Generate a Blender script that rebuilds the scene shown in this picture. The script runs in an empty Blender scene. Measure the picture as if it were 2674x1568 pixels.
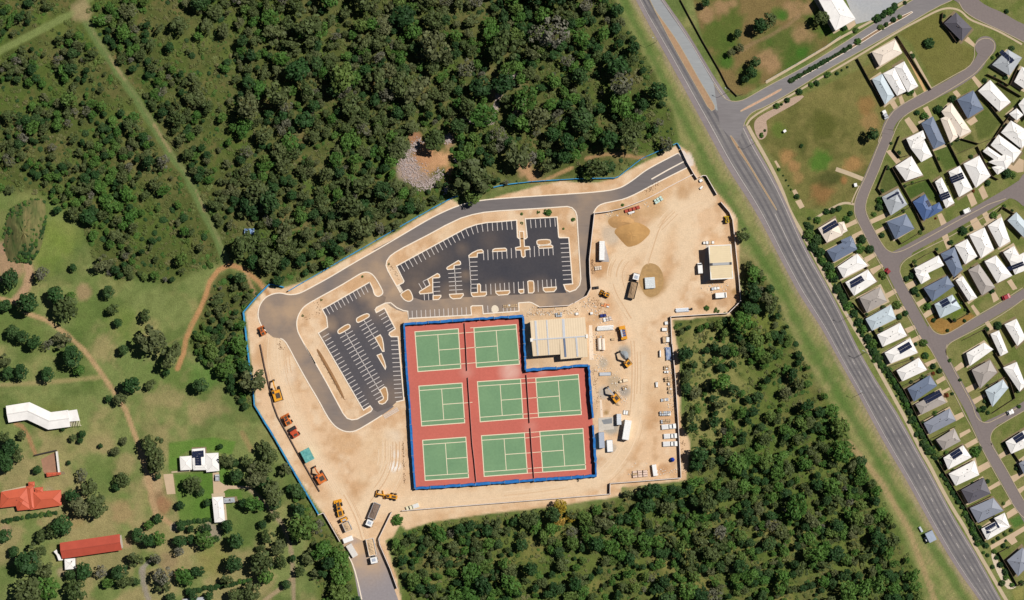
import bpy, bmesh, math, random
import numpy as np
from mathutils import Vector, Matrix
from mathutils.geometry import tessellate_polygon

# ------------------------------------------------------------------ scene, camera, sky, sun
scene = bpy.context.scene
COL = scene.collection
S = 0.17            # metres per plan unit (surveyed plan units, x east, y south)
CX, CY = 1337.0, 784.0
H = 900.0           # flying height of the camera
cam_d = bpy.data.cameras.new('camera')
cam = bpy.data.objects.new('camera', cam_d); COL.objects.link(cam)
cam.location = (0, 0, H)
cam_d.sensor_fit = 'HORIZONTAL'
cam_d.angle = 2 * math.atan(CX * S / H)
cam_d.clip_start = 1.0; cam_d.clip_end = 6000
scene.camera = cam

SUN_AZ = Vector((0.885, 0.465)).normalized(); SUN_EL = math.radians(54)
world = bpy.data.worlds.new('World'); scene.world = world; world.use_nodes = True
wn = world.node_tree
sky = wn.nodes.new('ShaderNodeTexSky'); sky.sky_type = 'NISHITA'; sky.sun_disc = False
sky.air_density = 0.5; sky.dust_density = 0.3; sky.altitude = 900
sky.sun_elevation = SUN_EL; sky.sun_rotation = math.atan2(SUN_AZ.x, SUN_AZ.y)
bg = wn.nodes['Background']; bg.inputs['Strength'].default_value = 0.05
wn.links.new(sky.outputs['Color'], bg.inputs['Color'])
sun_d = bpy.data.lights.new('sun', 'SUN'); sun_d.energy = 5.0; sun_d.angle = math.radians(0.5)
sun_d.color = (1.0, 0.968, 0.915)
sun = bpy.data.objects.new('sun', sun_d); COL.objects.link(sun)
sun.location = (150, 80, 300)
sd = Vector((-SUN_AZ.x * math.cos(SUN_EL), -SUN_AZ.y * math.cos(SUN_EL), -math.sin(SUN_EL)))
sun.rotation_euler = sd.to_track_quat('-Z', 'Y').to_euler()
scene.view_settings.view_transform = 'Standard'; scene.view_settings.look = 'None'
scene.view_settings.exposure = -0.12; scene.view_settings.gamma = 1.0
scene.view_settings.use_curve_mapping = False

rng = random.Random(7)
nr = np.random.default_rng(11)

# ------------------------------------------------------------------ survey sheets: origin and scale of each plan sheet
SHEET = {'A': (1000, 350, 4.926), 'B': (1500, 350, 4.926), 'C': (1000, 550, 4.926), 'D': (1500, 600, 4.926),
         'E': (600, 650, 4.926), 'F': (1000, 800, 4.105), 'G': (1500, 850, 6.1575), 'H': (1500, 1050, 6.1575),
         'I': (2000, 0, 3.694), 'J': (2100, 350, 4.347), 'K': (2100, 600, 4.347), 'L': (2200, 900, 5.278),
         'M': (2300, 1150, 6.719), 'N': (2300, 1348, 6.719), 'O': (1600, 0, 4.926), 'Q': (1900, 250, 4.926),
         'R': (600, 900, 4.926), 'S': (750, 1150, 4.926), 'U': (1050, 1100, 4.478), 'V': (0, 1020, 7.464),
         'W': (0, 1200, 4.017), 'X': (350, 1130, 3.373), 'Y': (0, 480, 2.737), 'Z': (0, 0, 2.956),
         'T': (0, 0, 0.94241), '.': (0, 0, 1.0)}
def U1(sh, x, y):
    o = SHEET[sh]; return (o[0] + x / o[2], o[1] + y / o[2])
def UU(sh, pts): return [U1(sh, *p) for p in pts]
def P(p, z=0.0):
    k = 1 - z / H
    return Vector(((p[0] - CX) * S * k, (CY - p[1]) * S * k, z))
def W2(sh, x, y, z=0.0): return P(U1(sh, x, y), z)
def PP(pts, z=0.0): return [P(p, z) for p in pts]

# ------------------------------------------------------------------ materials
def lin(c):
    c /= 255.0
    return c / 12.92 if c <= 0.04045 else ((c + 0.055) / 1.055) ** 2.4
ALB = 0.86
def col(r, g, b, k=1.0):
    return (lin(r) * ALB * k, lin(g) * ALB * k, lin(b) * ALB * k, 1.0)
MATS = {}
def mat(name, c, rough=0.8, amt=0.15, scale=0.6, c2=None, c2scale=0.08, c2amt=0.5, spec=0.25, metal=0.0, bump=0.0, stretch=None):
    """base colour, broken up by fine grain and, if given, large soft patches of a second colour"""
    if name in MATS: return MATS[name]
    m = bpy.data.materials.new(name); m.use_nodes = True
    t = m.node_tree; n = t.nodes; bs = n['Principled BSDF']
    bs.inputs['Roughness'].default_value = rough; bs.inputs['Specular IOR Level'].default_value = spec
    bs.inputs['Metallic'].default_value = metal
    geo = n.new('ShaderNodeNewGeometry'); vec = geo.outputs['Position']
    if stretch:
        mp = n.new('ShaderNodeMapping'); mp.inputs['Rotation'].default_value[2] = stretch[0]; mp.inputs['Scale'].default_value = (stretch[1], stretch[2], 1)
        t.links.new(vec, mp.inputs['Vector']); vecs = mp.outputs['Vector']
    else: vecs = vec
    base = None
    if c2:
        nz = n.new('ShaderNodeTexNoise'); nz.inputs['Scale'].default_value = c2scale; nz.inputs['Detail'].default_value = 5
        nz.inputs['Roughness'].default_value = 0.6
        t.links.new(vecs, nz.inputs['Vector'])
        mr = n.new('ShaderNodeMapRange'); mr.inputs['From Min'].default_value = 0.5 - 0.22; mr.inputs['From Max'].default_value = 0.5 + 0.22
        mr.inputs['To Max'].default_value = c2amt
        t.links.new(nz.outputs['Fac'], mr.inputs['Value'])
        mx = n.new('ShaderNodeMix'); mx.data_type = 'RGBA'
        mx.inputs['A'].default_value = c; mx.inputs['B'].default_value = c2
        t.links.new(mr.outputs['Result'], mx.inputs['Factor']); base = mx.outputs['Result']
    nz2 = n.new('ShaderNodeTexNoise'); nz2.inputs['Scale'].default_value = scale; nz2.inputs['Detail'].default_value = 6
    nz2.inputs['Roughness'].default_value = 0.65
    t.links.new(vecs, nz2.inputs['Vector'])
    mr2 = n.new('ShaderNodeMapRange'); mr2.inputs['From Min'].default_value = 0.25; mr2.inputs['From Max'].default_value = 0.75
    mr2.inputs['To Min'].default_value = 1 - amt; mr2.inputs['To Max'].default_value = 1 + amt
    t.links.new(nz2.outputs['Fac'], mr2.inputs['Value'])
    mul = n.new('ShaderNodeVectorMath'); mul.operation = 'SCALE'
    if base is not None: t.links.new(base, mul.inputs[0])
    else: mul.inputs[0].default_value = c[:3]
    t.links.new(mr2.outputs['Result'], mul.inputs['Scale'])
    t.links.new(mul.outputs[0], bs.inputs['Base Color'])
    if bump:
        bp = n.new('ShaderNodeBump'); bp.inputs['Strength'].default_value = bump; bp.inputs['Distance'].default_value = 0.15
        t.links.new(nz2.outputs['Fac'], bp.inputs['Height']); t.links.new(bp.outputs['Normal'], bs.inputs['Normal'])
    MATS[name] = m
    return m
def plain(name, c, rough=0.6, spec=0.3, metal=0.0): return mat(name, c, rough, 0.08, 1.5, spec=spec, metal=metal)

# ------------------------------------------------------------------ object helpers
def tag(o, label=None, cat=None, group=None, kind=None):
    if label: o['label'] = label
    if cat: o['category'] = cat
    if group: o['group'] = group
    if kind: o['kind'] = kind
    return o
def empty(name, loc, rz=0.0, label=None, cat=None, group=None, scale=None):
    o = bpy.data.objects.new(name, None); COL.objects.link(o)
    o.location = loc; o.rotation_euler = (0, 0, rz); o.empty_display_size = 0.5
    if scale: o.scale = scale
    return tag(o, label, cat, group)
def link(name, me, parent=None, m=None):
    o = bpy.data.objects.new(name, me); COL.objects.link(o)
    if parent is not None: o.parent = parent
    if m is not None and not me.materials: me.materials.append(m)
    return o
class MB:
    def __init__(self): self.v = []; self.f = []
    def add(self, vs, fs):
        b = len(self.v); self.v += [tuple(p) for p in vs]; self.f += [tuple(b + i for i in f) for f in fs]; return self
    def box(self, c, d, rz=0.0, ry=0.0, top=1.0, topy=None):
        lx, ly, lz = d[0] / 2, d[1] / 2, d[2] / 2
        if topy is None: topy = top
        vs = [(-lx, -ly, -lz), (lx, -ly, -lz), (lx, ly, -lz), (-lx, ly, -lz),
              (-lx * top, -ly * topy, lz), (lx * top, -ly * topy, lz), (lx * top, ly * topy, lz), (-lx * top, ly * topy, lz)]
        if ry: vs = [(x * math.cos(ry) + z * math.sin(ry), y, -x * math.sin(ry) + z * math.cos(ry)) for x, y, z in vs]
        if rz: vs = [(x * math.cos(rz) - y * math.sin(rz), x * math.sin(rz) + y * math.cos(rz), z) for x, y, z in vs]
        vs = [(x + c[0], y + c[1], z + c[2]) for x, y, z in vs]
        return self.add(vs, [(3, 2, 1, 0), (4, 5, 6, 7), (0, 1, 5, 4), (1, 2, 6, 5), (2, 3, 7, 6), (3, 0, 4, 7)])
    def hexa(self, b4, t4):   # four bottom, four top corners (counter-clockwise from above)
        return self.add(list(b4) + list(t4), [(3, 2, 1, 0), (4, 5, 6, 7), (0, 1, 5, 4), (1, 2, 6, 5), (2, 3, 7, 6), (3, 0, 4, 7)])
    def prism(self, poly, z0, z1):
        poly = ccw(poly)
        n = len(poly)
        tris = tessellate_polygon([[Vector((p[0], p[1], 0)) for p in poly]])
        vs = [(p[0], p[1], z0) for p in poly] + [(p[0], p[1], z1) for p in poly]
        fs = []
        for a, b, c in tris:
            ar = (poly[b][0] - poly[a][0]) * (poly[c][1] - poly[a][1]) - (poly[b][1] - poly[a][1]) * (poly[c][0] - poly[a][0])
            if ar < 0: b, c = c, b
            fs.append((n + a, n + b, n + c)); fs.append((c, b, a))
        fs += [(i, (i + 1) % n, n + (i + 1) % n, n + i) for i in range(n)]
        return self.add(vs, fs)
    def sheet(self, poly, z):
        poly = ccw(poly)
        tris = tessellate_polygon([[Vector((p[0], p[1], 0)) for p in poly]])
        fs = []
        for a, b, c in tris:
            ar = (poly[b][0] - poly[a][0]) * (poly[c][1] - poly[a][1]) - (poly[b][1] - poly[a][1]) * (poly[c][0] - poly[a][0])
            fs.append((a, b, c) if ar > 0 else (a, c, b))
        return self.add([(p[0], p[1], z) for p in poly], fs)
    def cyl(self, p0, p1, r, n=10, r2=None):
        p0, p1 = Vector(p0), Vector(p1); r2 = r if r2 is None else r2
        d = (p1 - p0).normalized(); u = d.orthogonal().normalized(); w = d.cross(u)
        vs = []
        for p, q in ((p0, r), (p1, r2)):
            for i in range(n):
                a = 2 * math.pi * i / n; vs.append(p + (u * math.cos(a) + w * math.sin(a)) * q)
        fs = [(i, (i + 1) % n, n + (i + 1) % n, n + i) for i in range(n)]
        fs += [tuple(range(n - 1, -1, -1)), tuple(range(n, 2 * n))]
        return self.add(vs, fs)
    def build(self, name, m, parent=None, world=False, smooth=False):
        me = bpy.data.meshes.new(name)
        if world and parent is not None:
            ox, oy, oz = parent.location; self.v = [(x - ox, y - oy, z - oz) for x, y, z in self.v]
        me.from_pydata(self.v, [], self.f); me.update()
        if smooth: me.polygons.foreach_set('use_smooth', [True] * len(me.polygons))
        return link(name, me, parent, m)
def ccw(poly):
    a = sum(poly[i][0] * poly[(i + 1) % len(poly)][1] - poly[(i + 1) % len(poly)][0] * poly[i][1] for i in range(len(poly)))
    return list(poly) if a > 0 else list(poly)[::-1]
def chaikin(pts, n=2, closed=False):
    pts = [tuple(p[:2]) for p in pts]
    for _ in range(n):
        out = []
        m = len(pts)
        rngi = range(m) if closed else range(m - 1)
        if not closed: out.append(pts[0])
        for i in rngi:
            a, b = pts[i], pts[(i + 1) % m]
            out.append((a[0] * .75 + b[0] * .25, a[1] * .75 + b[1] * .25)); out.append((a[0] * .25 + b[0] * .75, a[1] * .25 + b[1] * .75))
        if not closed: out.append(pts[-1])
        pts = out
    return pts
def offs(pts, d, closed=False):
    n = len(pts); out = []
    for i in range(n):
        p = Vector(pts[i][:2])
        a = Vector(pts[i - 1][:2]) if (closed or i > 0) else None
        b = Vector(pts[(i + 1) % n][:2]) if (closed or i < n - 1) else None
        n1 = n2 = None
        if a is not None and (p - a).length > 1e-6: e = (p - a).normalized(); n1 = Vector((-e.y, e.x))
        if b is not None and (b - p).length > 1e-6: e = (b - p).normalized(); n2 = Vector((-e.y, e.x))
        if n1 is None: n1 = n2
        if n2 is None: n2 = n1
        if n1 is None: out.append((p.x, p.y)); continue
        m = n1 + n2
        if m.length < 1e-3: m = n1.copy()
        m.normalize(); k = 1 / max(0.45, m.dot(n1))
        out.append((p.x + m.x * d * k, p.y + m.y * d * k))
    return out
def strip(mb, pts, w, z0, z1, closed=False):
    """solid band of width w and height z0..z1 that follows pts (metres)"""
    l = offs(pts, w / 2, closed); r = offs(pts, -w / 2, closed); n = len(pts)
    vs = [(x, y, z1) for x, y in l] + [(x, y, z1) for x, y in r] + [(x, y, z0) for x, y in l] + [(x, y, z0) for x, y in r]
    fs = []
    for i in range(n if closed else n - 1):
        j = (i + 1) % n
        fs += [(i, n + i, n + j, j), (i, j, 2 * n + j, 2 * n + i), (n + i, 3 * n + i, 3 * n + j, n + j)]
    if not closed: fs += [(0, 2 * n, 3 * n, n), (n - 1, 2 * n - 1, 4 * n - 1, 3 * n - 1)]
    mb.add(vs, fs)
def ribbon(mb, pts, w, z):
    l = offs(pts, w / 2); r = offs(pts, -w / 2); n = len(pts)
    mb.add([(x, y, z) for x, y in l] + [(x, y, z) for x, y in r], [(i, n + i, n + i + 1, i + 1) for i in range(n - 1)])
def xy(pts): return [(p.x, p.y) for p in pts]
def plan(sh, pts, n=0, closed=False):
    q = UU(sh, pts)
    if n: q = chaikin(q, n, closed)
    return xy(PP(q))
def struct(name, mb, m, label=None):
    o = mb.build(name, m); o['kind'] = 'structure'
    return o
# ================================================================== the ground: one gridded sheet whose soil / grass cover is mapped per vertex
GX0, GX1, GY0, GY1, GST = -330.0, 3004.0, -280.0, 1848.0, 4.6
gx = np.arange(GX0, GX1 + 1, GST); gy = np.arange(GY0, GY1 + 1, GST)
NX, NY = len(gx), len(gy)
PX, PY = np.meshgrid(gx, gy)
def vnoise(scale, seed):
    r = np.random.default_rng(seed)
    w = int((GX1 - GX0) / scale) + 4; h = int((GY1 - GY0) / scale) + 4
    g = r.random((h, w))
    fx = (PX - GX0) / scale; fy = (PY - GY0) / scale
    ix = fx.astype(int); iy = fy.astype(int); fx = fx - ix; fy = fy - iy
    fx = fx * fx * (3 - 2 * fx); fy = fy * fy * (3 - 2 * fy)
    return (g[iy, ix] * (1 - fx) + g[iy, ix + 1] * fx) * (1 - fy) + (g[iy + 1, ix] * (1 - fx) + g[iy + 1, ix + 1] * fx) * fy
def fbm(scale, seed, o=4):
    a = np.zeros_like(PX); k = 1.0; s = 0
    for i in range(o):
        a += vnoise(max(scale / 2 ** i, 5), seed * 17 + i) * k; s += k; k *= 0.55
    return a / s
def inside(poly, X=None, Y=None):
    X = PX if X is None else X; Y = PY if Y is None else Y
    r = np.zeros(X.shape, bool); n = len(poly)
    for i in range(n):
        x0, y0 = poly[i]; x1, y1 = poly[(i + 1) % n]
        if y0 == y1: continue
        c = ((y0 > Y) != (y1 > Y)) & (X < (x1 - x0) * (Y - y0) / (y1 - y0) + x0)
        r ^= c
    return r
def dline(pts, closed=False, X=None, Y=None):
    X = PX if X is None else X; Y = PY if Y is None else Y
    d = np.full(X.shape, 1e9)
    n = len(pts)
    for i in range(n if closed else n - 1):
        ax, ay = pts[i]; bx, by = pts[(i + 1) % n]
        ux, uy = bx - ax, by - ay; l2 = ux * ux + uy * uy + 1e-9
        t = np.clip(((X - ax) * ux + (Y - ay) * uy) / l2, 0, 1)
        d = np.minimum(d, np.hypot(X - ax - t * ux, Y - ay - t * uy))
    return d
def area(poly, feather=8, wob=6, seed=3):
    d = dline(poly, True); d = np.where(inside(poly), d, -d)
    d = d + (fbm(40, seed) - 0.5) * 2 * wob
    return np.clip(d / feather + 0.5, 0, 1)
def line(pts, w, feather=4, wob=2, seed=5):
    d = dline(pts) + (fbm(30, seed) - 0.5) * 2 * wob + (n5 - .5) * wob
    return np.clip((w - d) / feather + 0.5, 0, 1)
def blob(sh, x, y, r, seed=1, wob=0.5):
    c = U1(sh, x, y); r = r / SHEET[sh][2]
    d = np.hypot(PX - c[0], PY - c[1]) / r + (fbm(45, seed) - 0.5) * 2.2 * wob + (n5 - .5) * .9 * wob
    return np.clip((1.15 - d) / 0.6, 0, 1)
def lc(r, g, b): return np.array(col(r, g, b)[:3])
G = np.zeros((NY, NX, 3))
def paint(mask, c, k=1.0):
    global G
    m = np.clip(mask * k, 0, 1)[..., None]; G = G * (1 - m) + np.asarray(c) * m
n1, n2, n3, n4, n5 = fbm(160, 1), fbm(60, 2), fbm(24, 3, 3), fbm(320, 4), fbm(12, 6, 2)
def st(a, lo, hi): return np.clip((a - lo) / (hi - lo), 0, 1)
G[:] = lc(124, 134, 78)
ROUGH = np.ones_like(PX)
# park and paddocks on the west side
paint(st(n2, .45, .65), lc(150, 144, 92), .8); paint(st(n1, .48, .62), lc(98, 118, 58), .8); paint(st(n3, .5, .7), lc(106, 116, 64), .5); paint(st(fbm(90, 9), .54, .66), lc(86, 106, 52), .6)
paint(st(n4, .55, .62) * st(n2, .4, .6), lc(164, 146, 104), .6)
# forest floors
FOREST_N = UU('T', [(-330, -260), (1440, -260), (1490, -40), (1545, 60), (1598, 160), (1655, 275), (1668, 345), (1600, 375), (1510, 430), (1215, 452), (1165, 500), (1110, 482), (940, 580),
                    (760, 680), (690, 702), (655, 698), (590, 648), (530, 650), (430, 692), (330, 682), (290, 690), (230, 640), (205, 560), (135, 495), (60, 470), (-60, 460), (-330, 470)])
FOREST_W = UU('T', [(562, 660), (612, 690), (650, 712), (602, 775), (616, 900), (632, 985), (612, 1010), (585, 985), (545, 930), (468, 860), (480, 800), (505, 730), (530, 685)])
FOREST_S = UU('T', [(1660, 790), (1740, 782), (1808, 762), (1832, 740), (1828, 640), (1850, 640), (1890, 700), (1950, 830), (2050, 1010), (2150, 1190), (2225, 1330), (2260, 1440), (2290, 1560), (2350, 1760),
                    (1000, 1760), (990, 1450), (965, 1345), (985, 1318), (1010, 1298), (1100, 1280), (1200, 1268), (1300, 1264), (1350, 1248), (1430, 1252), (1530, 1218), (1690, 1188), (1704, 1090), (1686, 1000), (1676, 900)])
FOREST_E = UU('T', [(715, 1190), (790, 1268), (850, 1365), (888, 1480), (900, 1700), (770, 1700), (785, 1480), (755, 1330), (720, 1260)])
fm = np.maximum.reduce([area(FOREST_N, 26, 16, 21), area(FOREST_W, 18, 8, 22), area(FOREST_S, 26, 14, 23), area(FOREST_E, 20, 8, 24)])
def a_mix(x, c, m): return x * (1 - m) + np.asarray(c) * m
fl = np.ones_like(G) * lc(86, 94, 48)
south = st(PY, 780, 880)
fl = a_mix(fl, lc(100, 112, 54), south[..., None])
fl = a_mix(fl, lc(104, 104, 60), (st(n2, .45, .65) * .8)[..., None])
fl = a_mix(fl, lc(84, 104, 44), (st(n1, .48, .62) * .7)[..., None])
fl = a_mix(fl, lc(126, 108, 70), (st(n3, .6, .78) * .4)[..., None])
fl = a_mix(fl, lc(72, 82, 40), (st(n5, .5, .8) * .5)[..., None])
G = G * (1 - fm[..., None]) + fl * fm[..., None]
# lighter scrub east of the yard
paint(np.maximum.reduce([blob('T', 1740, 870, 75, 31), blob('T', 1750, 960, 85, 34), blob('T', 1740, 1050, 80, 32)]) * fm, lc(140, 136, 82), .8)
paint(blob('T', 1850, 780, 60, 33), lc(120, 128, 60), .6)
for i in range(26):
    x = rng.uniform(1000, 2100); y = rng.uniform(1270, 1478)
    paint(blob('T', x, y, rng.uniform(18, 45), 200 + i) * fm, lc(134, 126, 72), .6)
for i in range(36):
    x = rng.uniform(0, 1600); y = rng.uniform(0, 640)
    paint(blob('T', x, y, rng.uniform(15, 45), 240 + i) * fm, lc(*rng.choice([(122, 114, 70), (84, 112, 44), (100, 116, 54), (128, 110, 72)])), .55)
# verge east and west of the highway
HWL = [(1600, -140), (1637, -60), (1667, 0), (1700, 59), (1732, 114), (1770, 183), (1835, 300), (1863, 350), (1898, 418), (1940, 480), (1981, 548), (2040, 665), (2100, 777), (2123, 805), (2157, 864), (2192, 931),
       (2232, 1000), (2276, 1082), (2313, 1150), (2352, 1214), (2383, 1269), (2411, 1321), (2438, 1370), (2464, 1415), (2494, 1466), (2566, 1568), (2610, 1640), (2740, 1848)]
HWR = [(1652, -140), (1690, -60), (1724, 0), (1777, 75), (1803, 114), (1834, 167), (1858, 209), (1884, 250), (1942, 331), (1949, 360), (1967, 392), (1991, 433), (2022, 484), (2054, 550), (2100, 655), (2123, 697), (2157, 756), (2192, 821),
       (2228, 900), (2266, 970), (2306, 1036), (2352, 1107), (2373, 1150), (2404, 1204), (2434, 1257), (2464, 1312), (2492, 1370), (2520, 1412), (2560, 1479), (2608, 1568), (2652, 1640), (2780, 1848)]
VERGE_W = [(1480, -200)] + UU('T', [(1500, -40), (1548, 60), (1602, 160), (1658, 275), (1672, 345), (1700, 375), (1716, 425), (1800, 505), (1830, 620), (1856, 640), (1895, 700), (1955, 830), (2055, 1010), (2158, 1190), (2232, 1330), (2270, 1440), (2310, 1580), (2380, 1760)]) + HWL[::-1]
vm = area(VERGE_W, 10, 4, 25)
paint(vm, lc(142, 140, 88)); paint(vm * st(n2, .42, .62), lc(112, 126, 68), .8); paint(vm * st(n3, .5, .7), lc(158, 144, 100), .6)
swale = UU('T', [(1530, 0), (1600, 130), (1670, 270), (1760, 440), (1850, 590), (1930, 730), (2010, 880), (2080, 1000), (2170, 1150), (2240, 1270), (2330, 1400), (2400, 1520)])
paint(line(swale, 11, 14, 6, 41) * vm, lc(84, 114, 52), .75)
paint(line(UU('T', [(2090, 1090), (2170, 1190), (2235, 1300), (2265, 1380), (2300, 1478), (2340, 1560)]), 7, 5, 2, 42), lc(170, 146, 106), .8)
paint(line([(p[0] - 10, p[1]) for p in HWL], 9, 9, 4, 43), lc(164, 146, 118), .75)
VERGE_E = HWR[8:] + [(2674, 1560), (2600, 1430), (2540, 1330), (2440, 1150), (2330, 950), (2240, 800), (2170, 680), (2120, 590), (2040, 480), (1960, 340)]
ve = area(VERGE_E, 8, 2, 26)
paint(ve, lc(128, 132, 78)); paint(ve * st(n3, .45, .65), lc(108, 122, 60), .8)
# north-east paddock
PADD = UU('T', [(1690, -60), (2010, -60), (2060, 60), (2095, 90), (1830, 235), (1795, 232), (1730, 100)])
pm = area(PADD, 6, 2, 27)
paint(pm, lc(92, 104, 48)); paint(pm * st(n2, .46, .6), lc(136, 112, 74), .8); paint(pm * st(n1, .5, .62), lc(70, 100, 38), .7)
for sh, x, y, r in (('O', 1200, 200, 110), ('O', 1400, 100, 120), ('O', 2000, 760, 180), ('O', 1560, 40, 80), ('I', 60, 620, 90), ('I', 250, 100, 90), ('I', 400, 80, 90), ('I', 350, 330, 110)):
    paint(blob(sh, x, y, r, 50 + int(x) % 9), lc(164, 132, 96), .75)
for sh, x, y, r in (('O', 2150, 200, 110), ('I', 170, 160, 60), ('O', 1480, 800, 120), ('I', 350, 510, 60), ('I', 590, 300, 60)):
    paint(blob(sh, x, y, r, 60 + int(x) % 9), lc(62, 108, 36), .7)
paint(line(UU('O', [(1640, 660), (1800, 560), (2000, 470), (2250, 330), (2400, 200)]), 5, 5, 3, 45), lc(150, 124, 92), .6)
# residential ground
RES = UU('T', [(1835, 290), (2000, 190), (2140, 120), (2300, 20), (2420, -60), (2860, -60), (2860, 1760), (2620, 1760), (2480, 1440), (2330, 1170), (2250, 1010), (2150, 850), (2060, 680), (2000, 585), (1965, 545), (1900, 420), (1840, 320)])
rm = area(RES, 6, 1, 28)
paint(rm, lc(118, 122, 68)); paint(rm * st(n3, .45, .65), lc(100, 112, 54), .8); paint(rm * st(n2, .5, .65), lc(134, 130, 80), .8)
FIELD = UU('Q', [(250, 330), (1000, -20), (1900, -430), (2100, 100), (2050, 350), (1750, 1080), (1640, 1400), (1450, 1360), (1330, 1450), (990, 1450), (600, 830), (300, 420)])
fd = area(FIELD, 8, 2, 29)
paint(fd, lc(122, 117, 66)); paint(fd * st(n2, .42, .6), lc(102, 102, 54), .85); paint(fd * st(n3, .5, .7), lc(134, 124, 74), .6)
for x, y, r, c in ((760, 780, 110, (174, 132, 86)), (850, 900, 90, (170, 130, 86)), (920, 1050, 90, (160, 130, 84)), (1640, 880, 130, (172, 130, 84)), (1820, 330, 130, (158, 126, 82)), (1780, 130, 120, (150, 114, 70)),
                   (1200, 1260, 170, (150, 110, 70)), (1500, 1090, 60, (166, 118, 74)), (1230, 400, 230, (88, 92, 42)), (1190, 860, 140, (72, 118, 40)), (1290, 1050, 150, (72, 78, 40)), (950, 650, 90, (80, 86, 42)), (640, 440, 110, (98, 118, 50))):
    paint(blob('Q', x, y, r, 70 + int(x) % 23), lc(*c), .75)
LOTS = [('I', [(1280, 330), (1620, 130), (1720, 120), (1700, 220), (1830, 400), (2010, 470), (1990, 640), (1640, 840), (1400, 420)], (116, 112, 58))]
LOTS += [('J', [(1480, 190), (1640, 110), (1760, 350), (1600, 430)], (78, 98, 44)), ('J', [(1650, 100), (1900, 0), (1960, 130), (1760, 230)], (80, 92, 44)),
         ('J', [(1150, 620), (1400, 520), (1530, 780), (1440, 760), (1340, 680), (1200, 740)], (66, 90, 38)), ('J', [(860, 600), (940, 370), (1110, 570), (1040, 640), (900, 690)], (76, 88, 42)),
         ('I', [(2000, 1150), (2080, 1040), (2280, 1180), (2150, 1320), (2050, 1360)], (84, 98, 44)), ('I', [(2170, 800), (2230, 800), (2440, 930), (2360, 990)], (88, 92, 46)),
         ('N', [(2240, 60), (2513, -40), (2513, 130), (2340, 220)], (70, 112, 46)), ('K', [(1690, 1000), (1850, 920), (1760, 760), (1680, 740)], (100, 118, 44)),
         ('K', [(1385, 1010), (1520, 960), (1560, 1010), (1690, 1050), (1880, 940), (1950, 985), (1700, 1150), (1560, 1190), (1460, 1130)], (164, 120, 66)),
         ('L', [(1030, 90), (1190, 0), (1290, 180), (1110, 250)], (138, 138, 66)), ('N', [(2300, 1310), (2513, 1240), (2513, 1478), (2350, 1478)], (152, 146, 84)),
         ('X', [(300, 90), (700, 40), (900, 80), (860, 200), (740, 180), (600, 140), (500, 150), (400, 215), (395, 330), (305, 335)], (92, 130, 50)),
         ('X', [(350, 370), (690, 350), (700, 570), (690, 760), (400, 790)], (88, 124, 48)), ('X', [(755, 300), (850, 320), (950, 460), (800, 470), (755, 430)], (96, 134, 54)), ('X', [(785, 510), (940, 500), (960, 580), (790, 640)], (88, 120, 48))]
for sh, q, c in LOTS: paint(area(UU(sh, q), 5, 1.5, 30), lc(*c), .8)
# construction-site soil
SITE = UU('T', [(1668, 358), (1700, 376), (1716, 425), (1792, 508), (1814, 540), (1822, 745), (1797, 776), (1655, 788), (1668, 860), (1673, 960), (1676, 1050), (1694, 1078), (1698, 1105), (1688, 1182), (1530, 1200), (1526, 1222), (1350, 1248),
                (1200, 1264), (1060, 1284), (1000, 1304), (985, 1292), (966, 1322), (948, 1330), (975, 1420), (990, 1500), (905, 1500), (884, 1412), (842, 1335), (790, 1258), (700, 1125), (630, 1002), (620, 900), (604, 770), (660, 704), (690, 712), (755, 692),
                (940, 592), (1110, 492), (1140, 512), (1200, 494), (1250, 478), (1310, 462), (1380, 446), (1460, 452), (1516, 440), (1560, 412), (1620, 384)])
sm = area(SITE, 5, 3, 30)
paint(sm, lc(226, 191, 154)); paint(sm * st(n2, .45, .62), lc(206, 164, 122), .75); paint(sm * st(n3, .52, .7), lc(192, 150, 108), .5); paint(sm * st(fbm(34, 81), .55, .7), lc(236, 210, 178), .6); paint(sm * st(n1, .5, .62), lc(226, 194, 156), .5)
ROUGH = 1 - .55 * sm
haul = [UU('T', [(905, 1500), (900, 1400), (870, 1270), (800, 1160), (720, 1020), (680, 900), (690, 800)]), UU('T', [(880, 1270), (960, 1240), (1200, 1225), (1420, 1200), (1500, 1160), (1560, 1060), (1570, 900), (1560, 790), (1600, 640), (1640, 520), (1740, 480)]),
        UU('T', [(1560, 780), (1510, 700), (1520, 640), (1590, 590), (1660, 520)]), UU('T', [(1560, 790), (1640, 740), (1690, 660), (1690, 560), (1670, 500)]), UU('T', [(900, 1240), (960, 1160), (960, 1080)])]
for i, h in enumerate(haul): paint(line(h, 24, 22, 7, 80 + i) * sm, lc(232, 204, 170), .8)
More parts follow.
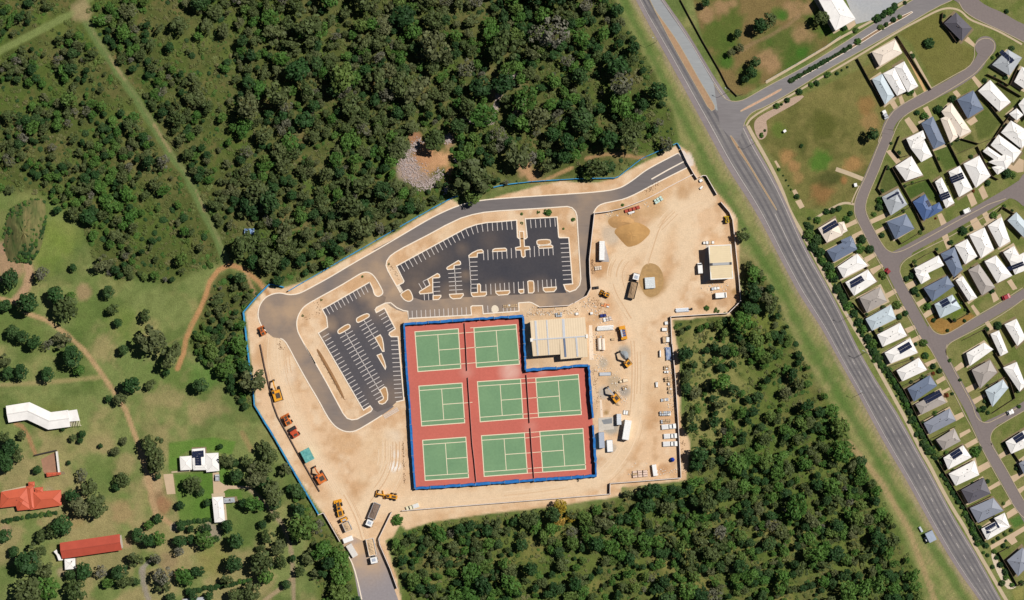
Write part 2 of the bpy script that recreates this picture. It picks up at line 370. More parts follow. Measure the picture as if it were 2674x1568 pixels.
for sh, x, y, r, c, k in (('D', 990, 680, 170, (168, 130, 78), .85), ('D', 1000, 760, 120, (160, 122, 66), .8), ('D', 350, 470, 100, (190, 146, 102), .6), ('B', 1000, 950, 220, (196, 154, 106), .6), ('B', 1400, 760, 110, (186, 142, 96), .6),
                          ('B', 600, 1080, 200, (186, 148, 100), .7), ('B', 450, 1300, 140, (196, 180, 160), .7), ('G', 820, 430, 110, (162, 156, 146), .9), ('G', 470, 610, 90, (180, 168, 150), .8), ('G', 470, 1080, 120, (176, 170, 160), .8), ('G', 790, 1060, 110, (160, 154, 146), .85),
                          ('G', 640, 930, 120, (178, 160, 134), .7), ('H', 580, 420, 130, (168, 162, 150), .9), ('H', 600, 740, 90, (170, 160, 146), .7), ('H', 510, 170, 55, (158, 124, 72), .85), ('H', 1430, 1090, 110, (188, 142, 100), .7),
                          ('S', 1380, 330, 80, (246, 238, 228), .95), ('S', 1400, 180, 60, (244, 234, 222), .9), ('S', 1340, 90, 50, (240, 226, 210), .8), ('R', 2100, 1200, 130, (228, 206, 180), .7), ('S', 1150, 150, 260, (226, 194, 156), .6), ('R', 760, 400, 130, (230, 206, 178), .6), ('R', 1500, 1250, 180, (204, 160, 114), .6),
                          ('D', 1900, 930, 70, (180, 138, 98), .6), ('D', 1620, 920, 70, (182, 138, 96), .6), ('D', 2060, 800, 50, (160, 122, 70), .7), ('B', 1480, 330, 90, (226, 214, 200), .9), ('F', 1650, 55, 260, (206, 176, 142), .5), ('F', 1680, 600, 130, (206, 176, 140), .6)):
    paint(blob(sh, x, y, r, 90 + int(x + y) % 37, .35) * sm, lc(*c), k)
# spoil clearing with bare earth in the northern forest
for sh, x, y, r, c, k in (('A', 760, 320, 150, (208, 160, 118), .95), ('A', 620, 380, 170, (196, 150, 110), .9), ('A', 480, 280, 150, (176, 132, 98), .9), ('A', 330, 360, 120, (168, 148, 138), .9), ('A', 420, 560, 130, (166, 144, 132), .9), ('A', 560, 620, 90, (160, 140, 128), .9), ('A', 430, 120, 80, (150, 108, 78), .85), ('A', 440, 20, 60, (140, 104, 76), .8), ('A', 860, 470, 60, (190, 140, 100), .85), ('A', 850, 620, 60, (168, 116, 78), .8), ('A', 860, 80, 90, (172, 138, 108), .85),
                          ('A', 420, 60, 110, (164, 120, 90), .9), ('A', 560, 240, 150, (190, 142, 104), .9), ('A', 330, 480, 150, (178, 154, 140), .85), ('T', 1290, 415, 24, (190, 150, 112), .9), ('T', 1315, 432, 18, (180, 138, 100), .9), ('T', 1220, 230, 26, (150, 128, 100), .7), ('T', 930, 195, 30, (128, 98, 62), .6), ('T', 1260, 190, 30, (150, 140, 110), .5)):
    paint(blob(sh, x, y, r, 130 + int(x) % 17, .45), lc(*c), k)
paint(line(UU('T', [(1140, 295), (1180, 302), (1215, 300), (1225, 250), (1235, 205), (1258, 180), (1290, 192)]), 5, 4, 3, 44), lc(186, 170, 156), .85)
paint(line(UU('T', [(1262, 285), (1280, 262), (1290, 250)]), 6, 4, 3, 45), lc(184, 156, 136), .8)
paint(line(UU('B', [(150, 320), (350, 270), (600, 265), (780, 300), (900, 310)]), 4.5, 3, 1.5, 46), lc(168, 132, 94), .85)
paint(line(UU('A', [(1880, 610), (2060, 610), (2200, 540), (2430, 440)]), 4.5, 3, 1.5, 46), lc(176, 140, 98), .85)
paint(line(UU('A', [(1740, 320), (1830, 430), (1900, 560)]), 9, 4, 2, 47), lc(184, 144, 106), .85)
# tracks through forest and park
TRACK_N = UU('Z', [(640, 120), (720, 270), (830, 440), (950, 620), (1060, 780), (1180, 970), (1300, 1170), (1420, 1330), (1500, 1478)]) + UU('T', [(500, 520), (535, 590), (556, 648)])
TRACK_NW = UU('Z', [(-250, 520), (0, 395), (230, 275), (460, 155), (600, 85), (690, -10), (760, -140)])
paint(line(TRACK_N, 10.5, 5, 2.5, 48), lc(104, 122, 70)); paint(line(TRACK_NW, 9.5, 5, 2.5, 48), lc(122, 134, 78))
paint(blob('Z', 630, 90, 90, 49), lc(158, 142, 104), .9)
for i in range(0, len(TRACK_N) - 1):
    paint(line([(p[0] + 4, p[1] - 2) for p in TRACK_N[i:i + 2]], 3, 4, 3, 300 + i), lc(166, 142, 106), .75 if i % 3 == 2 else .25)
PATH_W = UU('Y', [(1916, 790), (1850, 700), (1740, 610), (1640, 580), (1560, 620), (1500, 700), (1470, 800), (1430, 900), (1370, 1010), (1330, 1110), (1310, 1220), (1270, 1320)])
paint(line(PATH_W, 6, 4, 1.5, 51), lc(186, 140, 96), .95); paint(line(UU('Y', [(1760, 640), (1800, 740), (1850, 830)]), 4, 3, 1, 52), lc(176, 144, 104), .8)
paint(line(UU('Y', [(1370, 1010), (1300, 1100), (1180, 1160), (1000, 1190), (800, 1195), (640, 1160)]), 3, 4, 2, 53), lc(140, 132, 86), .5)
PATH_P = UU('Y', [(-200, 830), (0, 820), (120, 850), (200, 930), (330, 975), (480, 1080), (600, 1190), (700, 1320), (810, 1478)]) + UU('T', [(310, 1010), (342, 1100), (365, 1180), (382, 1262), (420, 1290)])
paint(line(PATH_P, 6, 4, 1.5, 54), lc(184, 152, 112), .95)
paint(line(UU('Y', [(120, 830), (190, 740), (215, 640), (200, 570)]), 11, 8, 3, 55), lc(184, 148, 118), .85)
paint(blob('Y', 60, 590, 110, 56), lc(176, 140, 112), .8); paint(blob('Y', 0, 470, 60, 57), lc(170, 134, 110), .8)
paint(line(UU('Y', [(0, 1440), (250, 1425), (500, 1405), (720, 1385)]), 5, 6, 3, 58), lc(168, 150, 104), .7)
paint(line(UU('X', [(950, 0), (1000, 90), (1030, 150)]), 6, 6, 2, 59), lc(166, 136, 96), .6)
paint(line(UU('X', [(1010, 490), (1100, 570), (1210, 680), (1300, 800), (1360, 930), (1395, 1100), (1400, 1250), (1405, 1478)]), 5.5, 3, 1, 61), lc(158, 140, 112), .95)
paint(line(UU('X', [(1400, 1280), (1300, 1370), (1150, 1478)]), 5.5, 3, 1, 61), lc(164, 144, 112), .95)
for sh, x, y, r, c, k in (('X', 210, 560, 90, (150, 120, 90), .8), ('X', 250, 650, 80, (160, 118, 86), .8), ('X', 180, 450, 90, (186, 158, 120), .8), ('X', 90, 200, 40, (176, 146, 110), .6), ('X', 360, 830, 40, (170, 156, 150), .7), ('X', 700, 880, 100, (160, 144, 128), .8), ('X', 300, 1130, 90, (150, 128, 96), .7),
                          ('X', 720, 1130, 160, (134, 130, 72), .7), ('X', 860, 300, 60, (128, 124, 70), .5), ('W', 1300, 560, 130, (172, 142, 104), .7), ('W', 780, 610, 120, (156, 134, 90), .6), ('W', 420, 660, 40, (160, 138, 98), .6), ('W', 60, 740, 70, (168, 138, 110), .7), ('W', 650, 1180, 60, (168, 148, 118), .8),
                          ('W', 520, 330, 60, (160, 146, 116), .6), ('W', 1340, 870, 60, (170, 140, 110), .7), ('V', 1000, 520, 330, (120, 124, 66), .5), ('Y', 600, 780, 60, (170, 140, 108), .7), ('Y', 440, 350, 130, (130, 140, 70), .6), ('Y', 900, 1000, 150, (110, 128, 60), .6), ('Y', 380, 460, 180, (112, 132, 56), .6),
                          ('Y', 1000, 1300, 200, (112, 130, 70), .5), ('Y', 1450, 1340, 130, (98, 132, 62), .7), ('W', 1100, 260, 130, (100, 118, 62), .5), ('V', 300, 900, 60, (170, 132, 96), .0)):
    paint(blob(sh, x, y, r, 150 + int(x) % 19, .4), lc(*c), k)
paint(line(UU('V', [(300, 640), (430, 700), (560, 920), (640, 1120), (690, 1230)]), 5, 4, 1.5, 62), lc(170, 128, 92), .85)
paint(line(UU('W', [(1640, 580), (1600, 420), (1570, 250), (1540, 100), (1490, -20)]), 8, 6, 2, 63), lc(180, 150, 112), .85)
paint(line(UU('X', [(60, 1230), (90, 1180), (150, 1120)]), 5, 3, 1, 64), lc(150, 142, 130), .8); paint(line(UU('X', [(75, 1200), (75, 1300), (110, 1420), (130, 1478)]), 7, 4, 1.5, 64), lc(150, 140, 126), .9)
# wheel-worn streaks in the mown grass
strk = np.sin((PX * 0.88 + PY * 0.47) * 0.55 + (n2 - .5) * 9)
paint((strk > 0.35) * st(n3, .35, .6) * np.maximum(vm, blob('Y', 1000, 1250, 420, 68)) * (1 - fm), lc(100, 120, 64), .3)
G = np.clip(G, 0.003, 0.9)

verts = np.zeros((NY * NX, 3)); verts[:, 0] = ((PX - CX) * S).ravel(); verts[:, 1] = ((CY - PY) * S).ravel()
ii = np.arange(NY * NX).reshape(NY, NX)
faces = np.stack([ii[1:, :-1], ii[1:, 1:], ii[:-1, 1:], ii[:-1, :-1]], -1).reshape(-1, 4)
me = bpy.data.meshes.new('ground')
me.vertices.add(len(verts)); me.vertices.foreach_set('co', verts.ravel())
me.loops.add(faces.size); me.loops.foreach_set('vertex_index', faces.ravel().astype(np.int32))
me.polygons.add(len(faces)); me.polygons.foreach_set('loop_start', np.arange(0, faces.size, 4, dtype=np.int32)); me.polygons.foreach_set('loop_total', np.full(len(faces), 4, np.int32))
me.update(calc_edges=True)
ca = me.color_attributes.new('cover', 'FLOAT_COLOR', 'POINT')
ca.data.foreach_set('color', np.concatenate([G.reshape(-1, 3), ROUGH.reshape(-1, 1)], 1).ravel().astype(np.float32))
gm = bpy.data.materials.new('soil_and_grass'); gm.use_nodes = True
t = gm.node_tree; n = t.nodes; bs = n['Principled BSDF']; bs.inputs['Roughness'].default_value = 0.95; bs.inputs['Specular IOR Level'].default_value = 0.1
at = n.new('ShaderNodeAttribute'); at.attribute_name = 'cover'
ge = n.new('ShaderNodeNewGeometry')
prev = at.outputs['Color']
for sc, am, de in ((0.35, 0.16, 5), (1.6, 0.24, 4)):
    nz = n.new('ShaderNodeTexNoise'); nz.inputs['Scale'].default_value = sc; nz.inputs['Detail'].default_value = de; nz.inputs['Roughness'].default_value = 0.7
    t.links.new(ge.outputs['Position'], nz.inputs['Vector'])
    mr = n.new('ShaderNodeMapRange'); mr.inputs['From Min'].default_value = .28; mr.inputs['From Max'].default_value = .72; mr.inputs['To Min'].default_value = -am; mr.inputs['To Max'].default_value = am
    t.links.new(nz.outputs['Fac'], mr.inputs['Value'])
    ma = n.new('ShaderNodeMath'); ma.operation = 'MULTIPLY_ADD'; ma.inputs[2].default_value = 1.0; t.links.new(mr.outputs['Result'], ma.inputs[0]); t.links.new(at.outputs['Alpha'], ma.inputs[1])
    vm_ = n.new('ShaderNodeVectorMath'); vm_.operation = 'SCALE'; t.links.new(prev, vm_.inputs[0]); t.links.new(ma.outputs[0], vm_.inputs['Scale']); prev = vm_.outputs[0]
t.links.new(prev, bs.inputs['Base Color'])
bp = n.new('ShaderNodeBump'); bp.inputs['Strength'].default_value = 0.5; bp.inputs['Distance'].default_value = 0.25; t.links.new(at.outputs['Alpha'], bp.inputs['Strength'])
t.links.new(nz.outputs['Fac'], bp.inputs['Height']); t.links.new(bp.outputs['Normal'], bs.inputs['Normal'])
o = link('ground', me, None, gm); o['kind'] = 'structure'
# far country beyond the surveyed sheet
mb = MB(); R = 4000
ox0, ox1, oy0, oy1 = [(GX0 - CX) * S, (GX0 + GST * (NX - 1) - CX) * S, (CY - GY0 - GST * (NY - 1)) * S, (CY - GY0) * S]
mb.add([(-R, -R, 0), (R, -R, 0), (R, R, 0), (-R, R, 0), (ox0, oy0, 0), (ox1, oy0, 0), (ox1, oy1, 0), (ox0, oy1, 0)], [(0, 1, 5, 4), (1, 2, 6, 5), (2, 3, 7, 6), (3, 0, 4, 7)])
struct('terrain', mb, mat('far_grass', col(100, 106, 58), .95, .3, .05, col(78, 88, 42), .01, .9))

# ================================================================== roads
M_LANE = mat('asphalt_lane', col(114, 110, 111), .85, .16, .9, col(146, 140, 136), .09, .75, stretch=(math.radians(60), .12, 1.6))
M_SHLD = mat('asphalt_shoulder', col(150, 139, 137), .9, .12, .9, col(132, 122, 124), .05, .8, stretch=(math.radians(60), .15, 1.4))
M_WEAR = mat('asphalt_wheelpath', col(96, 93, 97), .8, .14, .9, col(124, 119, 118), .07, .8, stretch=(math.radians(60), .1, 1.6))
M_STREET = mat('asphalt_street', col(136, 124, 120), .88, .1, 1.2, col(124, 114, 112), .03, .8)
M_COLL = mat('asphalt_collector', col(126, 120, 120), .88, .12, 1.0, col(150, 146, 146), .04, .8, stretch=(math.radians(-30), .2, 1.2))
M_PALE = mat('asphalt_pale_overlay', col(164, 166, 166), .9, .1, 1.0, col(148, 150, 152), .06, .7, stretch=(math.radians(58), .2, 1.4))
M_PAINT = mat('road_paint', col(206, 196, 188), .6, .15, 1.5)
M_KERB = mat('kerb_concrete', col(246, 230, 210), .85, .1, 1.2)
M_KERBR = mat('street_kerb_concrete', col(182, 166, 140), .9, .12, 1.2)
M_CONC = mat('concrete_path', col(200, 180, 150), .9, .08, 1.0, col(186, 166, 138), .1, .7)
M_DRIVE = mat('driveway_concrete', col(210, 184, 152), .9, .08, 1.2, col(188, 164, 136), .15, .8)
M_SOIL = mat('bed_soil', col(202, 160, 114), .95, .2, 1.0, col(178, 136, 94), .12, .8)
M_MEDIAN = mat('median_soil', col(180, 148, 116), .95, .18, 1.0, col(168, 134, 104), .08, .8)
def ylerp(pts, y):
    for a, b in zip(pts, pts[1:]):
        if a[1] <= y <= b[1]: return a[0] + (b[0] - a[0]) * (y - a[1]) / (b[1] - a[1])
    return pts[-1][0]
def between(mb, t0, t1, z, y0=-135, y1=1840, dy=18, f0=None):
    n = int((y1 - y0) / dy); rows = []
    for i in range(n + 1):
        y = y0 + (y1 - y0) * i / n
        # smooth the two edges
        l = sum(ylerp(HWL, min(max(y + k, -138), 1845)) for k in (-40, -20, 0, 20, 40)) / 5; r = sum(ylerp(HWR, min(max(y + k, -138), 1845)) for k in (-40, -20, 0, 20, 40)) / 5
        p0 = (l + (r - l) * t0, y - 0.5 * (r - l) * (t0 - .5)); p1 = (l + (r - l) * t1, y - 0.5 * (r - l) * (t1 - .5))
        rows.append((p0, p1))
    vs = []; fs = []
    for i, (a, b) in enumerate(rows):
        A, B = P(a), P(b); vs += [(A.x, A.y, z), (B.x, B.y, z)]
        if i: fs.append((2 * i - 2, 2 * i, 2 * i + 1, 2 * i - 1))
    mb.add(vs, fs)
mb = MB(); between(mb, 0, 1, .03); struct('main_road', mb, M_SHLD)
mb = MB(); between(mb, .13, .92, .042); struct('main_road_lanes', mb, M_LANE)
mb = MB()
for a, b in ((.24, .31), (.40, .47), (.60, .67), (.76, .83)): between(mb, a, b, .05)
struct('main_road_wheel_tracks', mb, M_WEAR)
mb = MB(); between(mb, .15, .163, .058); between(mb, .905, .918, .058); between(mb, .515, .53, .058, 560, 900)
for k in range(40): between(mb, .522, .536, .058, 910 + k * 30, 922 + k * 30, 7)
struct('road_marking', mb, M_PAINT)
mb = MB(); mb.sheet(plan('O', [(470, 0), (610, 0), (870, 370), (1000, 560), (1150, 820), (1270, 1030), (1400, 1230), (1500, 1480), (1330, 1420), (1130, 1060), (980, 790), (830, 530), (690, 330), (540, 130)]), .062)
struct('pale_road_overlay', mb, M_PALE)
def island(sh, pts, name, m, n=1, kw=0.32, h=.15, km=None):
    q = plan(sh, pts, n, True)
    mb = MB(); mb.prism(q, 0.0, h - .03); o = mb.build(name, m); o['kind'] = 'structure'
    mk = MB(); strip(mk, q, kw, 0.0, h, True); mk.build('kerb', km or M_KERB, o)
    return o
island('O', [(470, 0), (640, 330), (760, 560), (940, 880), (1100, 1160), (1255, 1440), (1325, 1400), (1270, 1290), (1130, 1060), (980, 790), (830, 530), (690, 330), (540, 130), (480, 0)], 'traffic_island', M_MEDIAN, 1, .25, km=M_KERBR)
island('Q', [(28, 525), (48, 512), (165, 690), (320, 945), (490, 1225), (640, 1470), (625, 1478), (450, 1195), (290, 930), (125, 690)], 'traffic_island', M_MEDIAN, 1, .2, km=M_KERBR)
island('Q', [(160, 190), (170, 215), (560, 10), (700, -70), (690, -95), (520, 0)], 'traffic_island', mat('median_pavers', col(206, 164, 136), .9, .3, 1.6), 1, .2, km=M_KERBR)
island('I', [(215, 790), (250, 800), (560, 625), (900, 430), (1100, 300), (1420, 125), (1400, 110), (1090, 275), (850, 430), (520, 620)], 'traffic_island', mat('median_mulch', col(150, 122, 96), .95, .3, 1.4), 1, .25)
# collector road
COLT = UU('O', [(1300, 1080), (1400, 1230), (1470, 1290), (1560, 1310), (1650, 1300), (1740, 1260), (1960, 1130)]) + UU('I', [(370, 650), (700, 450), (1040, 228), (1330, 55), (1500, -50), (1700, -170)])
COLB = UU('I', [(1950, -170), (1830, -10), (1640, 72), (1330, 258), (1100, 390), (880, 512), (560, 692), (240, 895), (0, 1030)]) + UU('Q', [(330, 205), (250, 280), (205, 380), (210, 400)]) + [(1925, 380), (1880, 330)]
mb = MB(); mb.sheet(xy(PP(chaikin(COLT, 1) + chaikin(COLB, 1))), .066); struct('collector_road', mb, M_COLL)
mb = MB(); mb.sheet(plan('I', [(1700, -170), (1790, -10), (1860, 30), (1900, 100), (1980, 160), (2080, 212), (2220, 275), (2350, 338), (2490, 410), (2800, 560), (2800, 400), (2490, 235), (2400, 195), (2300, 130), (2130, 60), (2040, -5), (1950, -170)], 1, True), .07)
struct('side_road', mb, M_STREET)
KERBS = []
def kerb(sh, pts, n=2, w=.48, h=.14, m=None, closed=False):
    mb = MB(); strip(mb, plan(sh, pts, n, closed), w, 0.0, h, closed); o = struct('kerb', mb, m or M_KERB); return o
kerb('.', COLT, 1, .3, m=M_KERBR); kerb('.', COLB[:-2], 1, .3, m=M_KERBR)
kerb('I', [(1860, 20), (1900, 100), (1980, 160), (2080, 212), (2220, 275), (2350, 338), (2490, 410)], 2, .3, m=M_KERBR)
# local streets
STREETS = [('street', [U1('I', 2110, 470), U1('I', 2085, 570), U1('I', 2010, 670), U1('I', 1850, 785), U1('I', 1600, 915), U1('I', 1400, 1015), U1('I', 1240, 1115), U1('I', 1165, 1250), U1('J', 960, 0), U1('J', 870, 190), U1('J', 770, 440), U1('J', 680, 640), U1('J', 632, 770), U1('J', 632, 870),
                        U1('J', 680, 990), U1('J', 760, 1150), U1('J', 850, 1310), U1('K', 980, 430), U1('K', 1060, 590), U1('K', 1180, 830), U1('K', 1300, 1050), U1('K', 1400, 1230), U1('L', 1310, 60), U1('L', 1400, 230), U1('L', 1530, 460), U1('L', 1650, 680), U1('L', 1760, 870), U1('L', 1860, 1100), U1('L', 1950, 1300),
                        U1('M', 1820, 0), U1('M', 1960, 270), U1('M', 2100, 520), U1('M', 2250, 780), U1('M', 2400, 1060), U1('M', 2560, 1330), U1('M', 2900, 1900)], 29),
           ('street', [U1('J', 960, 1420), U1('J', 1080, 1365), U1('J', 1200, 1300), U1('J', 1500, 1140), U1('J', 1800, 970), U1('J', 2100, 800), U1('J', 2300, 685), U1('J', 2495, 560), U1('J', 2800, 360)], 26),
           ('street', [U1('K', 1500, 1300), U1('K', 1640, 1235), U1('K', 1900, 1085), U1('K', 2200, 912), U1('K', 2495, 730), U1('K', 2800, 540)], 24),
           ('street', [U1('L', 1900, 1160), U1('L', 2050, 1085), U1('L', 2300, 970), U1('L', 2502, 850), U1('L', 2800, 670)], 22)]
for i, (nm, c, w) in enumerate(STREETS):
    mb = MB(); ribbon(mb, xy(PP(chaikin(c, 2))), w * S, .034 + .006 * i); struct(nm, mb, M_STREET)
mb = MB(); c = W2('I', 2118, 450); mb.sheet([(c.x + math.cos(a * math.pi / 16) * 4.7, c.y + math.sin(a * math.pi / 16) * 4.6) for a in range(32)], .06); struct('turning_circle', mb, M_STREET)
FIL = [('J', [(800, 1180), (840, 1180), (890, 1260), (940, 1320), (1000, 1345), (1060, 1345), (1130, 1320), (1200, 1290), (1240, 1370), (1140, 1420), (1080, 1490), (1085, 1560), (1130, 1700), (1000, 1620), (900, 1400)]),
       ('K', [(1410, 1070), (1440, 1120), (1480, 1165), (1540, 1193), (1600, 1192), (1680, 1160), (1760, 1200), (1690, 1245), (1630, 1300), (1605, 1370), (1640, 1478), (1500, 1420), (1400, 1200)]),
       ('L', [(1790, 870), (1830, 970), (1880, 1040), (1940, 1075), (2010, 1080), (2080, 1050), (2140, 1120), (2070, 1190), (2040, 1260), (2035, 1340), (2060, 1420), (1950, 1330), (1850, 1100)]),
       ('J', [(2200, 770), (2300, 730), (2370, 735), (2430, 770), (2495, 830), (2700, 900), (2700, 300), (2495, 440), (2420, 560), (2300, 640)])]
for sh, q in FIL:
    mb = MB(); mb.sheet(plan(sh, q, 1, True), .062 + .004 * FIL.index((sh, q))); struct('street_corner', mb, M_STREET)
SK = [('.', UU('I', [(2010, 455), (2035, 405), (2090, 372), (2150, 372), (2195, 400), (2210, 450), (2190, 510), (2140, 570), (2080, 640), (2020, 710), (1900, 790), (1800, 850), (1550, 1000), (1400, 1075), (1300, 1150), (1240, 1270)]) + UU('J', [(1020, 0), (930, 200), (830, 460), (740, 660), (700, 780), (695, 880), (740, 990), (820, 1140), (890, 1260), (940, 1320), (1000, 1348), (1060, 1345), (1150, 1315), (1400, 1180), (1750, 980), (2030, 835), (2090, 800), (2290, 735)])),
      ('.', UU('I', [(2010, 455), (2015, 560), (1960, 650), (1800, 735), (1600, 850), (1400, 960), (1250, 1050), (1180, 1140), (1130, 1240), (1070, 1400)]) + UU('J', [(895, 0), (820, 180), (700, 480), (640, 600), (580, 740), (565, 840), (580, 950), (640, 1060), (720, 1220), (800, 1370)]) + UU('K', [(880, 420), (980, 620), (1100, 850), (1230, 1080), (1340, 1290)]) + UU('L', [(1175, 0), (1310, 240), (1430, 480), (1570, 740), (1690, 980), (1800, 1180), (1880, 1360)]) + UU('M', [(1700, 0), (1860, 310), (2010, 590), (2200, 920), (2330, 1150), (2440, 1300), (2520, 1370)])),
      ('.', UU('J', [(2495, 430), (2420, 520), (2300, 600), (2100, 715), (1900, 830), (1700, 950)]) if False else UU('K', [(1085, 480), (1090, 420), (1130, 360), (1200, 310), (1400, 205), (1600, 110), (1900, -60), (2100, -180), (2230, -270)])),
      ('.', UU('K', [(1085, 480), (1130, 600), (1250, 800), (1370, 1000), (1440, 1120), (1480, 1165), (1540, 1193), (1600, 1192), (1700, 1145), (1950, 985), (2220, 830), (2480, 660)])),
      ('.', UU('L', [(1440, 0), (1420, 80), (1440, 170), (1530, 340), (1660, 590), (1790, 830), (1830, 970), (1880, 1040), (1940, 1075), (2010, 1080), (2100, 1040), (2270, 950), (2400, 880)])),
      ('.', UU('K', [(2490, 790), (2300, 930), (2050, 1080), (1800, 1210), (1690, 1265), (1630, 1310), (1605, 1370), (1615, 1430)])),
      ('.', UU('L', [(2502, 915), (2300, 1030), (2120, 1140), (2060, 1200), (2035, 1290), (2060, 1400)]) + UU('M', [(1925, 30), (1960, 110), (2070, 290), (2200, 500), (2400, 870), (2513, 1060)]))]
for sh, q in SK: kerb(sh, q, 1, .32, m=M_KERBR)
# footpaths and driveways
def path(name, sh, pts, w, m, z=.025, n=2):
    mb = MB(); ribbon(mb, plan(sh, pts, n), w * S, z); return struct(name, mb, m)
path('footpath', '.', UU('Q', [(262, 390), (330, 520), (470, 760), (600, 1000), (720, 1260), (790, 1478)]) + UU('K', [(30, 130), (230, 520), (500, 1000), (700, 1330)]) + UU('L', [(310, 0), (480, 320), (700, 720), (900, 1080)]) + UU('M', [(700, 180), (860, 440), (1000, 720), (1150, 1000), (1300, 1260), (1440, 1478)]) + UU('N', [(1500, 250), (1700, 620), (1900, 960), (2200, 1478), (2400, 1800)]), 9, M_CONC)
path('footpath', '.', UU('Q', [(240, 390), (300, 285), (560, 130), (800, 5)]) + UU('I', [(300, 885), (870, 555), (1300, 290), (1500, 185), (1650, 105), (1760, 75), (1880, 100), (1960, 190), (2080, 235), (2220, 290), (2350, 360), (2470, 430)]), 5, M_CONC)
path('footpath', 'I', [(0, 800), (300, 625), (570, 465), (720, 365), (930, 255), (1040, 195), (1330, 20), (1450, -50)], 6, M_CONC)
path('footpath', 'J', [(360, 400), (520, 455), (680, 520)], 11, M_CONC); path('footpath', 'J', [(570, 800), (450, 778), (330, 835), (220, 900), (100, 975)], 6, M_CONC)
path('footpath', 'J', [(625, 590), (570, 700), (535, 790)], 3, M_CONC); path('garden_path', 'I', [(1300, 425), (1430, 665), (1550, 910)], 7, mat('timber_tan_paving', col(206, 168, 118), .9, .1, 1.0)); path('garden_path', 'I', [(1395, 500), (1500, 690), (1600, 870)], 6, M_CONC)
path('garden_path', 'X', [(330, 350), (500, 335), (640, 332)], 4, M_CONC)
DRIVES = {'I': [[(1190, 990), (1240, 970), (1290, 1060), (1250, 1085)], [(1280, 940), (1310, 920), (1350, 1020), (1310, 1050)], [(1405, 885), (1430, 875), (1470, 950), (1440, 970)], [(1895, 380), (1940, 345), (2030, 440), (2010, 460)], [(1335, 1160), (1380, 1130), (1475, 1260), (1420, 1290)],
                [(1515, 1045), (1560, 1025), (1600, 1110), (1570, 1130)], [(1800, 890), (1840, 870), (1880, 920), (1850, 950)], [(1980, 750), (2010, 730), (2090, 820), (2060, 860)], [(1925, 1170), (2010, 1120), (2045, 1170), (1975, 1215)], [(775, 245), (860, 215), (870, 240), (800, 295)]],
          'J': [[(930, 200), (975, 180), (1100, 310), (1050, 350)], [(725, 985), (940, 890), (975, 930), (750, 1030)], [(790, 1105), (920, 1040), (945, 1075), (820, 1140)], [(455, 1035), (590, 965), (615, 1010), (470, 1075)], [(540, 1150), (660, 1090), (690, 1130), (560, 1200)], [(1510, 920), (1560, 900), (1625, 1025), (1560, 1060)],
                [(1840, 680), (1900, 640), (1965, 790), (1900, 830)], [(1975, 630), (2030, 580), (2090, 715), (2030, 750)], [(1880, 985), (1950, 940), (2025, 1055), (1920, 1090)], [(2015, 900), (2070, 880), (2150, 1000), (2090, 1045)], [(1560, 1160), (1625, 1130), (1670, 1285), (1620, 1310)], [(2290, 400), (2400, 260), (2495, 300), (2490, 430), (2420, 440), (2380, 420)]],
          'K': [[(680, 320), (820, 250), (835, 290), (700, 380)], [(745, 450), (880, 390), (900, 420), (770, 520)], [(900, 740), (1050, 660), (1065, 710), (930, 790)], [(1010, 920), (1150, 860), (1170, 910), (1030, 970)], [(1130, 1130), (1280, 1070), (1300, 1110), (1150, 1190)], [(1200, 1250), (1340, 1180), (1370, 1220), (1225, 1300)],
                [(1270, 830), (1390, 760), (1420, 800), (1300, 880)], [(1350, 960), (1450, 880), (1485, 940), (1370, 1010)], [(1890, 870), (1920, 850), (1995, 950), (1960, 980)], [(2300, 590), (2350, 560), (2420, 670), (2370, 690)], [(2110, 700), (2160, 690), (2215, 790), (2150, 830)], [(2040, 1040), (2080, 1020), (2170, 1150), (2120, 1170)], [(1145, 620), (1260, 570), (1290, 620), (1190, 680)]],
          'L': [[(1130, 260), (1290, 190), (1310, 235), (1170, 310)], [(1280, 500), (1400, 430), (1430, 480), (1310, 550)], [(1350, 650), (1470, 590), (1490, 620), (1370, 690)], [(1540, 980), (1650, 930), (1680, 990), (1560, 1060)], [(1610, 1230), (1750, 1160), (1770, 1200), (1620, 1290)], [(1680, 1380), (1840, 1290), (1870, 1350), (1720, 1430)],
                [(1530, 330), (1640, 240), (1690, 300), (1560, 380)], [(1670, 610), (1830, 530), (1870, 590), (1710, 680)], [(1770, 770), (1950, 680), (1980, 720), (1800, 840)]],
          'M': [[(1660, 490), (1880, 370), (1940, 460), (1710, 590)], [(1880, 830), (2080, 710), (2120, 770), (1920, 880)], [(2060, 260), (2210, 160), (2280, 220), (2100, 330)], [(2270, 640), (2480, 550), (2510, 620), (2330, 740)], [(2400, 860), (2560, 770), (2560, 830), (2440, 940)], [(2130, 1140), (2280, 1010), (2310, 1110), (2150, 1200)], [(2200, 1280), (2350, 1180), (2410, 1270), (2230, 1380)]],
          'N': [[(1920, 520), (2340, 280), (2560, 150), (2560, 240), (2350, 370), (2400, 450), (2300, 510), (2220, 430), (1940, 590)]],
          'X': [[(692, 350), (748, 350), (752, 430), (800, 462), (1010, 475), (1010, 495), (830, 497), (790, 520), (782, 565), (702, 572)], [(258, 368), (343, 362), (365, 540), (290, 545)]],
          'Q': [[(600, 845), (625, 835), (680, 925), (650, 940)], [(830, 1225), (875, 1205), (910, 1265), (860, 1285)], [(870, 1360), (940, 1335), (990, 1430), (930, 1460)]]}
for sh in DRIVES:
    for q in DRIVES[sh]:
        mb = MB(); mb.prism(plan(sh, q), .0, .03); struct('driveway', mb, M_DRIVE)
mb = MB(); mb.prism(plan('I', [(765, -120), (1400, -120), (1325, 5), (1150, 100), (1040, 190), (870, 235), (775, 0)]), 0, .03); struct('sealed_yard', mb, mat('pale_bitumen', col(168, 172, 178), .9, .1, 1.0, col(188, 184, 176), .06, .6))
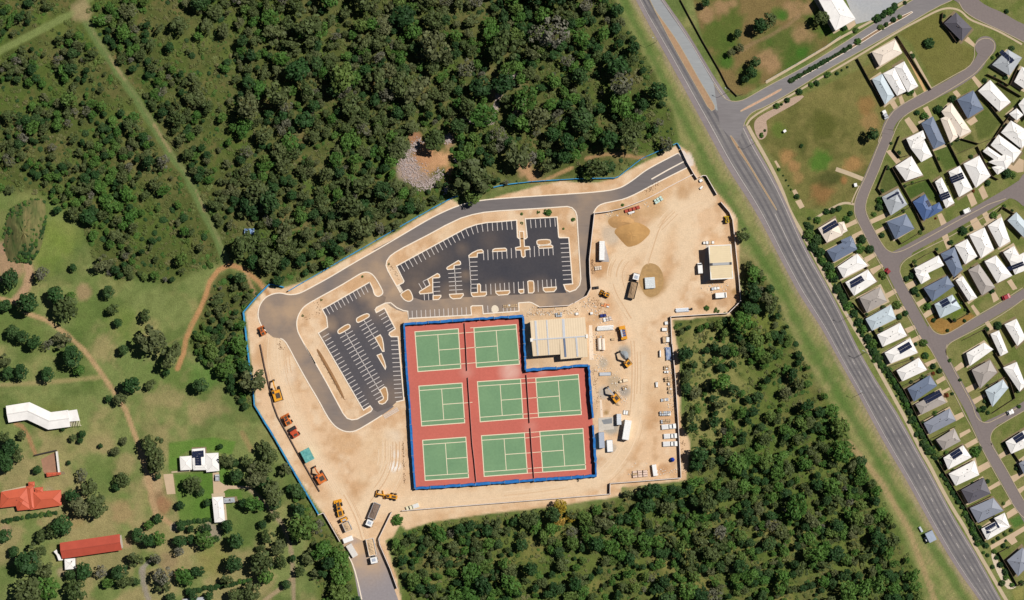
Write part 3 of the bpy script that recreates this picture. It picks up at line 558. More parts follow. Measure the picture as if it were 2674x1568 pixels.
mb = MB(); mb.prism(plan('Q', [(335, 400), (355, 310), (470, 230), (640, 150), (820, 20), (1010, -10), (900, 90), (700, 200), (510, 310), (495, 340), (515, 430), (500, 530), (420, 580), (370, 520)], 1, True), 0, .05); struct('gravel_bed', mb, mat('pink_gravel', col(184, 158, 138), .95, .3, 2.0))
mb = MB(); mb.prism(plan('N', [(1930, 650), (2010, 650), (2100, 900), (2250, 1130), (2400, 1230), (2300, 1290), (2200, 1270), (2060, 1040), (1960, 800)], 1, True), 0, .05); struct('gravel_bed', mb, mat('white_gravel', col(214, 196, 172), .95, .3, 2.0))
mb = MB(); mb.prism(plan('W', [(430, 0), (605, -90), (628, 145), (490, 175), (455, 130)]), 0, .05); struct('courtyard_paving', mb, mat('brown_paving', col(172, 132, 106), .95, .2, .8, col(150, 108, 86), .2, .8))
# ================================================================== construction site: road loop, car parks, islands
def dusty(name, c, dust, spots, amt=.12, stretch=None):
    m = mat(name, c, .9, amt, 1.0, tuple(v * .86 for v in c[:3]) + (1,) if 'red' in name else col(150, 134, 118), .06 if 'red' in name else .04, .8 if 'red' in name else .15, stretch=stretch)
    t = m.node_tree; n = t.nodes; bs = n['Principled BSDF']; src = bs.inputs['Base Color'].links[0].from_socket
    ge = n.new('ShaderNodeNewGeometry'); nz = n.new('ShaderNodeTexNoise'); nz.inputs['Scale'].default_value = .12; nz.inputs['Detail'].default_value = 6
    t.links.new(ge.outputs['Position'], nz.inputs['Vector'])
    acc = None
    for (sh, x, y, r, k) in spots:      # where earth has been tracked onto the seal
        c0 = W2(sh, x, y); d = n.new('ShaderNodeVectorMath'); d.operation = 'DISTANCE'; d.inputs[1].default_value = (c0.x, c0.y, 0)
        t.links.new(ge.outputs['Position'], d.inputs[0])
        mr = n.new('ShaderNodeMapRange'); mr.inputs['From Min'].default_value = r; mr.inputs['From Max'].default_value = 0; mr.inputs['To Max'].default_value = k; mr.interpolation_type = 'SMOOTHSTEP'
        t.links.new(d.outputs['Value'], mr.inputs['Value'])
        if acc is None: acc = mr.outputs['Result']
        else:
            a = n.new('ShaderNodeMath'); a.operation = 'MAXIMUM'; t.links.new(acc, a.inputs[0]); t.links.new(mr.outputs['Result'], a.inputs[1]); acc = a.outputs[0]
    mm = n.new('ShaderNodeMath'); mm.operation = 'MULTIPLY'; t.links.new(acc, mm.inputs[0])
    mr2 = n.new('ShaderNodeMapRange'); mr2.inputs['From Min'].default_value = .3; mr2.inputs['From Max'].default_value = .65; mr2.inputs['To Min'].default_value = .35; t.links.new(nz.outputs['Fac'], mr2.inputs['Value']); t.links.new(mr2.outputs['Result'], mm.inputs[1])
    mx = n.new('ShaderNodeMix'); mx.data_type = 'RGBA'; mx.inputs['B'].default_value = dust
    t.links.new(src, mx.inputs['A']); t.links.new(mm.outputs[0], mx.inputs['Factor']); t.links.new(mx.outputs['Result'], bs.inputs['Base Color'])
    return m
DUST = col(196, 164, 130)
M_SITE = dusty('site_asphalt', col(116, 110, 110), DUST, [('E', 1950, 450, 34, .7), ('E', 700, 850, 34, .75), ('E', 900, 700, 22, .7), ('R', 900, 300, 50, .55), ('R', 1500, 1000, 24, .4), ('D', 100, 500, 40, .55), ('B', 150, 900, 24, .45), ('C', 1000, 1180, 44, .6), ('C', 2000, 1130, 44, .65), ('C', 100, 1050, 20, .7)], stretch=(math.radians(28), .15, 1.0))
M_LOT1 = dusty('carpark_asphalt', col(60, 61, 70), DUST, [('C', 400, 950, 12, .25), ('C', 1060, 850, 4, .4), ('C', 1400, 380, 8, .12), ('C', 1020, 490, 5, .2), ('C', 900, 1160, 12, .45), ('C', 1500, 1150, 12, .45), ('C', 2000, 1120, 12, .5), ('C', 600, 640, 14, .15)])
M_LOT2 = dusty('carpark_asphalt_worn', col(82, 80, 86), DUST, [('E', 1300, 960, 6, .6), ('E', 1780, 620, 8, .5), ('E', 1900, 680, 12, .55), ('R', 2100, 700, 16, .3), ('E', 1500, 860, 10, .25), ('E', 1190, 1100, 5, .6)])
ROADN = UU('B', [(1330, 250), (1040, 400), (900, 480), (760, 590), (640, 670), (540, 710), (380, 740), (0, 770)]) + UU('A', [(1900, 805), (1400, 840), (1240, 860), (1080, 890), (900, 950), (700, 1040), (500, 1150), (300, 1270)]) + \
    UU('E', [(1900, 10), (1600, 180), (1300, 360), (1100, 470), (950, 550), (880, 580), (800, 592), (740, 590), (690, 575), (620, 568), (540, 586), (470, 620), (420, 670), (380, 740), (362, 830), (370, 900), (400, 980), (440, 1030), (470, 1070)])
WEST_R = UU('E', [(1100, 1478), (960, 1230), (900, 1120), (870, 1050), (860, 960), (870, 890), (900, 820), (950, 750), (1020, 700), (1200, 600), (1400, 490), (1600, 370), (1680, 320), (1740, 300), (1790, 305), (1840, 335), (1890, 400), (1940, 490), (1972, 555), (1960, 590), (1910, 618), (1870, 600), (1850, 560), (1845, 520), (1800, 430)])
OUT = chaikin(ROADN, 2) + UU('E', [(560, 1120), (650, 1155)]) + UU('E', [(690, 1170), (740, 1230), (870, 1478)]) + UU('R', [(850, 220), (1000, 480), (1150, 730), (1250, 920), (1330, 1030), (1400, 1085), (1480, 1120), (1560, 1125), (1640, 1105), (1800, 1010), (1960, 910), (2110, 800), (2140, 740)]) + \
    UU('E', [(2140, 1975), (2060, 1900), (1900, 1880)])
mb = MB()
ring = chaikin(ROADN, 2)[chaikin(ROADN, 2).index(chaikin(ROADN, 2)[0]):]
# loop road, laid in four runs
mb.sheet(xy(PP(chaikin(ROADN[:16], 2) + UU('C', [(-150, 520), (-60, 500), (90, 590)]) + chaikin(UU('C', [(150, 545), (250, 485), (600, 305), (800, 195), (1000, 100), (1150, 55), (1300, 25), (1500, 5), (2000, -25), (2370, -50)]), 1) + UU('B', [(0, 985), (120, 1060), (245, 1020), (280, 950), (350, 900), (500, 870), (640, 840), (800, 770), (1000, 660), (1200, 560), (1450, 435), (1410, 345)]))), .03)
struct('site_road', mb, M_SITE)
mb = MB(); mb.sheet(xy(PP(chaikin(ROADN[15:], 2) + UU('E', [(560, 1140), (650, 1155), (860, 1060)]) + chaikin(WEST_R[3:], 1) + UU('E', [(1880, 620), (1990, 700), (2150, 700), (2230, 600), (2140, 480), (2020, 260), (2010, 180), (2050, 110), (2130, 20)]))), .036)
struct('site_road', mb, M_SITE)
mb = MB(); mb.sheet(xy(PP(UU('E', [(640, 1150), (690, 1170), (740, 1230), (870, 1478)]) + chaikin(UU('R', [(850, 220), (1000, 480), (1150, 730), (1250, 920), (1330, 1030), (1400, 1085), (1480, 1120), (1560, 1125), (1640, 1105), (1800, 1010), (1960, 910), (2110, 800)]), 1) + UU('R', [(1980, 690), (1835, 830), (1810, 860), (1640, 960), (1570, 970), (1510, 950), (1460, 890), (1400, 780), (1250, 500), (1080, 200), (960, 0)]) + UU('E', [(900, 1120), (860, 1040), (740, 1080)]))), .042)
struct('site_road', mb, M_SITE)
mb = MB(); mb.sheet(xy(PP(UU('C', [(-60, 1150), (0, 1195), (60, 1200), (110, 1240), (180, 1280), (250, 1300), (320, 1305), (330, 1390), (1140, 1345), (1130, 1240), (1150, 1228), (1280, 1225), (1290, 1330), (1750, 1295), (1745, 1190), (1880, 1180), (1920, 1190), (2010, 1240), (2390, 1220), (2463, 1180)]) + UU('D', [(100, 890), (190, 760), (165, 480), (180, 250), (215, 0)]) + UU('B', [(245, 1020), (100, 1000), (25, 1010), (35, 1060), (60, 1478)]) + UU('D', [(60, 250), (80, 500), (80, 620), (60, 720), (0, 790)]) + UU('C', [(2380, 1045), (2200, 1045), (1100, 1050), (400, 1080), (200, 1020), (60, 1080)]))), .048)
struct('site_road', mb, M_SITE)
mb = MB(); mb.sheet(plan('C', [(175, 715), (1062, 232), (1200, 182), (1340, 155), (1500, 145), (1720, 125), (1730, 345), (1755, 365), (1835, 365), (1855, 345), (1830, 108), (2240, 85), (2260, 345), (2390, 350), (2440, 945), (2330, 955), (2345, 1020), (2360, 1060), (1800, 1080), (1000, 1120), (520, 1160), (390, 1120), (250, 1060), (200, 960), (270, 910)]), .054)
LOT1 = struct('carpark', mb, M_LOT1)
mb = MB(); mb.sheet(xy(PP(UU('E', [(1190, 780), (1800, 430), (1845, 520), (1850, 575), (1900, 625), (1960, 600), (2010, 620), (1990, 700), (1880, 770), (1885, 825), (1990, 765), (2130, 1030), (2055, 1080), (2075, 1132), (2165, 1132)]) + UU('R', [(2240, 720), (2140, 745), (2080, 800), (1900, 870), (1835, 830), (1810, 790), (1720, 845)]) + UU('E', [(1140, 1085), (1260, 1010), (1245, 880)]))), .06)
LOT2 = struct('carpark', mb, M_LOT2)
# kerbs
kerb('.', ROADN, 2)
kerb('.', WEST_R, 1)
kerb('.', [U1('E', 1800, 430), U1('E', 1190, 780), U1('E', 1245, 880), U1('E', 1260, 1010), U1('E', 1140, 1085), U1('R', 1720, 845), U1('R', 1805, 790), U1('R', 1835, 830), U1('R', 1815, 862), U1('R', 1640, 960), U1('R', 1570, 970), U1('R', 1510, 950), U1('R', 1460, 890), U1('R', 1400, 780), U1('R', 1250, 500), U1('R', 1080, 200), U1('R', 960, 0), U1('E', 1100, 1478)], 0)
kerb('.', UU('E', [(650, 1155), (690, 1170), (740, 1230), (870, 1478)]) + UU('R', [(1000, 480), (1150, 730), (1250, 920), (1330, 1030), (1400, 1085), (1480, 1120), (1560, 1125), (1640, 1105), (1800, 1010), (1960, 910)]), 1)
kerb('.', UU('E', [(2070, 695), (2150, 760), (2230, 795), (2290, 805), (2300, 905)]) + UU('C', [(330, 1390), (1140, 1345), (1130, 1240), (1150, 1228), (1280, 1225), (1290, 1330), (1750, 1295), (1745, 1190), (1880, 1180), (1920, 1190), (2010, 1240)]), 0)
kerb('.', UU('E', [(2070, 695), (2000, 700), (1890, 755), (1870, 785), (1885, 822), (1990, 765), (2130, 1030), (2055, 1080), (2050, 1105), (2075, 1132), (2165, 1132)]) + UU('R', [(2240, 715), (2140, 740)]), 0)
kerb('C', [(225, 1060), (110, 860), (60, 770), (40, 710), (50, 650), (90, 590), (150, 545), (250, 485), (600, 305), (800, 195), (1000, 100), (1150, 55), (1300, 25), (1500, 5), (2000, -25), (2370, -50), (2430, -35), (2475, 10), (2495, 70), (2520, 490), (2545, 880), (2530, 960), (2480, 1020), (2400, 1048), (2350, 1020), (2325, 955), (2440, 945), (2390, 350), (2270, 352), (2260, 340), (2240, 85), (1830, 108), (1855, 345), (1835, 365), (1755, 365), (1730, 345), (1720, 125), (1500, 145), (1340, 155), (1200, 182), (1062, 232), (175, 715), (270, 910), (260, 930), (180, 970)], 0)
kerb('B', [(245, 1020), (280, 950), (350, 900), (500, 870), (640, 840), (800, 770), (1000, 660), (1200, 560), (1450, 435)], 1)
kerb('B', [(990, 585), (1210, 460), (1430, 345)], 0, .55)
mb = MB(); mb.sheet(plan('B', [(1330, 255), (1410, 210), (1530, 400), (1450, 435), (1430, 350), (1380, 300)]), .07); struct('concrete_apron', mb, mat('apron_concrete', col(222, 208, 196), .9, .15, .8))
mb = MB(); mb.sheet(plan('C', [(182, 965), (212, 955), (262, 1040), (222, 1060)]), .075); struct('pedestrian_crossing', mb, mat('crossing_paint', col(222, 208, 190), .8, .25, 1.6))
mb = MB(); mb.sheet(plan('C', [(1395, 1240), (1440, 1212), (1488, 1245), (1490, 1310), (1398, 1315)], 1, True), .08); struct('concrete_pour', mb, mat('fresh_concrete', col(236, 220, 196), .9, .08, 1.0))
ISL = [('C', [(1755, 270), (1810, 270), (1820, 465), (1880, 465), (1893, 500), (1825, 510), (1830, 590), (1805, 605), (1785, 590), (1775, 510), (1710, 510), (1705, 480), (1770, 465)], 0),
       ('C', [(1975, 400), (2000, 378), (2140, 373), (2160, 400), (2155, 435), (1990, 450)], 1), ('C', [(1995, 458), (2160, 443), (2185, 460), (2183, 480), (2010, 488)], 0),
       ('C', [(1410, 530), (1415, 505), (1440, 493), (1570, 485), (1590, 500), (1590, 522)], 0), ('C', [(1108, 605), (1105, 580), (1150, 545), (1220, 512), (1270, 505), (1290, 525), (1288, 545), (1215, 550), (1212, 600)], 0),
       ('C', [(820, 745), (830, 730), (970, 645), (995, 660), (1000, 690), (985, 700), (918, 707), (910, 755), (830, 760)], 0), ('C', [(575, 885), (700, 812), (725, 825), (733, 855), (720, 865), (640, 870), (640, 1060), (480, 1075), (467, 1055), (475, 1040), (605, 960)], 0),
       ('C', [(645, 1095), (745, 1092), (745, 1110), (715, 1145), (645, 1150)], 0), ('C', [(855, 1080), (1030, 1070), (1035, 1090), (1000, 1130), (900, 1138), (865, 1115)], 0),
       ('C', [(1135, 1060), (1218, 1055), (1215, 950), (1240, 945), (1255, 960), (1255, 1050), (1330, 1048), (1332, 1080), (1310, 1100), (1160, 1110), (1138, 1085)], 0), ('C', [(1450, 1040), (1628, 1030), (1632, 1055), (1605, 1082), (1485, 1090), (1455, 1065)], 0),
       ('C', [(1745, 1020), (1812, 1015), (1812, 1060), (1770, 1068), (1748, 1050)], 0), ('C', [(1862, 915), (1880, 905), (1930, 908), (1940, 930), (1945, 1040), (1925, 1062), (1872, 1062)], 0), ('C', [(2060, 995), (2230, 985), (2230, 1010), (2200, 1045), (2090, 1050), (2062, 1025)], 0),
       ('C', [(225, 1075), (310, 1020), (340, 1020), (370, 1070), (387, 1130), (370, 1160), (330, 1173), (280, 1155), (240, 1110)], 1),
       ('E', [(1388, 1065), (1400, 1040), (1510, 970), (1545, 980), (1550, 1005), (1540, 1025), (1420, 1095), (1395, 1090)], 1), ('E', [(1627, 910), (1645, 885), (1750, 835), (1790, 840), (1797, 865), (1780, 885), (1660, 950), (1635, 945)], 1), ('E', [(1870, 1145), (1935, 1108), (1960, 1150), (1975, 1220), (1985, 1320), (1965, 1320)], 0),
       ('R', [(1895, 140), (1950, 118), (1990, 220), (2008, 290), (2000, 318)], 0), ('R', [(1930, 585), (1990, 545), (2015, 560), (2033, 640), (2030, 710), (2000, 750), (1960, 768), (1925, 760), (1912, 735), (1970, 705), (1978, 685)], 0)]
for sh, q, nn in ISL: island(sh, q, 'parking_island', M_SOIL, nn, .42, .17)
# bay lines
M_BAY = mat('bay_paint', col(224, 214, 206), .6, .1, 2.0)
def bays(sh, segs, parent, w=.25, z=.072):
    for a, b in segs:
        A, B = W2(sh, *a), W2(sh, *b); mb = MB(); ribbon(mb, [(A.x, A.y), (B.x, B.y)], w, z); mb.build('bay_line', M_BAY, parent)
tops = [(225, 690), (280, 660), (335, 630), (390, 597), (445, 567), (500, 535), (555, 503), (610, 472), (660, 440), (715, 410), (770, 383), (825, 350), (880, 318), (940, 287), (1000, 260), (1062, 232), (1130, 207), (1198, 182), (1270, 165), (1340, 155), (1405, 150), (1467, 145), (1528, 142), (1590, 137), (1650, 132)]
bots = [(280, 785), (333, 755), (388, 725), (443, 693), (497, 663), (552, 633), (607, 600), (662, 570), (715, 540), (770, 510), (823, 478), (878, 446), (933, 415), (990, 387), (1045, 360), (1105, 332), (1165, 307), (1225, 288), (1287, 275), (1350, 270), (1412, 263), (1475, 260), (1537, 253), (1600, 250), (1662, 245)]
sg = list(zip(tops, bots))
sg += [((1897 + 62.6 * i, 120 - 4 * i), (1907 + 62 * i, 228 - 4 * i)) for i in range(6)]
sg += [((2282 + 4.5 * i, 430 + 57.3 * i), (2390 + 5 * i, 425 + 57.3 * i)) for i in range(9)]
sg += [((1110 + 2.3 * i, 610 + 56.3 * i), (1212 + 2 * i, 607 + 56 * i)) for i in range(1, 6)] + [((1128, 950), (1213, 948)), ((1130, 1000), (1213, 998)), ((1108, 600), (1132, 948)), ((1132, 948), (1130, 1060))]
sg += [((840 + 3 * i, 812 + 53.5 * i), (1008 + 4 * i, 800 + 54.5 * i)) for i in range(5)] + [((918, 755), (1005, 748)), ((918, 707), (942, 1070))]
sg += [((643 + 2 * i, 928 + 58 * i), (735 + i, 922 + 58 * i)) for i in range(3)] + [((638, 870), (648, 1092)), ((460, 937), (502, 1012)), ((515, 912), (555, 985)), ((515, 912), (570, 885)), ((530, 1078), (535, 1157)), ((585, 1075), (590, 1155))]
for x, a, b in ((1293, 545, 640), (1348, 505, 640), (1413, 530, 632), (1470, 530, 628), (1530, 528, 625), (1592, 525, 620), (1650, 485, 615), (1710, 515, 610), (1890, 500, 602), (1946, 460, 598), (2005, 490, 587), (2065, 488, 585), (2127, 485, 580), (2186, 480, 575), (1323, 950, 1050), (1385, 945, 1080), (1445, 940, 1040), (1505, 937, 1035), (1562, 932, 1030), (1620, 928, 1030), (1683, 925, 1065), (1740, 918, 1020), (1805, 913, 1010), (1993, 900, 1050), (2050, 893, 990), (2107, 890, 985), (2163, 887, 983), (2220, 882, 980)):
    sg.append(((x, a), (x + 5, b)))
sg += [((375 + 57.9 * i, 1290 - 3.75 * i), (379 + 57.9 * i, 1387 - 3.75 * i)) for i in range(13)] + [((1346, 1225), (1352, 1315))] + [((1545 + 48 * i, 1215 - i), (1550 + 48 * i, 1300 - 2 * i)) for i in range(4)]
bays('C', sg, LOT1)
sg = [((1237 + 49.5 * i, 752 - 28.5 * i), (1287 + 49.3 * i, 842 - 28 * i)) for i in range(11)]
sg += [((1193 + 28.5 * i, 1141 + 49.6 * i), (1276 + 28.4 * i, 1092 + 49.6 * i)) for i in range(19)]
for k in range(17):
    cx, cy = 1502 + 28.6 * k, 1102 + 49.4 * k
    if k < 15: sg.append(((cx, cy), (cx + 81, cy - 47)))
    sg.append(((cx, cy), (cx - 82, cy + 48)))
sg.append(((1476, 1058), (1978, 1915)))
for k in range(8):
    cx, cy = 1748 + 27.6 * k, 958 + 47.2 * k
    if k < 4: sg.append(((cx, cy), (cx + 77, cy - 45)))
    if k < 7: sg.append(((cx, cy), (cx - 78, cy + 47)))
sg.append(((1717, 905), (1970, 1325)))
sg += [((1920 + 27.6 * i, 866 + 47.5 * i), (2000 + 27.6 * i, 819 + 47.5 * i)) for i in range(5)]
sg += [((2073 + 3.8 * i, 1187 + 55.8 * i), (2168 + 3.8 * i, 1184 + 55.6 * i)) for i in range(14)]
bays('E', sg, LOT2, z=.078)
mb = MB()
for i in range(14):
    a, b = W2('R', 1975 + 13 * i, 905 - 7.5 * i), W2('R', 2005 + 13 * i, 955 - 7.5 * i); ribbon(mb, [(a.x, a.y), (b.x, b.y)], .25, .085)
mb.build('hatched_marking', M_BAY, LOT2)

# ================================================================== courts
M_GREEN = mat('court_green', col(126, 161, 119), .85, .1, 1.0, col(112, 148, 110), .1, .9)
M_RED = dusty('court_red_worn', col(206, 111, 96), col(232, 196, 180), [('F', 1360, 700, 7, 1.0), ('F', 1700, 690, 4, .5), ('F', 900, 700, 5, .3), ('U', 1500, 60, 5, .3)], .1)
M_CLINE = mat('court_line_cream', col(236, 222, 190), .7, .08, 2.0)
mb = MB(); mb.prism(xy(PP([U1('F', 232, 196), U1('F', 1498, 108), U1('F', 1528, 684), U1('F', 2205, 632), U1('U', 2272, 632), U1('U', 152, 786)])), 0, .05)
PAD = struct('court_pad', mb, M_RED)
mb = MB(); mb.sheet(plan('S', [(700, 1310), (860, 1240), (960, 1290), (1160, 1330), (1240, 1480), (1300, 1700), (1500, 2250), (960, 2250), (860, 1700), (800, 1500)]), .02); struct('exit_road', mb, dusty('exit_asphalt', col(150, 143, 146), DUST, [('S', 1000, 1250, 26, 1.6)]))
COURTS = [('F', [(343, 275), (808, 242), (835, 667), (375, 702)], 1), ('F', [(975, 232), (1428, 197), (1463, 622), (1002, 657)], -1), ('F', [(385, 857), (848, 824), (877, 1250), (415, 1285)], 1), ('F', [(1013, 810), (1475, 780), (1503, 1203), (1043, 1240)], 1), ('F', [(1638, 770), (2095, 732), (2128, 1162), (1668, 1192)], -1),
          ('U', [(240, 225), (745, 188), (778, 662), (270, 695)], 1), ('U', [(928, 172), (1430, 138), (1465, 610), (960, 648)], 1), ('U', [(1610, 122), (2115, 87), (2147, 562), (1645, 598)], -1)]
CLAB = ['green tennis court in the top corner of the red pad beside the car park strip', 'green tennis court beside the cream clubhouse', 'green tennis court in the middle of the pad side facing the car park', 'green tennis court in the middle of the L-shaped red pad', 'green tennis court just below the clubhouse corner of the blue screen',
        'green tennis court in the pad corner nearest the white-stained bare earth', 'green tennis court at the pad edge along the dirt haul road, between two others', 'green tennis court in the pad corner nearest the grey sheds']
for (sh, q, d), lab in zip(COURTS, CLAB):
    a, b, c, e = [W2(sh, *p) for p in q]
    def uv(u, v): return a * (1 - u) * (1 - v) + b * u * (1 - v) + c * u * v + e * (1 - u) * v
    root = empty('tennis_court', (uv(.5, .5).x, uv(.5, .5).y, .05), 0, lab, 'tennis court', 'tennis courts on the red pad')
    mb = MB(); mb.prism(xy([a, b, c, e]), .052, .062); mb.build('playing_surface', M_GREEN, root, True)
    ls = [((0, 0), (1, 0)), ((1, 0), (1, 1)), ((1, 1), (0, 1)), ((0, 1), (0, 0)), ((0, .112), (1, .112)), ((0, .888), (1, .888)), ((.52, .112), (.52, .888)), ((.52, .5), (1, .5)) if d > 0 else ((0, .5), (.52, .5))]
    for k, (p, r_) in enumerate(ls):
        A, B = uv(*p), uv(*r_); mb = MB(); dd = (B - A).normalized() * .15
        ribbon(mb, xy([A - dd, B + dd]), .38 if k < 4 else .3, .068 + .002 * (k % 4)); mb.build('court_line', M_CLINE, root, True)
for sh, segs in (('F', [((808, 292), (985, 277)), ((820, 460), (990, 440)), ((832, 620), (1000, 606)), ((1478, 828), (1645, 816)), ((1490, 993), (1655, 980)), ((1503, 1158), (1665, 1147)), ((860, 1040), (960, 1030)), ((1475, 778), (1640, 768)), ((1503, 1205), (1668, 1192)), ((935, 233), (975, 230))]),
                 ('U', [((1432, 200), (1618, 182)), ((1445, 376), (1630, 360)), ((1460, 556), (1645, 542)), ((1432, 138), (1612, 124)), ((1465, 610), (1645, 598))])):
    for a, b in segs:
        A, B = W2(sh, *a), W2(sh, *b); mb = MB(); ribbon(mb, xy([A, B]), .26, .06); mb.build('court_line', M_CLINE, PAD)

# ================================================================== fences
def seglist(pts, step):
    out = []
    for a, b in zip(pts, pts[1:]):
        L = (Vector(b) - Vector(a)).length; n = max(1, round(L / step))
        for i in range(n):
            t0, t1 = i / n, (i + 1) / n
            out.append(((a[0] + (b[0] - a[0]) * t0, a[1] + (b[1] - a[1]) * t0), (a[0] + (b[0] - a[0]) * t1, a[1] + (b[1] - a[1]) * t1)))
    return out
def fence(name, label, cat, pts, h, w, step, pm, capm=None, postm=None, group=None, sag=0.0, capw=None, panel='panel', post_every=1):
    """pts in metres; panels between posts, with an optional capping rail"""
    root = empty(name, (pts[0][0], pts[0][1], 0), 0, label, cat, group)
    r = random.Random(int(abs(pts[0][0] * 13 + pts[0][1] * 7)))
    for i, (a, b) in enumerate(seglist(pts, step)):
        A, B = Vector(a), Vector(b); d = (B - A); L = d.length
        if L < .05: continue
        rz = math.atan2(d.y, d.x); c = (A + B) / 2
        mb = MB()
        if sag:   # cloth: several short lengths that billow out of line
            k = 4; pp = []
            for j in range(k + 1):
                q = A + d * (j / k); nn = Vector((-d.y, d.x)).normalized() * r.uniform(-sag, sag); pp.append((q.x + nn.x, q.y + nn.y))
            strip(mb, pp, w * r.uniform(.65, 1.12), .05, h * r.uniform(.9, 1.04))
        else: mb.box((c.x, c.y, h / 2 + .02), (L - .04, w, h - .04), rz)
        mb.build(panel, pm, root, True)
        if postm and i % post_every == 0:
            mb = MB(); mb.box((A.x, A.y, (h + .06) / 2), (.14, w + .1, h + .06), rz); mb.build('post', postm, root, True)
        if capm:
            mb = MB(); mb.box((c.x, c.y, h + .05), (L, capw or w + .12, .07), rz); mb.build('rail', capm, root, True)
    return root
M_BLUE = mat('blue_screen_cloth', col(26, 100, 176), .8, .3, .8, col(54, 134, 200), .5, .7)
M_BLUE2 = mat('pale_blue_screen_cloth', col(54, 140, 196), .8, .25, .8, col(70, 160, 200), .2, .8)
M_STEEL = plain('galvanised_steel', col(170, 172, 174), .45, .5, .6)
M_DKPANEL = mat('fence_boards_dark', col(112, 92, 82), .9, .15, 1.0)
M_WCAP = mat('fence_cap_white', col(236, 220, 208), .7, .1, 1.0)
M_TIMB = mat('fence_timber', col(110, 92, 76), .95, .2, 1.0)
def wp(sh, pts): return xy(PP(UU(sh, pts)))
G_ = 'blue cloth screens round the tennis courts'
fence('court_screen', 'thick blue cloth screen along the court edge facing the bay strip', 'screen fence', wp('F', [(228, 190), (880, 146), (1502, 103)]), 2.6, 1.15, 6, M_BLUE, None, M_STEEL, G_, .2, panel='cloth_panel')
fence('court_screen', 'thick blue cloth screen between the courts and the clubhouse', 'screen fence', wp('F', [(1502, 106), (1516, 400), (1532, 682)]), 2.6, 1.15, 6, M_BLUE, None, M_STEEL, G_, .2, panel='cloth_panel')
fence('court_screen', 'blue cloth screen below the clubhouse with a sharp inner corner', 'screen fence', wp('F', [(1532, 684), (1860, 660), (2200, 630)]), 2.6, 1.15, 6, M_BLUE, None, M_STEEL, G_, .2, panel='cloth_panel')
fence('court_screen', 'blue cloth screen beside the excavators, broken by a red gateway', 'screen fence', wp('F', [(2205, 632), (2225, 900), (2247, 1195)]), 2.6, .95, 6, M_BLUE, None, M_STEEL, G_, .2, panel='cloth_panel')
fence('court_screen', 'blue cloth screen between the courts and the grey sheds', 'screen fence', wp('U', [(2232, 45), (2250, 320), (2272, 632)]), 2.6, 1.0, 6, M_BLUE, None, M_STEEL, G_, .2, panel='cloth_panel')
fence('court_screen', 'bright blue cloth screen along the dirt haul road', 'screen fence', wp('U', [(2272, 634), (1540, 686), (860, 736), (155, 784)]), 2.6, 1.2, 6, M_BLUE, None, M_STEEL, G_, .2, panel='cloth_panel')
fence('court_screen', 'blue cloth screen facing the worn car park, casting a black strip of shade', 'screen fence', [wp('U', [(153, 782)])[0], wp('U', [(125, 400)])[0], wp('F', [(290, 1100)])[0], wp('F', [(255, 650)])[0], wp('F', [(228, 192)])[0]], 2.6, .95, 6, M_BLUE, None, M_STEEL, G_, .08, panel='cloth_panel')
G_ = 'thin blue silt fences round the site'
fence('silt_fence', 'long thin blue cloth fence bordering the western scrub', 'fence', [p for sh, q in (('S', [(405, 950), (180, 560), (0, 250)]), ('R', [(560, 1170), (430, 960), (320, 780), (300, 560)]), ('E', [(255, 1478), (180, 815), (350, 620), (500, 470), (530, 455), (700, 495)])) for p in wp(sh, q)], 1.6, .55, 7, M_BLUE2, None, M_TIMB, G_, .05, panel='cloth_panel')
fence('silt_fence', 'thin blue cloth fence between the loop road and the northern forest', 'fence', [p for sh, q in (('E', [(755, 545), (950, 430), (1200, 290), (1400, 170), (1700, 0)]), ('A', [(300, 1150), (620, 970), (890, 825), (960, 800)])) for p in wp(sh, q)], 1.5, .42, 7, M_BLUE2, None, M_TIMB, G_, .05, panel='cloth_panel')
fence('silt_fence', 'thin blue cloth fence crossing the scrub up to the site entry', 'fence', [p for sh, q in (('A', [(1420, 690), (1570, 655), (1910, 615), (2463, 580)]), ('B', [(520, 570), (570, 550), (850, 330), (920, 295), (1320, 120), (1365, 195)])) for p in wp(sh, q)], 1.4, .38, 7, M_BLUE2, None, M_TIMB, G_, .05, panel='cloth_panel')
G_ = 'dark boarded site hoardings with pale rails'
def hoard(label, pts, h=1.8, cap=True): fence('site_hoarding', label, 'fence', pts, h, .12 if cap else .35, 3.2, M_DKPANEL, M_WCAP if cap else None, M_DKPANEL, G_, capw=.3)
hoard('boarded hoarding between entry road and the sandy yard', wp('B', [(255, 1022), (430, 1000), (600, 962), (760, 905), (900, 850), (1050, 775), (1200, 690), (1520, 525)]))
hoard('boarded hoarding between the car park road and the yard of the dump truck', [wp('B', [(255, 1024)])[0]] + wp('D', [(225, 60), (190, 380), (195, 560), (210, 750), (160, 850), (0, 940)]), 2.3)
hoard('dark mesh gate line across the pale entry apron', wp('B', [(1370, 200), (1450, 370), (1530, 510), (1580, 585)]), 1.6)
hoard('short hoarding with a bent end, beside the highway verge', wp('B', [(1615, 558), (1650, 538), (1690, 540), (1830, 785)]))
hoard('boarded hoarding wrapping round the cream shed toward the scrub', wp('B', [(1880, 880), (1990, 1010), (2030, 1110), (2055, 1330)]) + wp('D', [(2075, 300), (2112, 650), (2132, 920), (1980, 1072), (1235, 1118)]), 2.0)
hoard('long boarded hoarding behind the parked white utes', wp('D', [(1235, 1120), (1250, 1478)]) + wp('G', [(1570, 300), (1620, 860), (1660, 1478)]) + wp('H', [(1685, 700), (1710, 1215)]))
hoard('boarded hoarding behind the pallets, meeting a short return', wp('H', [(1708, 1217), (1140, 1262), (572, 1305), (568, 1478)]))
hoard('boarded hoarding along the haul road and the southern forest', wp('U', [(2438, 850), (1500, 925), (700, 988), (0, 1045)]), 1.4)
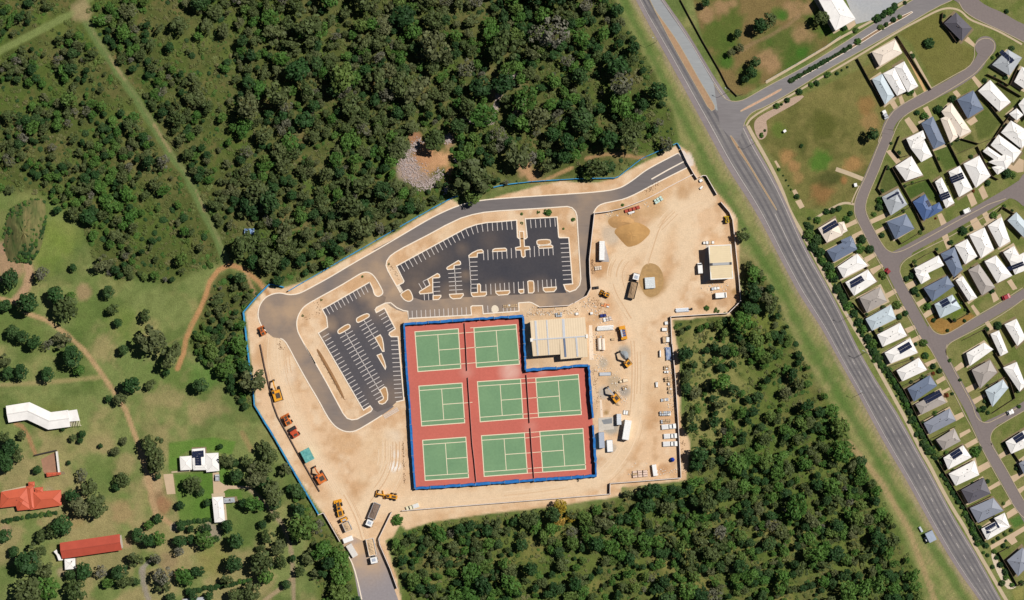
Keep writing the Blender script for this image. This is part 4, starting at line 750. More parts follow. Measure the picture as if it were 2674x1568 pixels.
hoard('boarded hoarding with a kink beside the site exit', wp('S', [(1345, 922), (1180, 1262), (1195, 1340), (1260, 1490), (1330, 1650), (1420, 1900)]), 2.0)
hoard('boarded hoarding by the loaded yellow truck', wp('S', [(400, 958), (470, 928), (575, 1110), (682, 1298)]))
kerb('S', [(760, 1440), (830, 1560), (890, 1740), (960, 2050)], 1)
hoard('low retaining boards below the loop road beside the clubhouse', wp('C', [(2005, 1243), (2390, 1222), (2475, 1178)]), 1.4)
hoard('low timber retaining edge behind the yellow machines', wp('R', [(395, 0), (450, 280), (500, 500), (560, 770), (620, 930), (760, 1180), (890, 1420)]) + wp('S', [(250, 360), (420, 660)]), .8, False)
# low court divider nets
M_NET = mat('divider_net', col(120, 44, 44), .9, .3, 1.5)
for lab, q in (('low maroon net between the first and second column of courts', [W2('F', 878, 180), W2('F', 893, 430), W2('F', 905, 690)]), ('long maroon net running down the middle of the red pad', [W2('F', 912, 765), W2('F', 960, 1478), W2('U', 845, 450), W2('U', 870, 705)]), ('maroon net below the inner corner of the blue screen', [W2('F', 1540, 735), W2('F', 1575, 1250)]), ('maroon net ending at the blue screen by the haul road', [W2('F', 1582, 1305), W2('U', 1520, 350), W2('U', 1546, 662)])):
    fence('divider_net', lab, 'net', xy(q), 1.0, .1, 3.0, M_NET, mat('net_tape', col(214, 150, 140), .8, .1, 1.0), M_STEEL, 'divider nets between the courts', panel='net_panel', capw=.16)
# garden fences of the housing estate
GF = {'I': [[(880, 570), (1000, 790), (1140, 1020)], [(1260, 350), (1420, 600), (1590, 870)], [(2130, 720), (2240, 770), (2340, 830)], [(2060, 890), (2170, 1040), (2290, 1190), (2200, 1330), (2050, 1390)], [(1750, 1370), (1880, 1340), (2050, 1390)], [(1700, 130), (1690, 210), (1830, 410)], [(2350, 820), (2440, 620)], [(2300, 1180), (2420, 1030)], [(975, 730), (1080, 670)], [(2230, 800), (2460, 935)]],
      'J': [[(1080, 25), (1015, 185), (1085, 268), (1180, 240)], [(940, 355), (830, 620), (880, 690)], [(990, 385), (1200, 750), (1360, 1090), (1100, 1250), (1055, 1190)], [(1405, 515), (1605, 830)], [(1450, 190), (1560, 430)], [(1640, 110), (1770, 370)], [(1960, 145), (2120, 480), (2200, 520)], [(1700, 240), (1960, 130)], [(1140, 590), (1400, 510)], [(2210, 880), (2250, 830), (2380, 910)], [(1000, 950), (1200, 830)]],
      'K': [[(1215, 385), (1370, 290), (1480, 235), (1520, 290)], [(1215, 385), (1245, 425)], [(1740, 720), (1880, 940), (1690, 1050), (1640, 1000)], [(1810, 1250), (2040, 1130), (2100, 1230)], [(410, 590), (520, 800)], [(550, 830), (700, 990), (800, 1170), (900, 1340)], [(370, 480), (600, 350), (720, 440)], [(560, 780), (840, 640)], [(650, 1010), (960, 850)], [(800, 1170), (1080, 1040)], [(1990, 400), (1840, 470)], [(2040, 350), (2190, 600)], [(2240, 250), (2380, 510)]],
      'L': [[(620, 310), (1040, 170)], [(830, 570), (1180, 410)], [(1030, 810), (1300, 640)], [(1060, 1070), (1450, 860)], [(1230, 1290), (1550, 1130)], [(1900, 620), (2230, 450)], [(2100, 120), (2260, 380), (2370, 740), (2050, 950)], [(640, 330), (850, 640), (1060, 1070), (1240, 1400)], [(1760, 330), (1900, 260)]],
      'M': [[(980, 350), (1130, 600), (1280, 840), (1500, 1200), (1640, 1440)], [(1010, 310), (1420, 80)], [(1140, 590), (1600, 350)], [(1360, 890), (1780, 660)], [(1500, 1190), (1920, 980)], [(1700, 1460), (1990, 1310)], [(2280, 160), (2440, 400)]],
      'N': [[(1570, 0), (1700, 230), (1825, 450)], [(2060, 640), (2230, 920), (2390, 1220), (2513, 1140)], [(2060, 638), (2265, 530)]]}
for sh in GF:
    for q in GF[sh]: fence('garden_fence', 'brown timber paling fence between house gardens', 'fence', wp(sh, q), 1.7, .1, 5.0, M_TIMB, None, M_TIMB, 'timber fences between the gardens', post_every=1)
fence('field_fence', 'white post and rail fence along the collector road path', 'fence', wp('I', [(0, 785), (300, 615), (570, 455), (720, 350)]), 1.2, .12, 5, mat('white_rail', col(214, 208, 200), .8, .1, 1.0), None, M_STEEL)
fence('field_fence', 'old dark wire fence along the paddock beside the highway', 'fence', wp('O', [(870, 0), (970, 190), (1160, 540), (1380, 920), (1480, 1120), (1600, 1240), (1680, 1210)]), 1.1, .1, 5, M_TIMB, None, M_TIMB)
fence('courtyard_wall', 'white rendered wall beside the brown paved courtyard', 'wall', wp('W', [(600, -85), (612, 20), (626, 140)]), 1.6, .7, 6, mat('white_render', col(236, 230, 222), .8, .08, 1.0))
fence('courtyard_wall', 'dark wall closing the top of the paved courtyard', 'wall', wp('V', [(690, 1260), (900, 1210), (1110, 1165)]), 1.6, .5, 6, mat('dark_wall', col(70, 62, 60), .9, .1, 1.0))
# ================================================================== houses
M_WALL = mat('rendered_wall', col(206, 196, 182), .85, .08, .8)
M_GLASS = plain('window_glass', col(46, 56, 66), .15, .6)
M_DOOR = plain('door_paint', col(120, 104, 92), .5)
M_PANEL = plain('solar_glass', col(40, 46, 70), .18, .6)
ROOFC = {'white': (255, 250, 244), 'cream': (248, 232, 214), 'grey': (186, 190, 194), 'lightblue': (206, 218, 224), 'blue': (118, 130, 152), 'navy': (86, 110, 156), 'taupe': (182, 172, 164), 'slate': (150, 154, 166), 'dark': (104, 100, 108), 'orange': (216, 104, 74), 'red': (196, 88, 68), 'creamroof': (238, 216, 178)}
def roofmat(c):
    k = 1.05 if c in ('white', 'cream') else 1.0
    return mat('roof_' + c, col(*ROOFC[c], k), .65 if c in ('white', 'cream') else .5, .05, .7, col(*[v * .9 for v in ROOFC[c]], k), .22, .8, spec=.3)
def qprep(q):
    q = ccw([(p.x, p.y) for p in q]); q = [Vector(p) for p in q]
    if (q[1] - q[0]).length + (q[3] - q[2]).length < (q[2] - q[1]).length + (q[0] - q[3]).length: q = q[1:] + q[:1]
    return q
def hip(mb, q, z0, pitch, over=0.0, gable=False, th=.18):
    L = ((q[1] - q[0]).length + (q[3] - q[2]).length) / 2; w = ((q[2] - q[1]).length + (q[0] - q[3]).length) / 2
    m1 = (q[0] + q[3]) / 2; m2 = (q[1] + q[2]) / 2; ins = 0.0 if gable else min(.48, (w / 2) / L)
    r1 = m1 + (m2 - m1) * ins; r2 = m2 + (m1 - m2) * ins; zr = z0 + w / 2 * pitch
    v = [(p.x, p.y, z0) for p in q] + [(r1.x, r1.y, zr), (r2.x, r2.y, zr)] + [(p.x, p.y, z0 - th) for p in q]
    mb.add(v, [(0, 1, 5, 4), (1, 2, 5), (2, 3, 4, 5), (3, 0, 4), (0, 6, 7, 1), (1, 7, 8, 2), (2, 8, 9, 3), (3, 9, 6, 0), (9, 8, 7, 6)])
    return r1, r2, zr
def hipz(q, z0, pitch, p, gable=False):
    c = sum(q, Vector((0, 0))) / 4; best = 1e9; n = None
    for i in range(4):
        if gable and i % 2 == 1: continue
        a, b = q[i], q[(i + 1) % 4]; e = (b - a).normalized(); nn = Vector((-e.y, e.x)); d = (p - a).dot(nn)
        if d < best: best = d; n = (a, nn, e)
    return best, n
def house(sh, quads, c, label, group=None, solar=(), pitch=.36, eave=2.7, gable=False, cat='house', name='house', wall=None, extras=True):
    Q = [qprep([W2(sh, *p, eave) for p in q]) for q in quads]
    Q = [[(lambda cq: cq + (p - cq) * 1.035)(sum(q, Vector((0, 0))) / 4) for p in q] for q in Q]
    ctr = sum(Q[0], Vector((0, 0))) / 4
    root = empty(name, (ctr.x, ctr.y, 0), 0, label, cat, group)
    mw = MB(); mr = MB(); caps = []
    for i, q in enumerate(Q):
        cq = sum(q, Vector((0, 0))) / 4; ins = [p + (cq - p).normalized() * .65 for p in q]
        mw.prism([(p.x, p.y) for p in ins], 0.0 + .01 * i, eave - .1)
        r1, r2, zr = hip(mr, q, eave + .012 * i, pitch, gable=gable)
        caps.append((r1, r2, zr, q))
    mw.build('wall', wall or M_WALL, root, True)
    ro = mr.build('roof', roofmat(c), root, True)
    cm = mat('ridge_' + c, col(*[v * .88 for v in ROOFC[c]]), .6, .05, 1.0)
    for i, (r1, r2, zr, q) in enumerate(caps):
        mc = MB(); z0 = eave + .012 * i
        def bar(a, b, w=.24):
            d = (b - a); u = Vector((-d.y, d.x, 0)).normalized() * w / 2; up = Vector((0, 0, .06))
            mc.hexa([a + u - up, a - u - up, b - u - up, b + u - up], [a + u * .6 + up, a - u * .6 + up, b - u * .6 + up, b + u * .6 + up])
        R1, R2 = Vector((r1.x, r1.y, zr)), Vector((r2.x, r2.y, zr))
        bar(R1, R2)
        if not gable:
            for k, rr in ((0, R1), (3, R1), (1, R2), (2, R2)): bar(Vector((q[k].x, q[k].y, z0)), rr)
        b = mc.build('ridge_cap', cm, root, True); b.parent = ro; b.matrix_parent_inverse = Matrix.Identity(4)
        mg = MB(); strip(mg, [(p.x, p.y) for p in q], .16, z0 - .2, z0 + .02, True); g = mg.build('gutter', cm, root, True); g.parent = ro
    if extras:
        q = Q[0]; cq = sum(q, Vector((0, 0))) / 4
        hr = random.Random(int(abs(ctr.x * 31 + ctr.y * 17)))
        m = MB(); gq = [p + (p - cq).normalized() * hr.uniform(.3, 1.7) for p in q]; m.prism([(p.x, p.y) for p in gq], 0, .045); m.build('paving', M_CONC if hr.random() < .5 else mat('garden_mulch', col(136, 120, 92), .95, .2, 1.2), root, True)
        for _ in range(hr.randrange(2, 6)):
            p = q[0].lerp(q[1], hr.uniform(.2, .8)).lerp(q[3].lerp(q[2], hr.uniform(.2, .8)), hr.uniform(.25, .75)); zz = eave + hipz(q, 0, pitch, p)[0] * pitch; m = MB(); m.cyl((p.x, p.y, zz - .1), (p.x, p.y, zz + .35), hr.uniform(.12, .3), 8, .1); g = m.build('vent', hr.choice([M_DOOR, cm, M_GLASS]), root, True); g.parent = ro
        for s in range(4):
            a, b = q[s] + (cq - q[s]).normalized() * .65, q[(s + 1) % 4] + (cq - q[(s + 1) % 4]).normalized() * .65
            e = b - a; L = e.length; e.normalize(); nn = Vector((e.y, -e.x)); rz = math.atan2(e.y, e.x)
            for fr in ((.25, .7) if s % 2 == 0 else (.5,)):
                p = a + e * L * fr + nn * .03; m = MB(); m.box((p.x, p.y, 1.5), (min(1.8, L * .25), .06, 1.1), rz); m.build('window', M_GLASS, root, True)
            if s == 0:
                p = a + e * L * .5 + nn * .03; m = MB(); m.box((p.x, p.y, 1.03), (.95, .07, 2.05), rz); m.build('door', M_DOOR, root, True)
    for (x, y, cols, rows, axis) in solar:
        p = W2(sh, x, y, eave + 1); p = Vector((p.x, p.y)); bi, bd = 0, -1e9
        for i, q in enumerate(Q):
            d, n = hipz(q, 0, pitch, p)
            if d > bd: bd, bi = d, i
        d, (a0, nn, e) = hipz(Q[bi], 0, pitch, p); pw, ph = .95, 1.45
        if axis: pw, ph = ph, pw
        for i in range(cols):
            for j in range(rows):
                m = MB(); cc = p + e * ((i - (cols - 1) / 2) * (pw + .06)) + nn * ((j - (rows - 1) / 2) * (ph + .06)) * .94
                cs = [cc + e * sx * pw / 2 + nn * sy * ph / 2 * .94 for sx, sy in ((-1, -1), (1, -1), (1, 1), (-1, 1))]
                zs = [eave + .012 * bi + (k - a0).dot(nn) * pitch for k in cs]
                m.hexa([(k.x, k.y, z + .04) for k, z in zip(cs, zs)], [(k.x, k.y, z + .12) for k, z in zip(cs, zs)])
                b = m.build('solar_panel', M_PANEL, root, True); b.parent = ro
    return root
HOUSES = []
def hs(sh, c, quads, where, solar=()): HOUSES.append((sh, c, quads, where, solar))
A1, A2, A3, A4, A5, A6 = 'between collector road and curved street', 'in the block above the zebra-marked cross street', 'backing onto the highway hedge', 'in the block between the two long cross streets', 'in the block below the second cross street', 'at the outer end of the estate'
hs('I', 'cream', [[(1030, 505), (1245, 390), (1310, 510), (1100, 635)]], 'standing apart nearest the collector road')
hs('I', 'lightblue', [[(1030, 770), (1120, 720), (1235, 925), (1150, 1005)]], 'long and narrow against the dark fence of the big lawn')
hs('I', 'white', [[(1135, 715), (1240, 660), (1350, 880), (1265, 920)]], 'long and narrow, middle of a tight row of three')
hs('I', 'white', [[(1245, 650), (1335, 600), (1465, 830), (1370, 885)]], 'beside the long tan side path')
hs('I', 'grey', [[(2190, 625), (2335, 485), (2465, 560), (2350, 725)]], 'next to the cul-de-sac bulb', [(2325, 545, 2, 5, 0)])
hs('I', 'white', [[(2055, 880), (2165, 780), (2355, 985), (2250, 1070)]], 'with a long notch, above the blue-roofed house')
hs('I', 'blue', [[(1850, 965), (2000, 880), (2095, 1050), (1950, 1140)]], 'with a square patio behind it')
hs('I', 'cream', [[(1700, 1080), (1790, 1000), (1975, 1265), (1870, 1320)], [(1690, 1150), (1775, 1110), (1850, 1320), (1780, 1375)]], 'of two parallel wings below the curve of the street')
hs('I', 'blue', [[(1505, 1195), (1610, 1130), (1725, 1385), (1620, 1435)]], 'long and narrow, beside the two-winged cream house')
hs('I', 'white', [[(2400, 790), (2470, 650), (2580, 710), (2500, 860)]], A6); hs('I', 'white', [[(2350, 1100), (2420, 1050), (2480, 1110), (2420, 1160)], [(2440, 1010), (2500, 940), (2600, 1060), (2520, 1150)]], A6)
hs('I', 'white', [[(2275, 1280), (2365, 1170), (2510, 1260), (2450, 1420)]], A6)
hs('J', 'white', [[(1165, 55), (1345, -35), (1375, 50), (1215, 165)], [(1215, 165), (1360, 75), (1450, 250), (1330, 315)]], 'of two staggered wings beside the timber-fenced corner')
hs('J', 'white', [[(1040, 370), (1215, 260), (1340, 465), (1155, 530)]], 'at the end of a slanting driveway, facing the big lawn')
hs('J', 'grey', [[(890, 720), (1065, 625), (1165, 800), (985, 920)]], 'inside the bend of the street', [(1010, 700, 4, 1, 1), (1090, 722, 4, 1, 1)])
hs('J', 'navy', [[(1240, 775), (1370, 690), (1470, 870), (1360, 980)], [(1440, 830), (1530, 780), (1570, 865), (1400, 960)]], 'with two wings, bluest of the estate', [(1412, 790, 3, 1, 0)])
hs('J', 'blue', [[(945, 1000), (1155, 915), (1245, 1075), (1040, 1190)]], 'on the grassy corner where two streets meet')
hs('J', 'white', [[(1490, 550), (1560, 500), (1700, 780), (1610, 835)]], 'long and narrow with a square solar array', [(1598, 705, 3, 3, 0)])
hs('J', 'white', [[(1645, 435), (1765, 370), (1905, 625), (1760, 710)]], 'with solar panels near its back end', [(1735, 500, 3, 4, 0)])
hs('J', 'white', [[(1815, 345), (1985, 255), (2110, 475), (1950, 605)]], 'with a round-backed garden, near the pedestrian markings')
hs('J', 'white', [[(2125, 130), (2210, 15), (2460, 200), (2370, 320)], [(2035, 200), (2085, 150), (2260, 270), (2190, 310)], [(2100, 320), (2290, 230), (2400, 260), (2290, 400)], [(2135, 380), (2270, 350), (2270, 410), (2195, 460)]], 'large and rambling with four wings')
hs('J', 'white', [[(2270, 0), (2380, -70), (2540, 60), (2470, 160)]], A6)
hs('J', 'cream', [[(165, 1075), (350, 965), (430, 1145), (260, 1230)], [(390, 1010), (450, 1000), (490, 1100), (420, 1140)]], 'topmost of the highway row', [(297, 1052, 7, 2, 0)])
hs('J', 'blue', [[(265, 1325), (545, 1185), (595, 1310), (340, 1450)], [(420, 1210), (530, 1160), (570, 1240), (460, 1280)]], A3)
hs('J', 'lightblue', [[(2315, 985), (2410, 895), (2560, 1060), (2495, 1170)]], A6)
hs('J', 'white', [[(2090, 1045), (2240, 950), (2335, 1215), (2220, 1285)]], 'beside the pale blue-grey edge house'); hs('J', 'white', [[(1880, 1150), (2045, 1070), (2150, 1310), (2010, 1405)]], 'between two white houses facing the cross street'); hs('J', 'white', [[(1715, 1270), (1850, 1200), (1960, 1390), (1830, 1475)]], 'touching the squeezed-in blue-grey house')
hs('K', 'blue', [[(1555, 280), (1705, 205), (1795, 450), (1700, 535)]], 'squeezed between two white houses', [(1635, 330, 1, 3, 0)])
hs('K', 'white', [[(385, 425), (600, 280), (715, 410), (450, 545)]], 'between a blue-grey house and a white one with solar panels'); hs('K', 'white', [[(475, 600), (720, 460), (815, 590), (570, 745)]], A3, [(600, 588, 6, 2, 0)])
hs('K', 'taupe', [[(635, 775), (860, 655), (935, 815), (715, 935)]], 'between two white-toned houses of the highway row'); hs('K', 'lightblue', [[(705, 1015), (980, 860), (1035, 1010), (775, 1140)]], A3); hs('K', 'white', [[(835, 1195), (1085, 1065), (1160, 1205), (895, 1325)]], 'below the pale blue-grey house of the highway row')
hs('K', 'white', [[(1255, 440), (1520, 300), (1580, 405), (1300, 540)], [(1265, 500), (1390, 470), (1430, 555), (1330, 615)]], 'L-shaped, at the corner with the small dark-edged plot')
hs('K', 'blue', [[(1365, 665), (1620, 530), (1695, 640), (1460, 810)]], A4)
hs('K', 'lightblue', [[(1485, 850), (1680, 745), (1775, 890), (1550, 1000)]], 'beside the bare orange earth corner', [(1600, 830, 4, 2, 0), (1705, 815, 1, 2, 0)])
hs('K', 'white', [[(1725, 580), (1800, 530), (1960, 770), (1870, 805)]], 'long and narrow, ' + A4); hs('K', 'taupe', [[(1870, 465), (1985, 400), (2160, 650), (2020, 740)]], A4)
hs('K', 'white', [[(2055, 365), (2180, 300), (2355, 520), (2195, 600)]], 'next to the large taupe house'); hs('K', 'white', [[(2265, 260), (2380, 190), (2440, 300), (2330, 360)], [(2330, 350), (2495, 265), (2560, 440), (2395, 505)]], A4, [(2385, 425, 2, 6, 0)])
hs('L', 'white', [[(1715, 120), (1950, -20), (2070, 70), (1760, 290)]], A5); hs('K', 'white', [[(2120, 1190), (2210, 1150), (2310, 1390), (2230, 1430)]], 'narrow, between two larger white houses'); hs('K', 'white', [[(2280, 1080), (2410, 1020), (2510, 1230), (2420, 1315)]], 'with a long dark side shadow beside a narrow house')
hs('L', 'white', [[(590, 115), (930, -80), (1025, 115), (670, 255)]], A3, [(860, 45, 6, 2, 0)]); hs('L', 'white', [[(755, 360), (1050, 190), (1155, 350), (830, 500)]], 'above the tree-shaded blue-grey house')
hs('L', 'blue', [[(905, 610), (1200, 430), (1295, 570), (990, 780)]], 'shaded by a garden tree, backing onto the highway hedge'); hs('L', 'taupe', [[(1015, 825), (1335, 650), (1420, 800), (1090, 960)]], A3, [(1250, 722, 8, 2, 0)])
hs('L', 'slate', [[(1130, 1085), (1470, 890), (1555, 1050), (1205, 1230)]], 'between two taupe houses of the highway row'); hs('L', 'taupe', [[(1300, 1315), (1540, 1165), (1620, 1330), (1400, 1450)]], 'below the slate grey house of the highway row')
hs('L', 'taupe', [[(1790, 355), (2030, 220), (2125, 385), (1900, 600)]], A5); hs('L', 'lightblue', [[(1975, 635), (2210, 490), (2280, 600), (2070, 850)]], A5); hs('L', 'white', [[(2225, 325), (2400, 250), (2520, 560), (2440, 640)]], 'behind the taupe house with the short drive')
hs('L', 'white', [[(2255, 1345), (2500, 1190), (2600, 1380), (2330, 1500)]], 'below the third cross street', [(2440, 1285, 5, 2, 0)])
hs('M', 'white', [[(1110, 310), (1440, 100), (1580, 300), (1190, 505)]], A3, [(1330, 240, 5, 2, 0)]); hs('M', 'white', [[(1205, 590), (1640, 365), (1715, 610), (1320, 790)]], 'directly above the charcoal-roofed house')
hs('M', 'dark', [[(1425, 875), (1800, 670), (1915, 935), (1550, 1105)]], A3); hs('M', 'slate', [[(1575, 1195), (1970, 1020), (2140, 1235), (1710, 1440)]], 'directly below the charcoal-roofed house')
hs('N', 'white', [[(1775, 230), (2000, 110), (2260, 190), (1870, 415)], [(1995, 40), (2170, -50), (2260, 190), (2080, 150)]], A3, [(1960, 205, 6, 2, 0)])
hs('M', 'slate', [[(2430, 410), (2560, 330), (2640, 520), (2520, 600)]], A6); hs('N', 'slate', [[(2225, 780), (2490, 560), (2620, 830), (2410, 1045)]], 'inside the white-walled garden with clipped shrubs')
CN = {'white': 'white', 'cream': 'cream', 'grey': 'pale grey', 'lightblue': 'pale blue-grey', 'blue': 'blue-grey', 'navy': 'deep blue', 'taupe': 'taupe', 'slate': 'slate grey', 'dark': 'charcoal'}
for sh, c, quads, where, sol in HOUSES:
    house(sh, quads, c, f"{CN[c]} hip-roofed house {'with solar panels ' if sol and 'solar' not in where else ''}{where}", 'houses of the estate', sol)
# park-side buildings
def gabled(sh, cl, hw, c, label, cat, name, eave=3.0, pitch=.25, ends=None):
    """long gabled building that bends along a centre line; hw = half width in plan units"""
    base = [P(U1(sh, *p), eave) for p in cl]; pts = [(p.x, p.y) for p in base]
    l = offs(pts, hw * S); r = offs(pts, -hw * S); zr = eave + hw * S * pitch; n = len(pts)
    root = empty(name, (pts[0][0], pts[0][1], 0), 0, label, cat)
    for i in range(n - 1):
        for a, m_, nm in ((l, 1, 'roof'), (r, -1, 'roof')):
            m = MB(); A, B = (a[i][0], a[i][1], eave), (a[i + 1][0], a[i + 1][1], eave); Cc, D = (pts[i + 1][0], pts[i + 1][1], zr), (pts[i][0], pts[i][1], zr)
            lo = lambda p: (p[0], p[1], p[2] - .15)
            if m_ < 0: m.hexa([lo(A), lo(B), lo(Cc), lo(D)], [A, B, Cc, D])
            else: m.hexa([lo(B), lo(A), lo(D), lo(Cc)], [B, A, D, Cc])
            m.build('roof_slope', roofmat(c), root, True)
        m = MB(); a = Vector((*pts[i], zr)); b = Vector((*pts[i + 1], zr)); d = b - a; u = Vector((-d.y, d.x, 0)).normalized() * .2
        m.hexa([a + u, a - u, b - u, b + u], [a + u + Vector((0, 0, .1)), a - u + Vector((0, 0, .1)), b - u + Vector((0, 0, .1)), b + u + Vector((0, 0, .1))]); m.build('ridge_cap', mat('ridge_' + c, col(*[v * .88 for v in ROOFC[c]]), .6, .05, 1.0), root, True)
    li, ri = offs(pts, hw * S - .7), offs(pts, -hw * S + .7)
    m = MB(); m.prism(li + ri[::-1], 0, eave - .05); m.build('wall', M_WALL, root, True)
    for i in range(n - 1):
        for a in (li, ri):
            for fr in (.25, .6):
                x = a[i][0] + (a[i + 1][0] - a[i][0]) * fr; y = a[i][1] + (a[i + 1][1] - a[i][1]) * fr
                m = MB(); m.box((x, y, 1.5), (1.6, .12, 1.2), math.atan2(a[i + 1][1] - a[i][1], a[i + 1][0] - a[i][0])); m.build('window', M_GLASS, root, True)
    return root
z = gabled('V', [(140, 465), (550, 400), (965, 595), (1350, 545)], 22, 'white', 'long white metal-roofed building that bends twice, in the grassy park', 'building', 'hall', 3.2, .2)
q = [W2('V', *p, 3.4) for p in [(1300, 400), (1500, 372), (1555, 590), (1350, 610)]]; m = MB(); m.prism(xy(q), 3.3, 3.45); m.build('canopy', roofmat('white'), z, True)
q = [W2('V', *p, 2.6) for p in [(1355, 620), (1545, 598), (1565, 690), (1370, 705)]]
for i in range(7):
    a, b = q[0].lerp(q[1], i / 6), q[3].lerp(q[2], i / 6); m = MB(); m.box(((a.x + b.x) / 2, (a.y + b.y) / 2, 2.6), ((b - a).length, .18, .15), math.atan2(b.y - a.y, b.x - a.x)); m.build('pergola_beam', mat('pergola_white', col(240, 226, 200), .7, .1, 1.0), z, True)
for p in q:
    m = MB(); m.box((p.x, p.y, 1.3), (.15, .15, 2.6)); m.build('pergola_post', M_WCAP, z, True)
house('W', [[(15, 345), (280, 297), (300, 470), (5, 505)], [(150, 405), (285, 375), (310, 522), (185, 535)], [(345, 345), (635, 325), (640, 480), (360, 520)], [(275, 290), (350, 282), (362, 520), (318, 525)], [(300, 240), (360, 235), (362, 282), (302, 285)], [(360, 300), (448, 292), (452, 350), (380, 360)]], 'orange', 'rambling house with bright orange tiled roof of many wings', pitch=.3, cat='house')
r = gabled('W', [(640, 960), (1268, 868)], 21, 'red', 'long red metal-roofed barn between the park trees', 'barn', 'barn', 3.4, .35)
house('W', [[(680, 1050), (785, 1040), (790, 1145), (685, 1155)]], 'white', 'small white annex against the red barn', pitch=.12, eave=2.4, cat='shed', name='annex')
m = MB(); q = [W2('W', *p, 2.5) for p in [(562, 968), (595, 945), (605, 985), (655, 1030), (660, 1058), (615, 1062), (592, 1000)]]; rt = empty('shade_sail', (q[0].x, q[0].y, 0), 0, 'white curved shade sail at the end of the red barn', 'shade sail'); m.prism(xy(q), 2.45, 2.5); m.build('sail', roofmat('white'), rt, True)
for p in (q[0], q[4], q[5]): m = MB(); m.cyl((p.x, p.y, 0), (p.x, p.y, 2.5), .06, 8); m.build('pole', M_STEEL, rt, True)
house('W', [[(488, 142), (634, 138), (636, 158), (495, 182)]], 'orange', 'low orange-roofed gatehouse strip below the paved courtyard', pitch=.3, eave=2.2, cat='shed', name='garden_shed')
house('X', [[(512, 150), (622, 140), (630, 310), (520, 315)], [(405, 215), (505, 208), (508, 325), (412, 330)], [(630, 188), (740, 182), (748, 335), (640, 345)], [(520, 285), (640, 280), (640, 328), (525, 330)]], 'white', 'white-roofed house of four wings with solar panels on a watered lawn', None, [(563, 190, 5, 2, 0), (563, 240, 5, 2, 0)], pitch=.16)
house('X', [[(690, 575), (780, 568), (800, 780), (712, 788)]], 'white', 'long white shed at the end of the gravel drive', pitch=.15, eave=3.0, cat='shed', name='shed')
house('X', [[(790, 580), (882, 574), (886, 612), (793, 620)]], 'grey', 'small grey carport beside the long white shed', pitch=.1, eave=2.3, cat='carport', name='carport')
house('X', [[(430, 1470), (620, 1450), (630, 1520), (440, 1540)]], 'grey', 'grey-roofed shed among dark hedges south of the park lawn', pitch=.2, cat='shed', name='shed')
house('I', [[(515, 0), (640, -150), (860, 182), (672, 290)], ], 'white', 'big white-roofed hall beside the sealed yard', pitch=.12, eave=5.5, cat='hall', name='hall')
house('I', [[(1725, 228), (1835, 128), (1982, 275), (1888, 392)]], 'dark', 'dark tent-like roofed pavilion in its own fenced plot', pitch=.5, cat='pavilion', name='pavilion')
# clubhouse
def slab_roof(root, q, z0, z1, m, nm, n=1, gap=.0):
    """row of sheets between the edge q0-q1 (height z0) and q3-q2 (height z1)"""
    for i in range(n):
        a, b = i / n, (i + 1) / n
        p0, p1, p2, p3 = q[0].lerp(q[1], a), q[0].lerp(q[1], b), q[3].lerp(q[2], b), q[3].lerp(q[2], a)
        mb = MB(); t = [(p0.x, p0.y, z0), (p1.x, p1.y, z0), (p2.x, p2.y, z1), (p3.x, p3.y, z1)]; t_lo = [(x, y, zz - .14 - .01 * (i % 2)) for x, y, zz in t]
        ar = (t[1][0] - t[0][0]) * (t[2][1] - t[0][1]) - (t[1][1] - t[0][1]) * (t[2][0] - t[0][0])
        if ar < 0: t = t[::-1]; t_lo = t_lo[::-1]
        mb.hexa(t_lo, t); mb.build(nm, m, root, True)
def ribmat(name, c, ang, wl=1.1):
    m = mat(name, c, .55, .05, .6, tuple(v * .95 for v in c[:3]) + (1,), .2, .6)
    t = m.node_tree; n = t.nodes; bs = n['Principled BSDF']; ge = n.new('ShaderNodeNewGeometry'); mp = n.new('ShaderNodeMapping'); mp.inputs['Rotation'].default_value[2] = ang
    wv = n.new('ShaderNodeTexWave'); wv.inputs['Scale'].default_value = .32 / wl; wv.bands_direction = 'X'
    t.links.new(ge.outputs['Position'], mp.inputs['Vector']); t.links.new(mp.outputs['Vector'], wv.inputs['Vector'])
    bp = n.new('ShaderNodeBump'); bp.inputs['Strength'].default_value = .22; bp.inputs['Distance'].default_value = .12; t.links.new(wv.outputs['Fac'], bp.inputs['Height']); t.links.new(bp.outputs['Normal'], bs.inputs['Normal'])
    return m
CE = 4.6
c0 = W2('F', 1880, 340)
club = empty('clubhouse', (c0.x, c0.y, 0), 0, 'cream ribbed-roof clubhouse with pale skylight strips beside the courts', 'clubhouse')
M_CREAM = ribmat('cream_ribbed_roof', col(234, 211, 178), math.radians(-4)); M_SKYL = plain('skylight_sheet', col(206, 208, 212), .3, .5); M_TRIM = plain('white_trim', col(246, 242, 234), .5)
def f_(x, y, zz): return W2('F', x, y, zz)
TOPL, TOPR, MIDL, MIDR = f_(1577, 155, CE), f_(2165, 118, CE), f_(1592, 362, CE + .7), f_(2185, 322, CE + .7)
slab_roof(club, [TOPL, TOPR, MIDR, MIDL], CE, CE + .7, M_CREAM, 'roof_sheet', 6)
BL, BM, BM2, BR = f_(1608, 537, CE - .1), f_(1897, 517, CE - .1), f_(1905, 570, CE - .2), f_(2195, 545, CE - .2)
mid = MIDL.lerp(MIDR, .505)
slab_roof(club, [BL, BM, mid, MIDL], CE - .1, CE + .69, M_CREAM, 'roof_sheet', 3); slab_roof(club, [BM2, BR, MIDR, mid], CE - .2, CE + .69, M_CREAM, 'roof_sheet', 3)
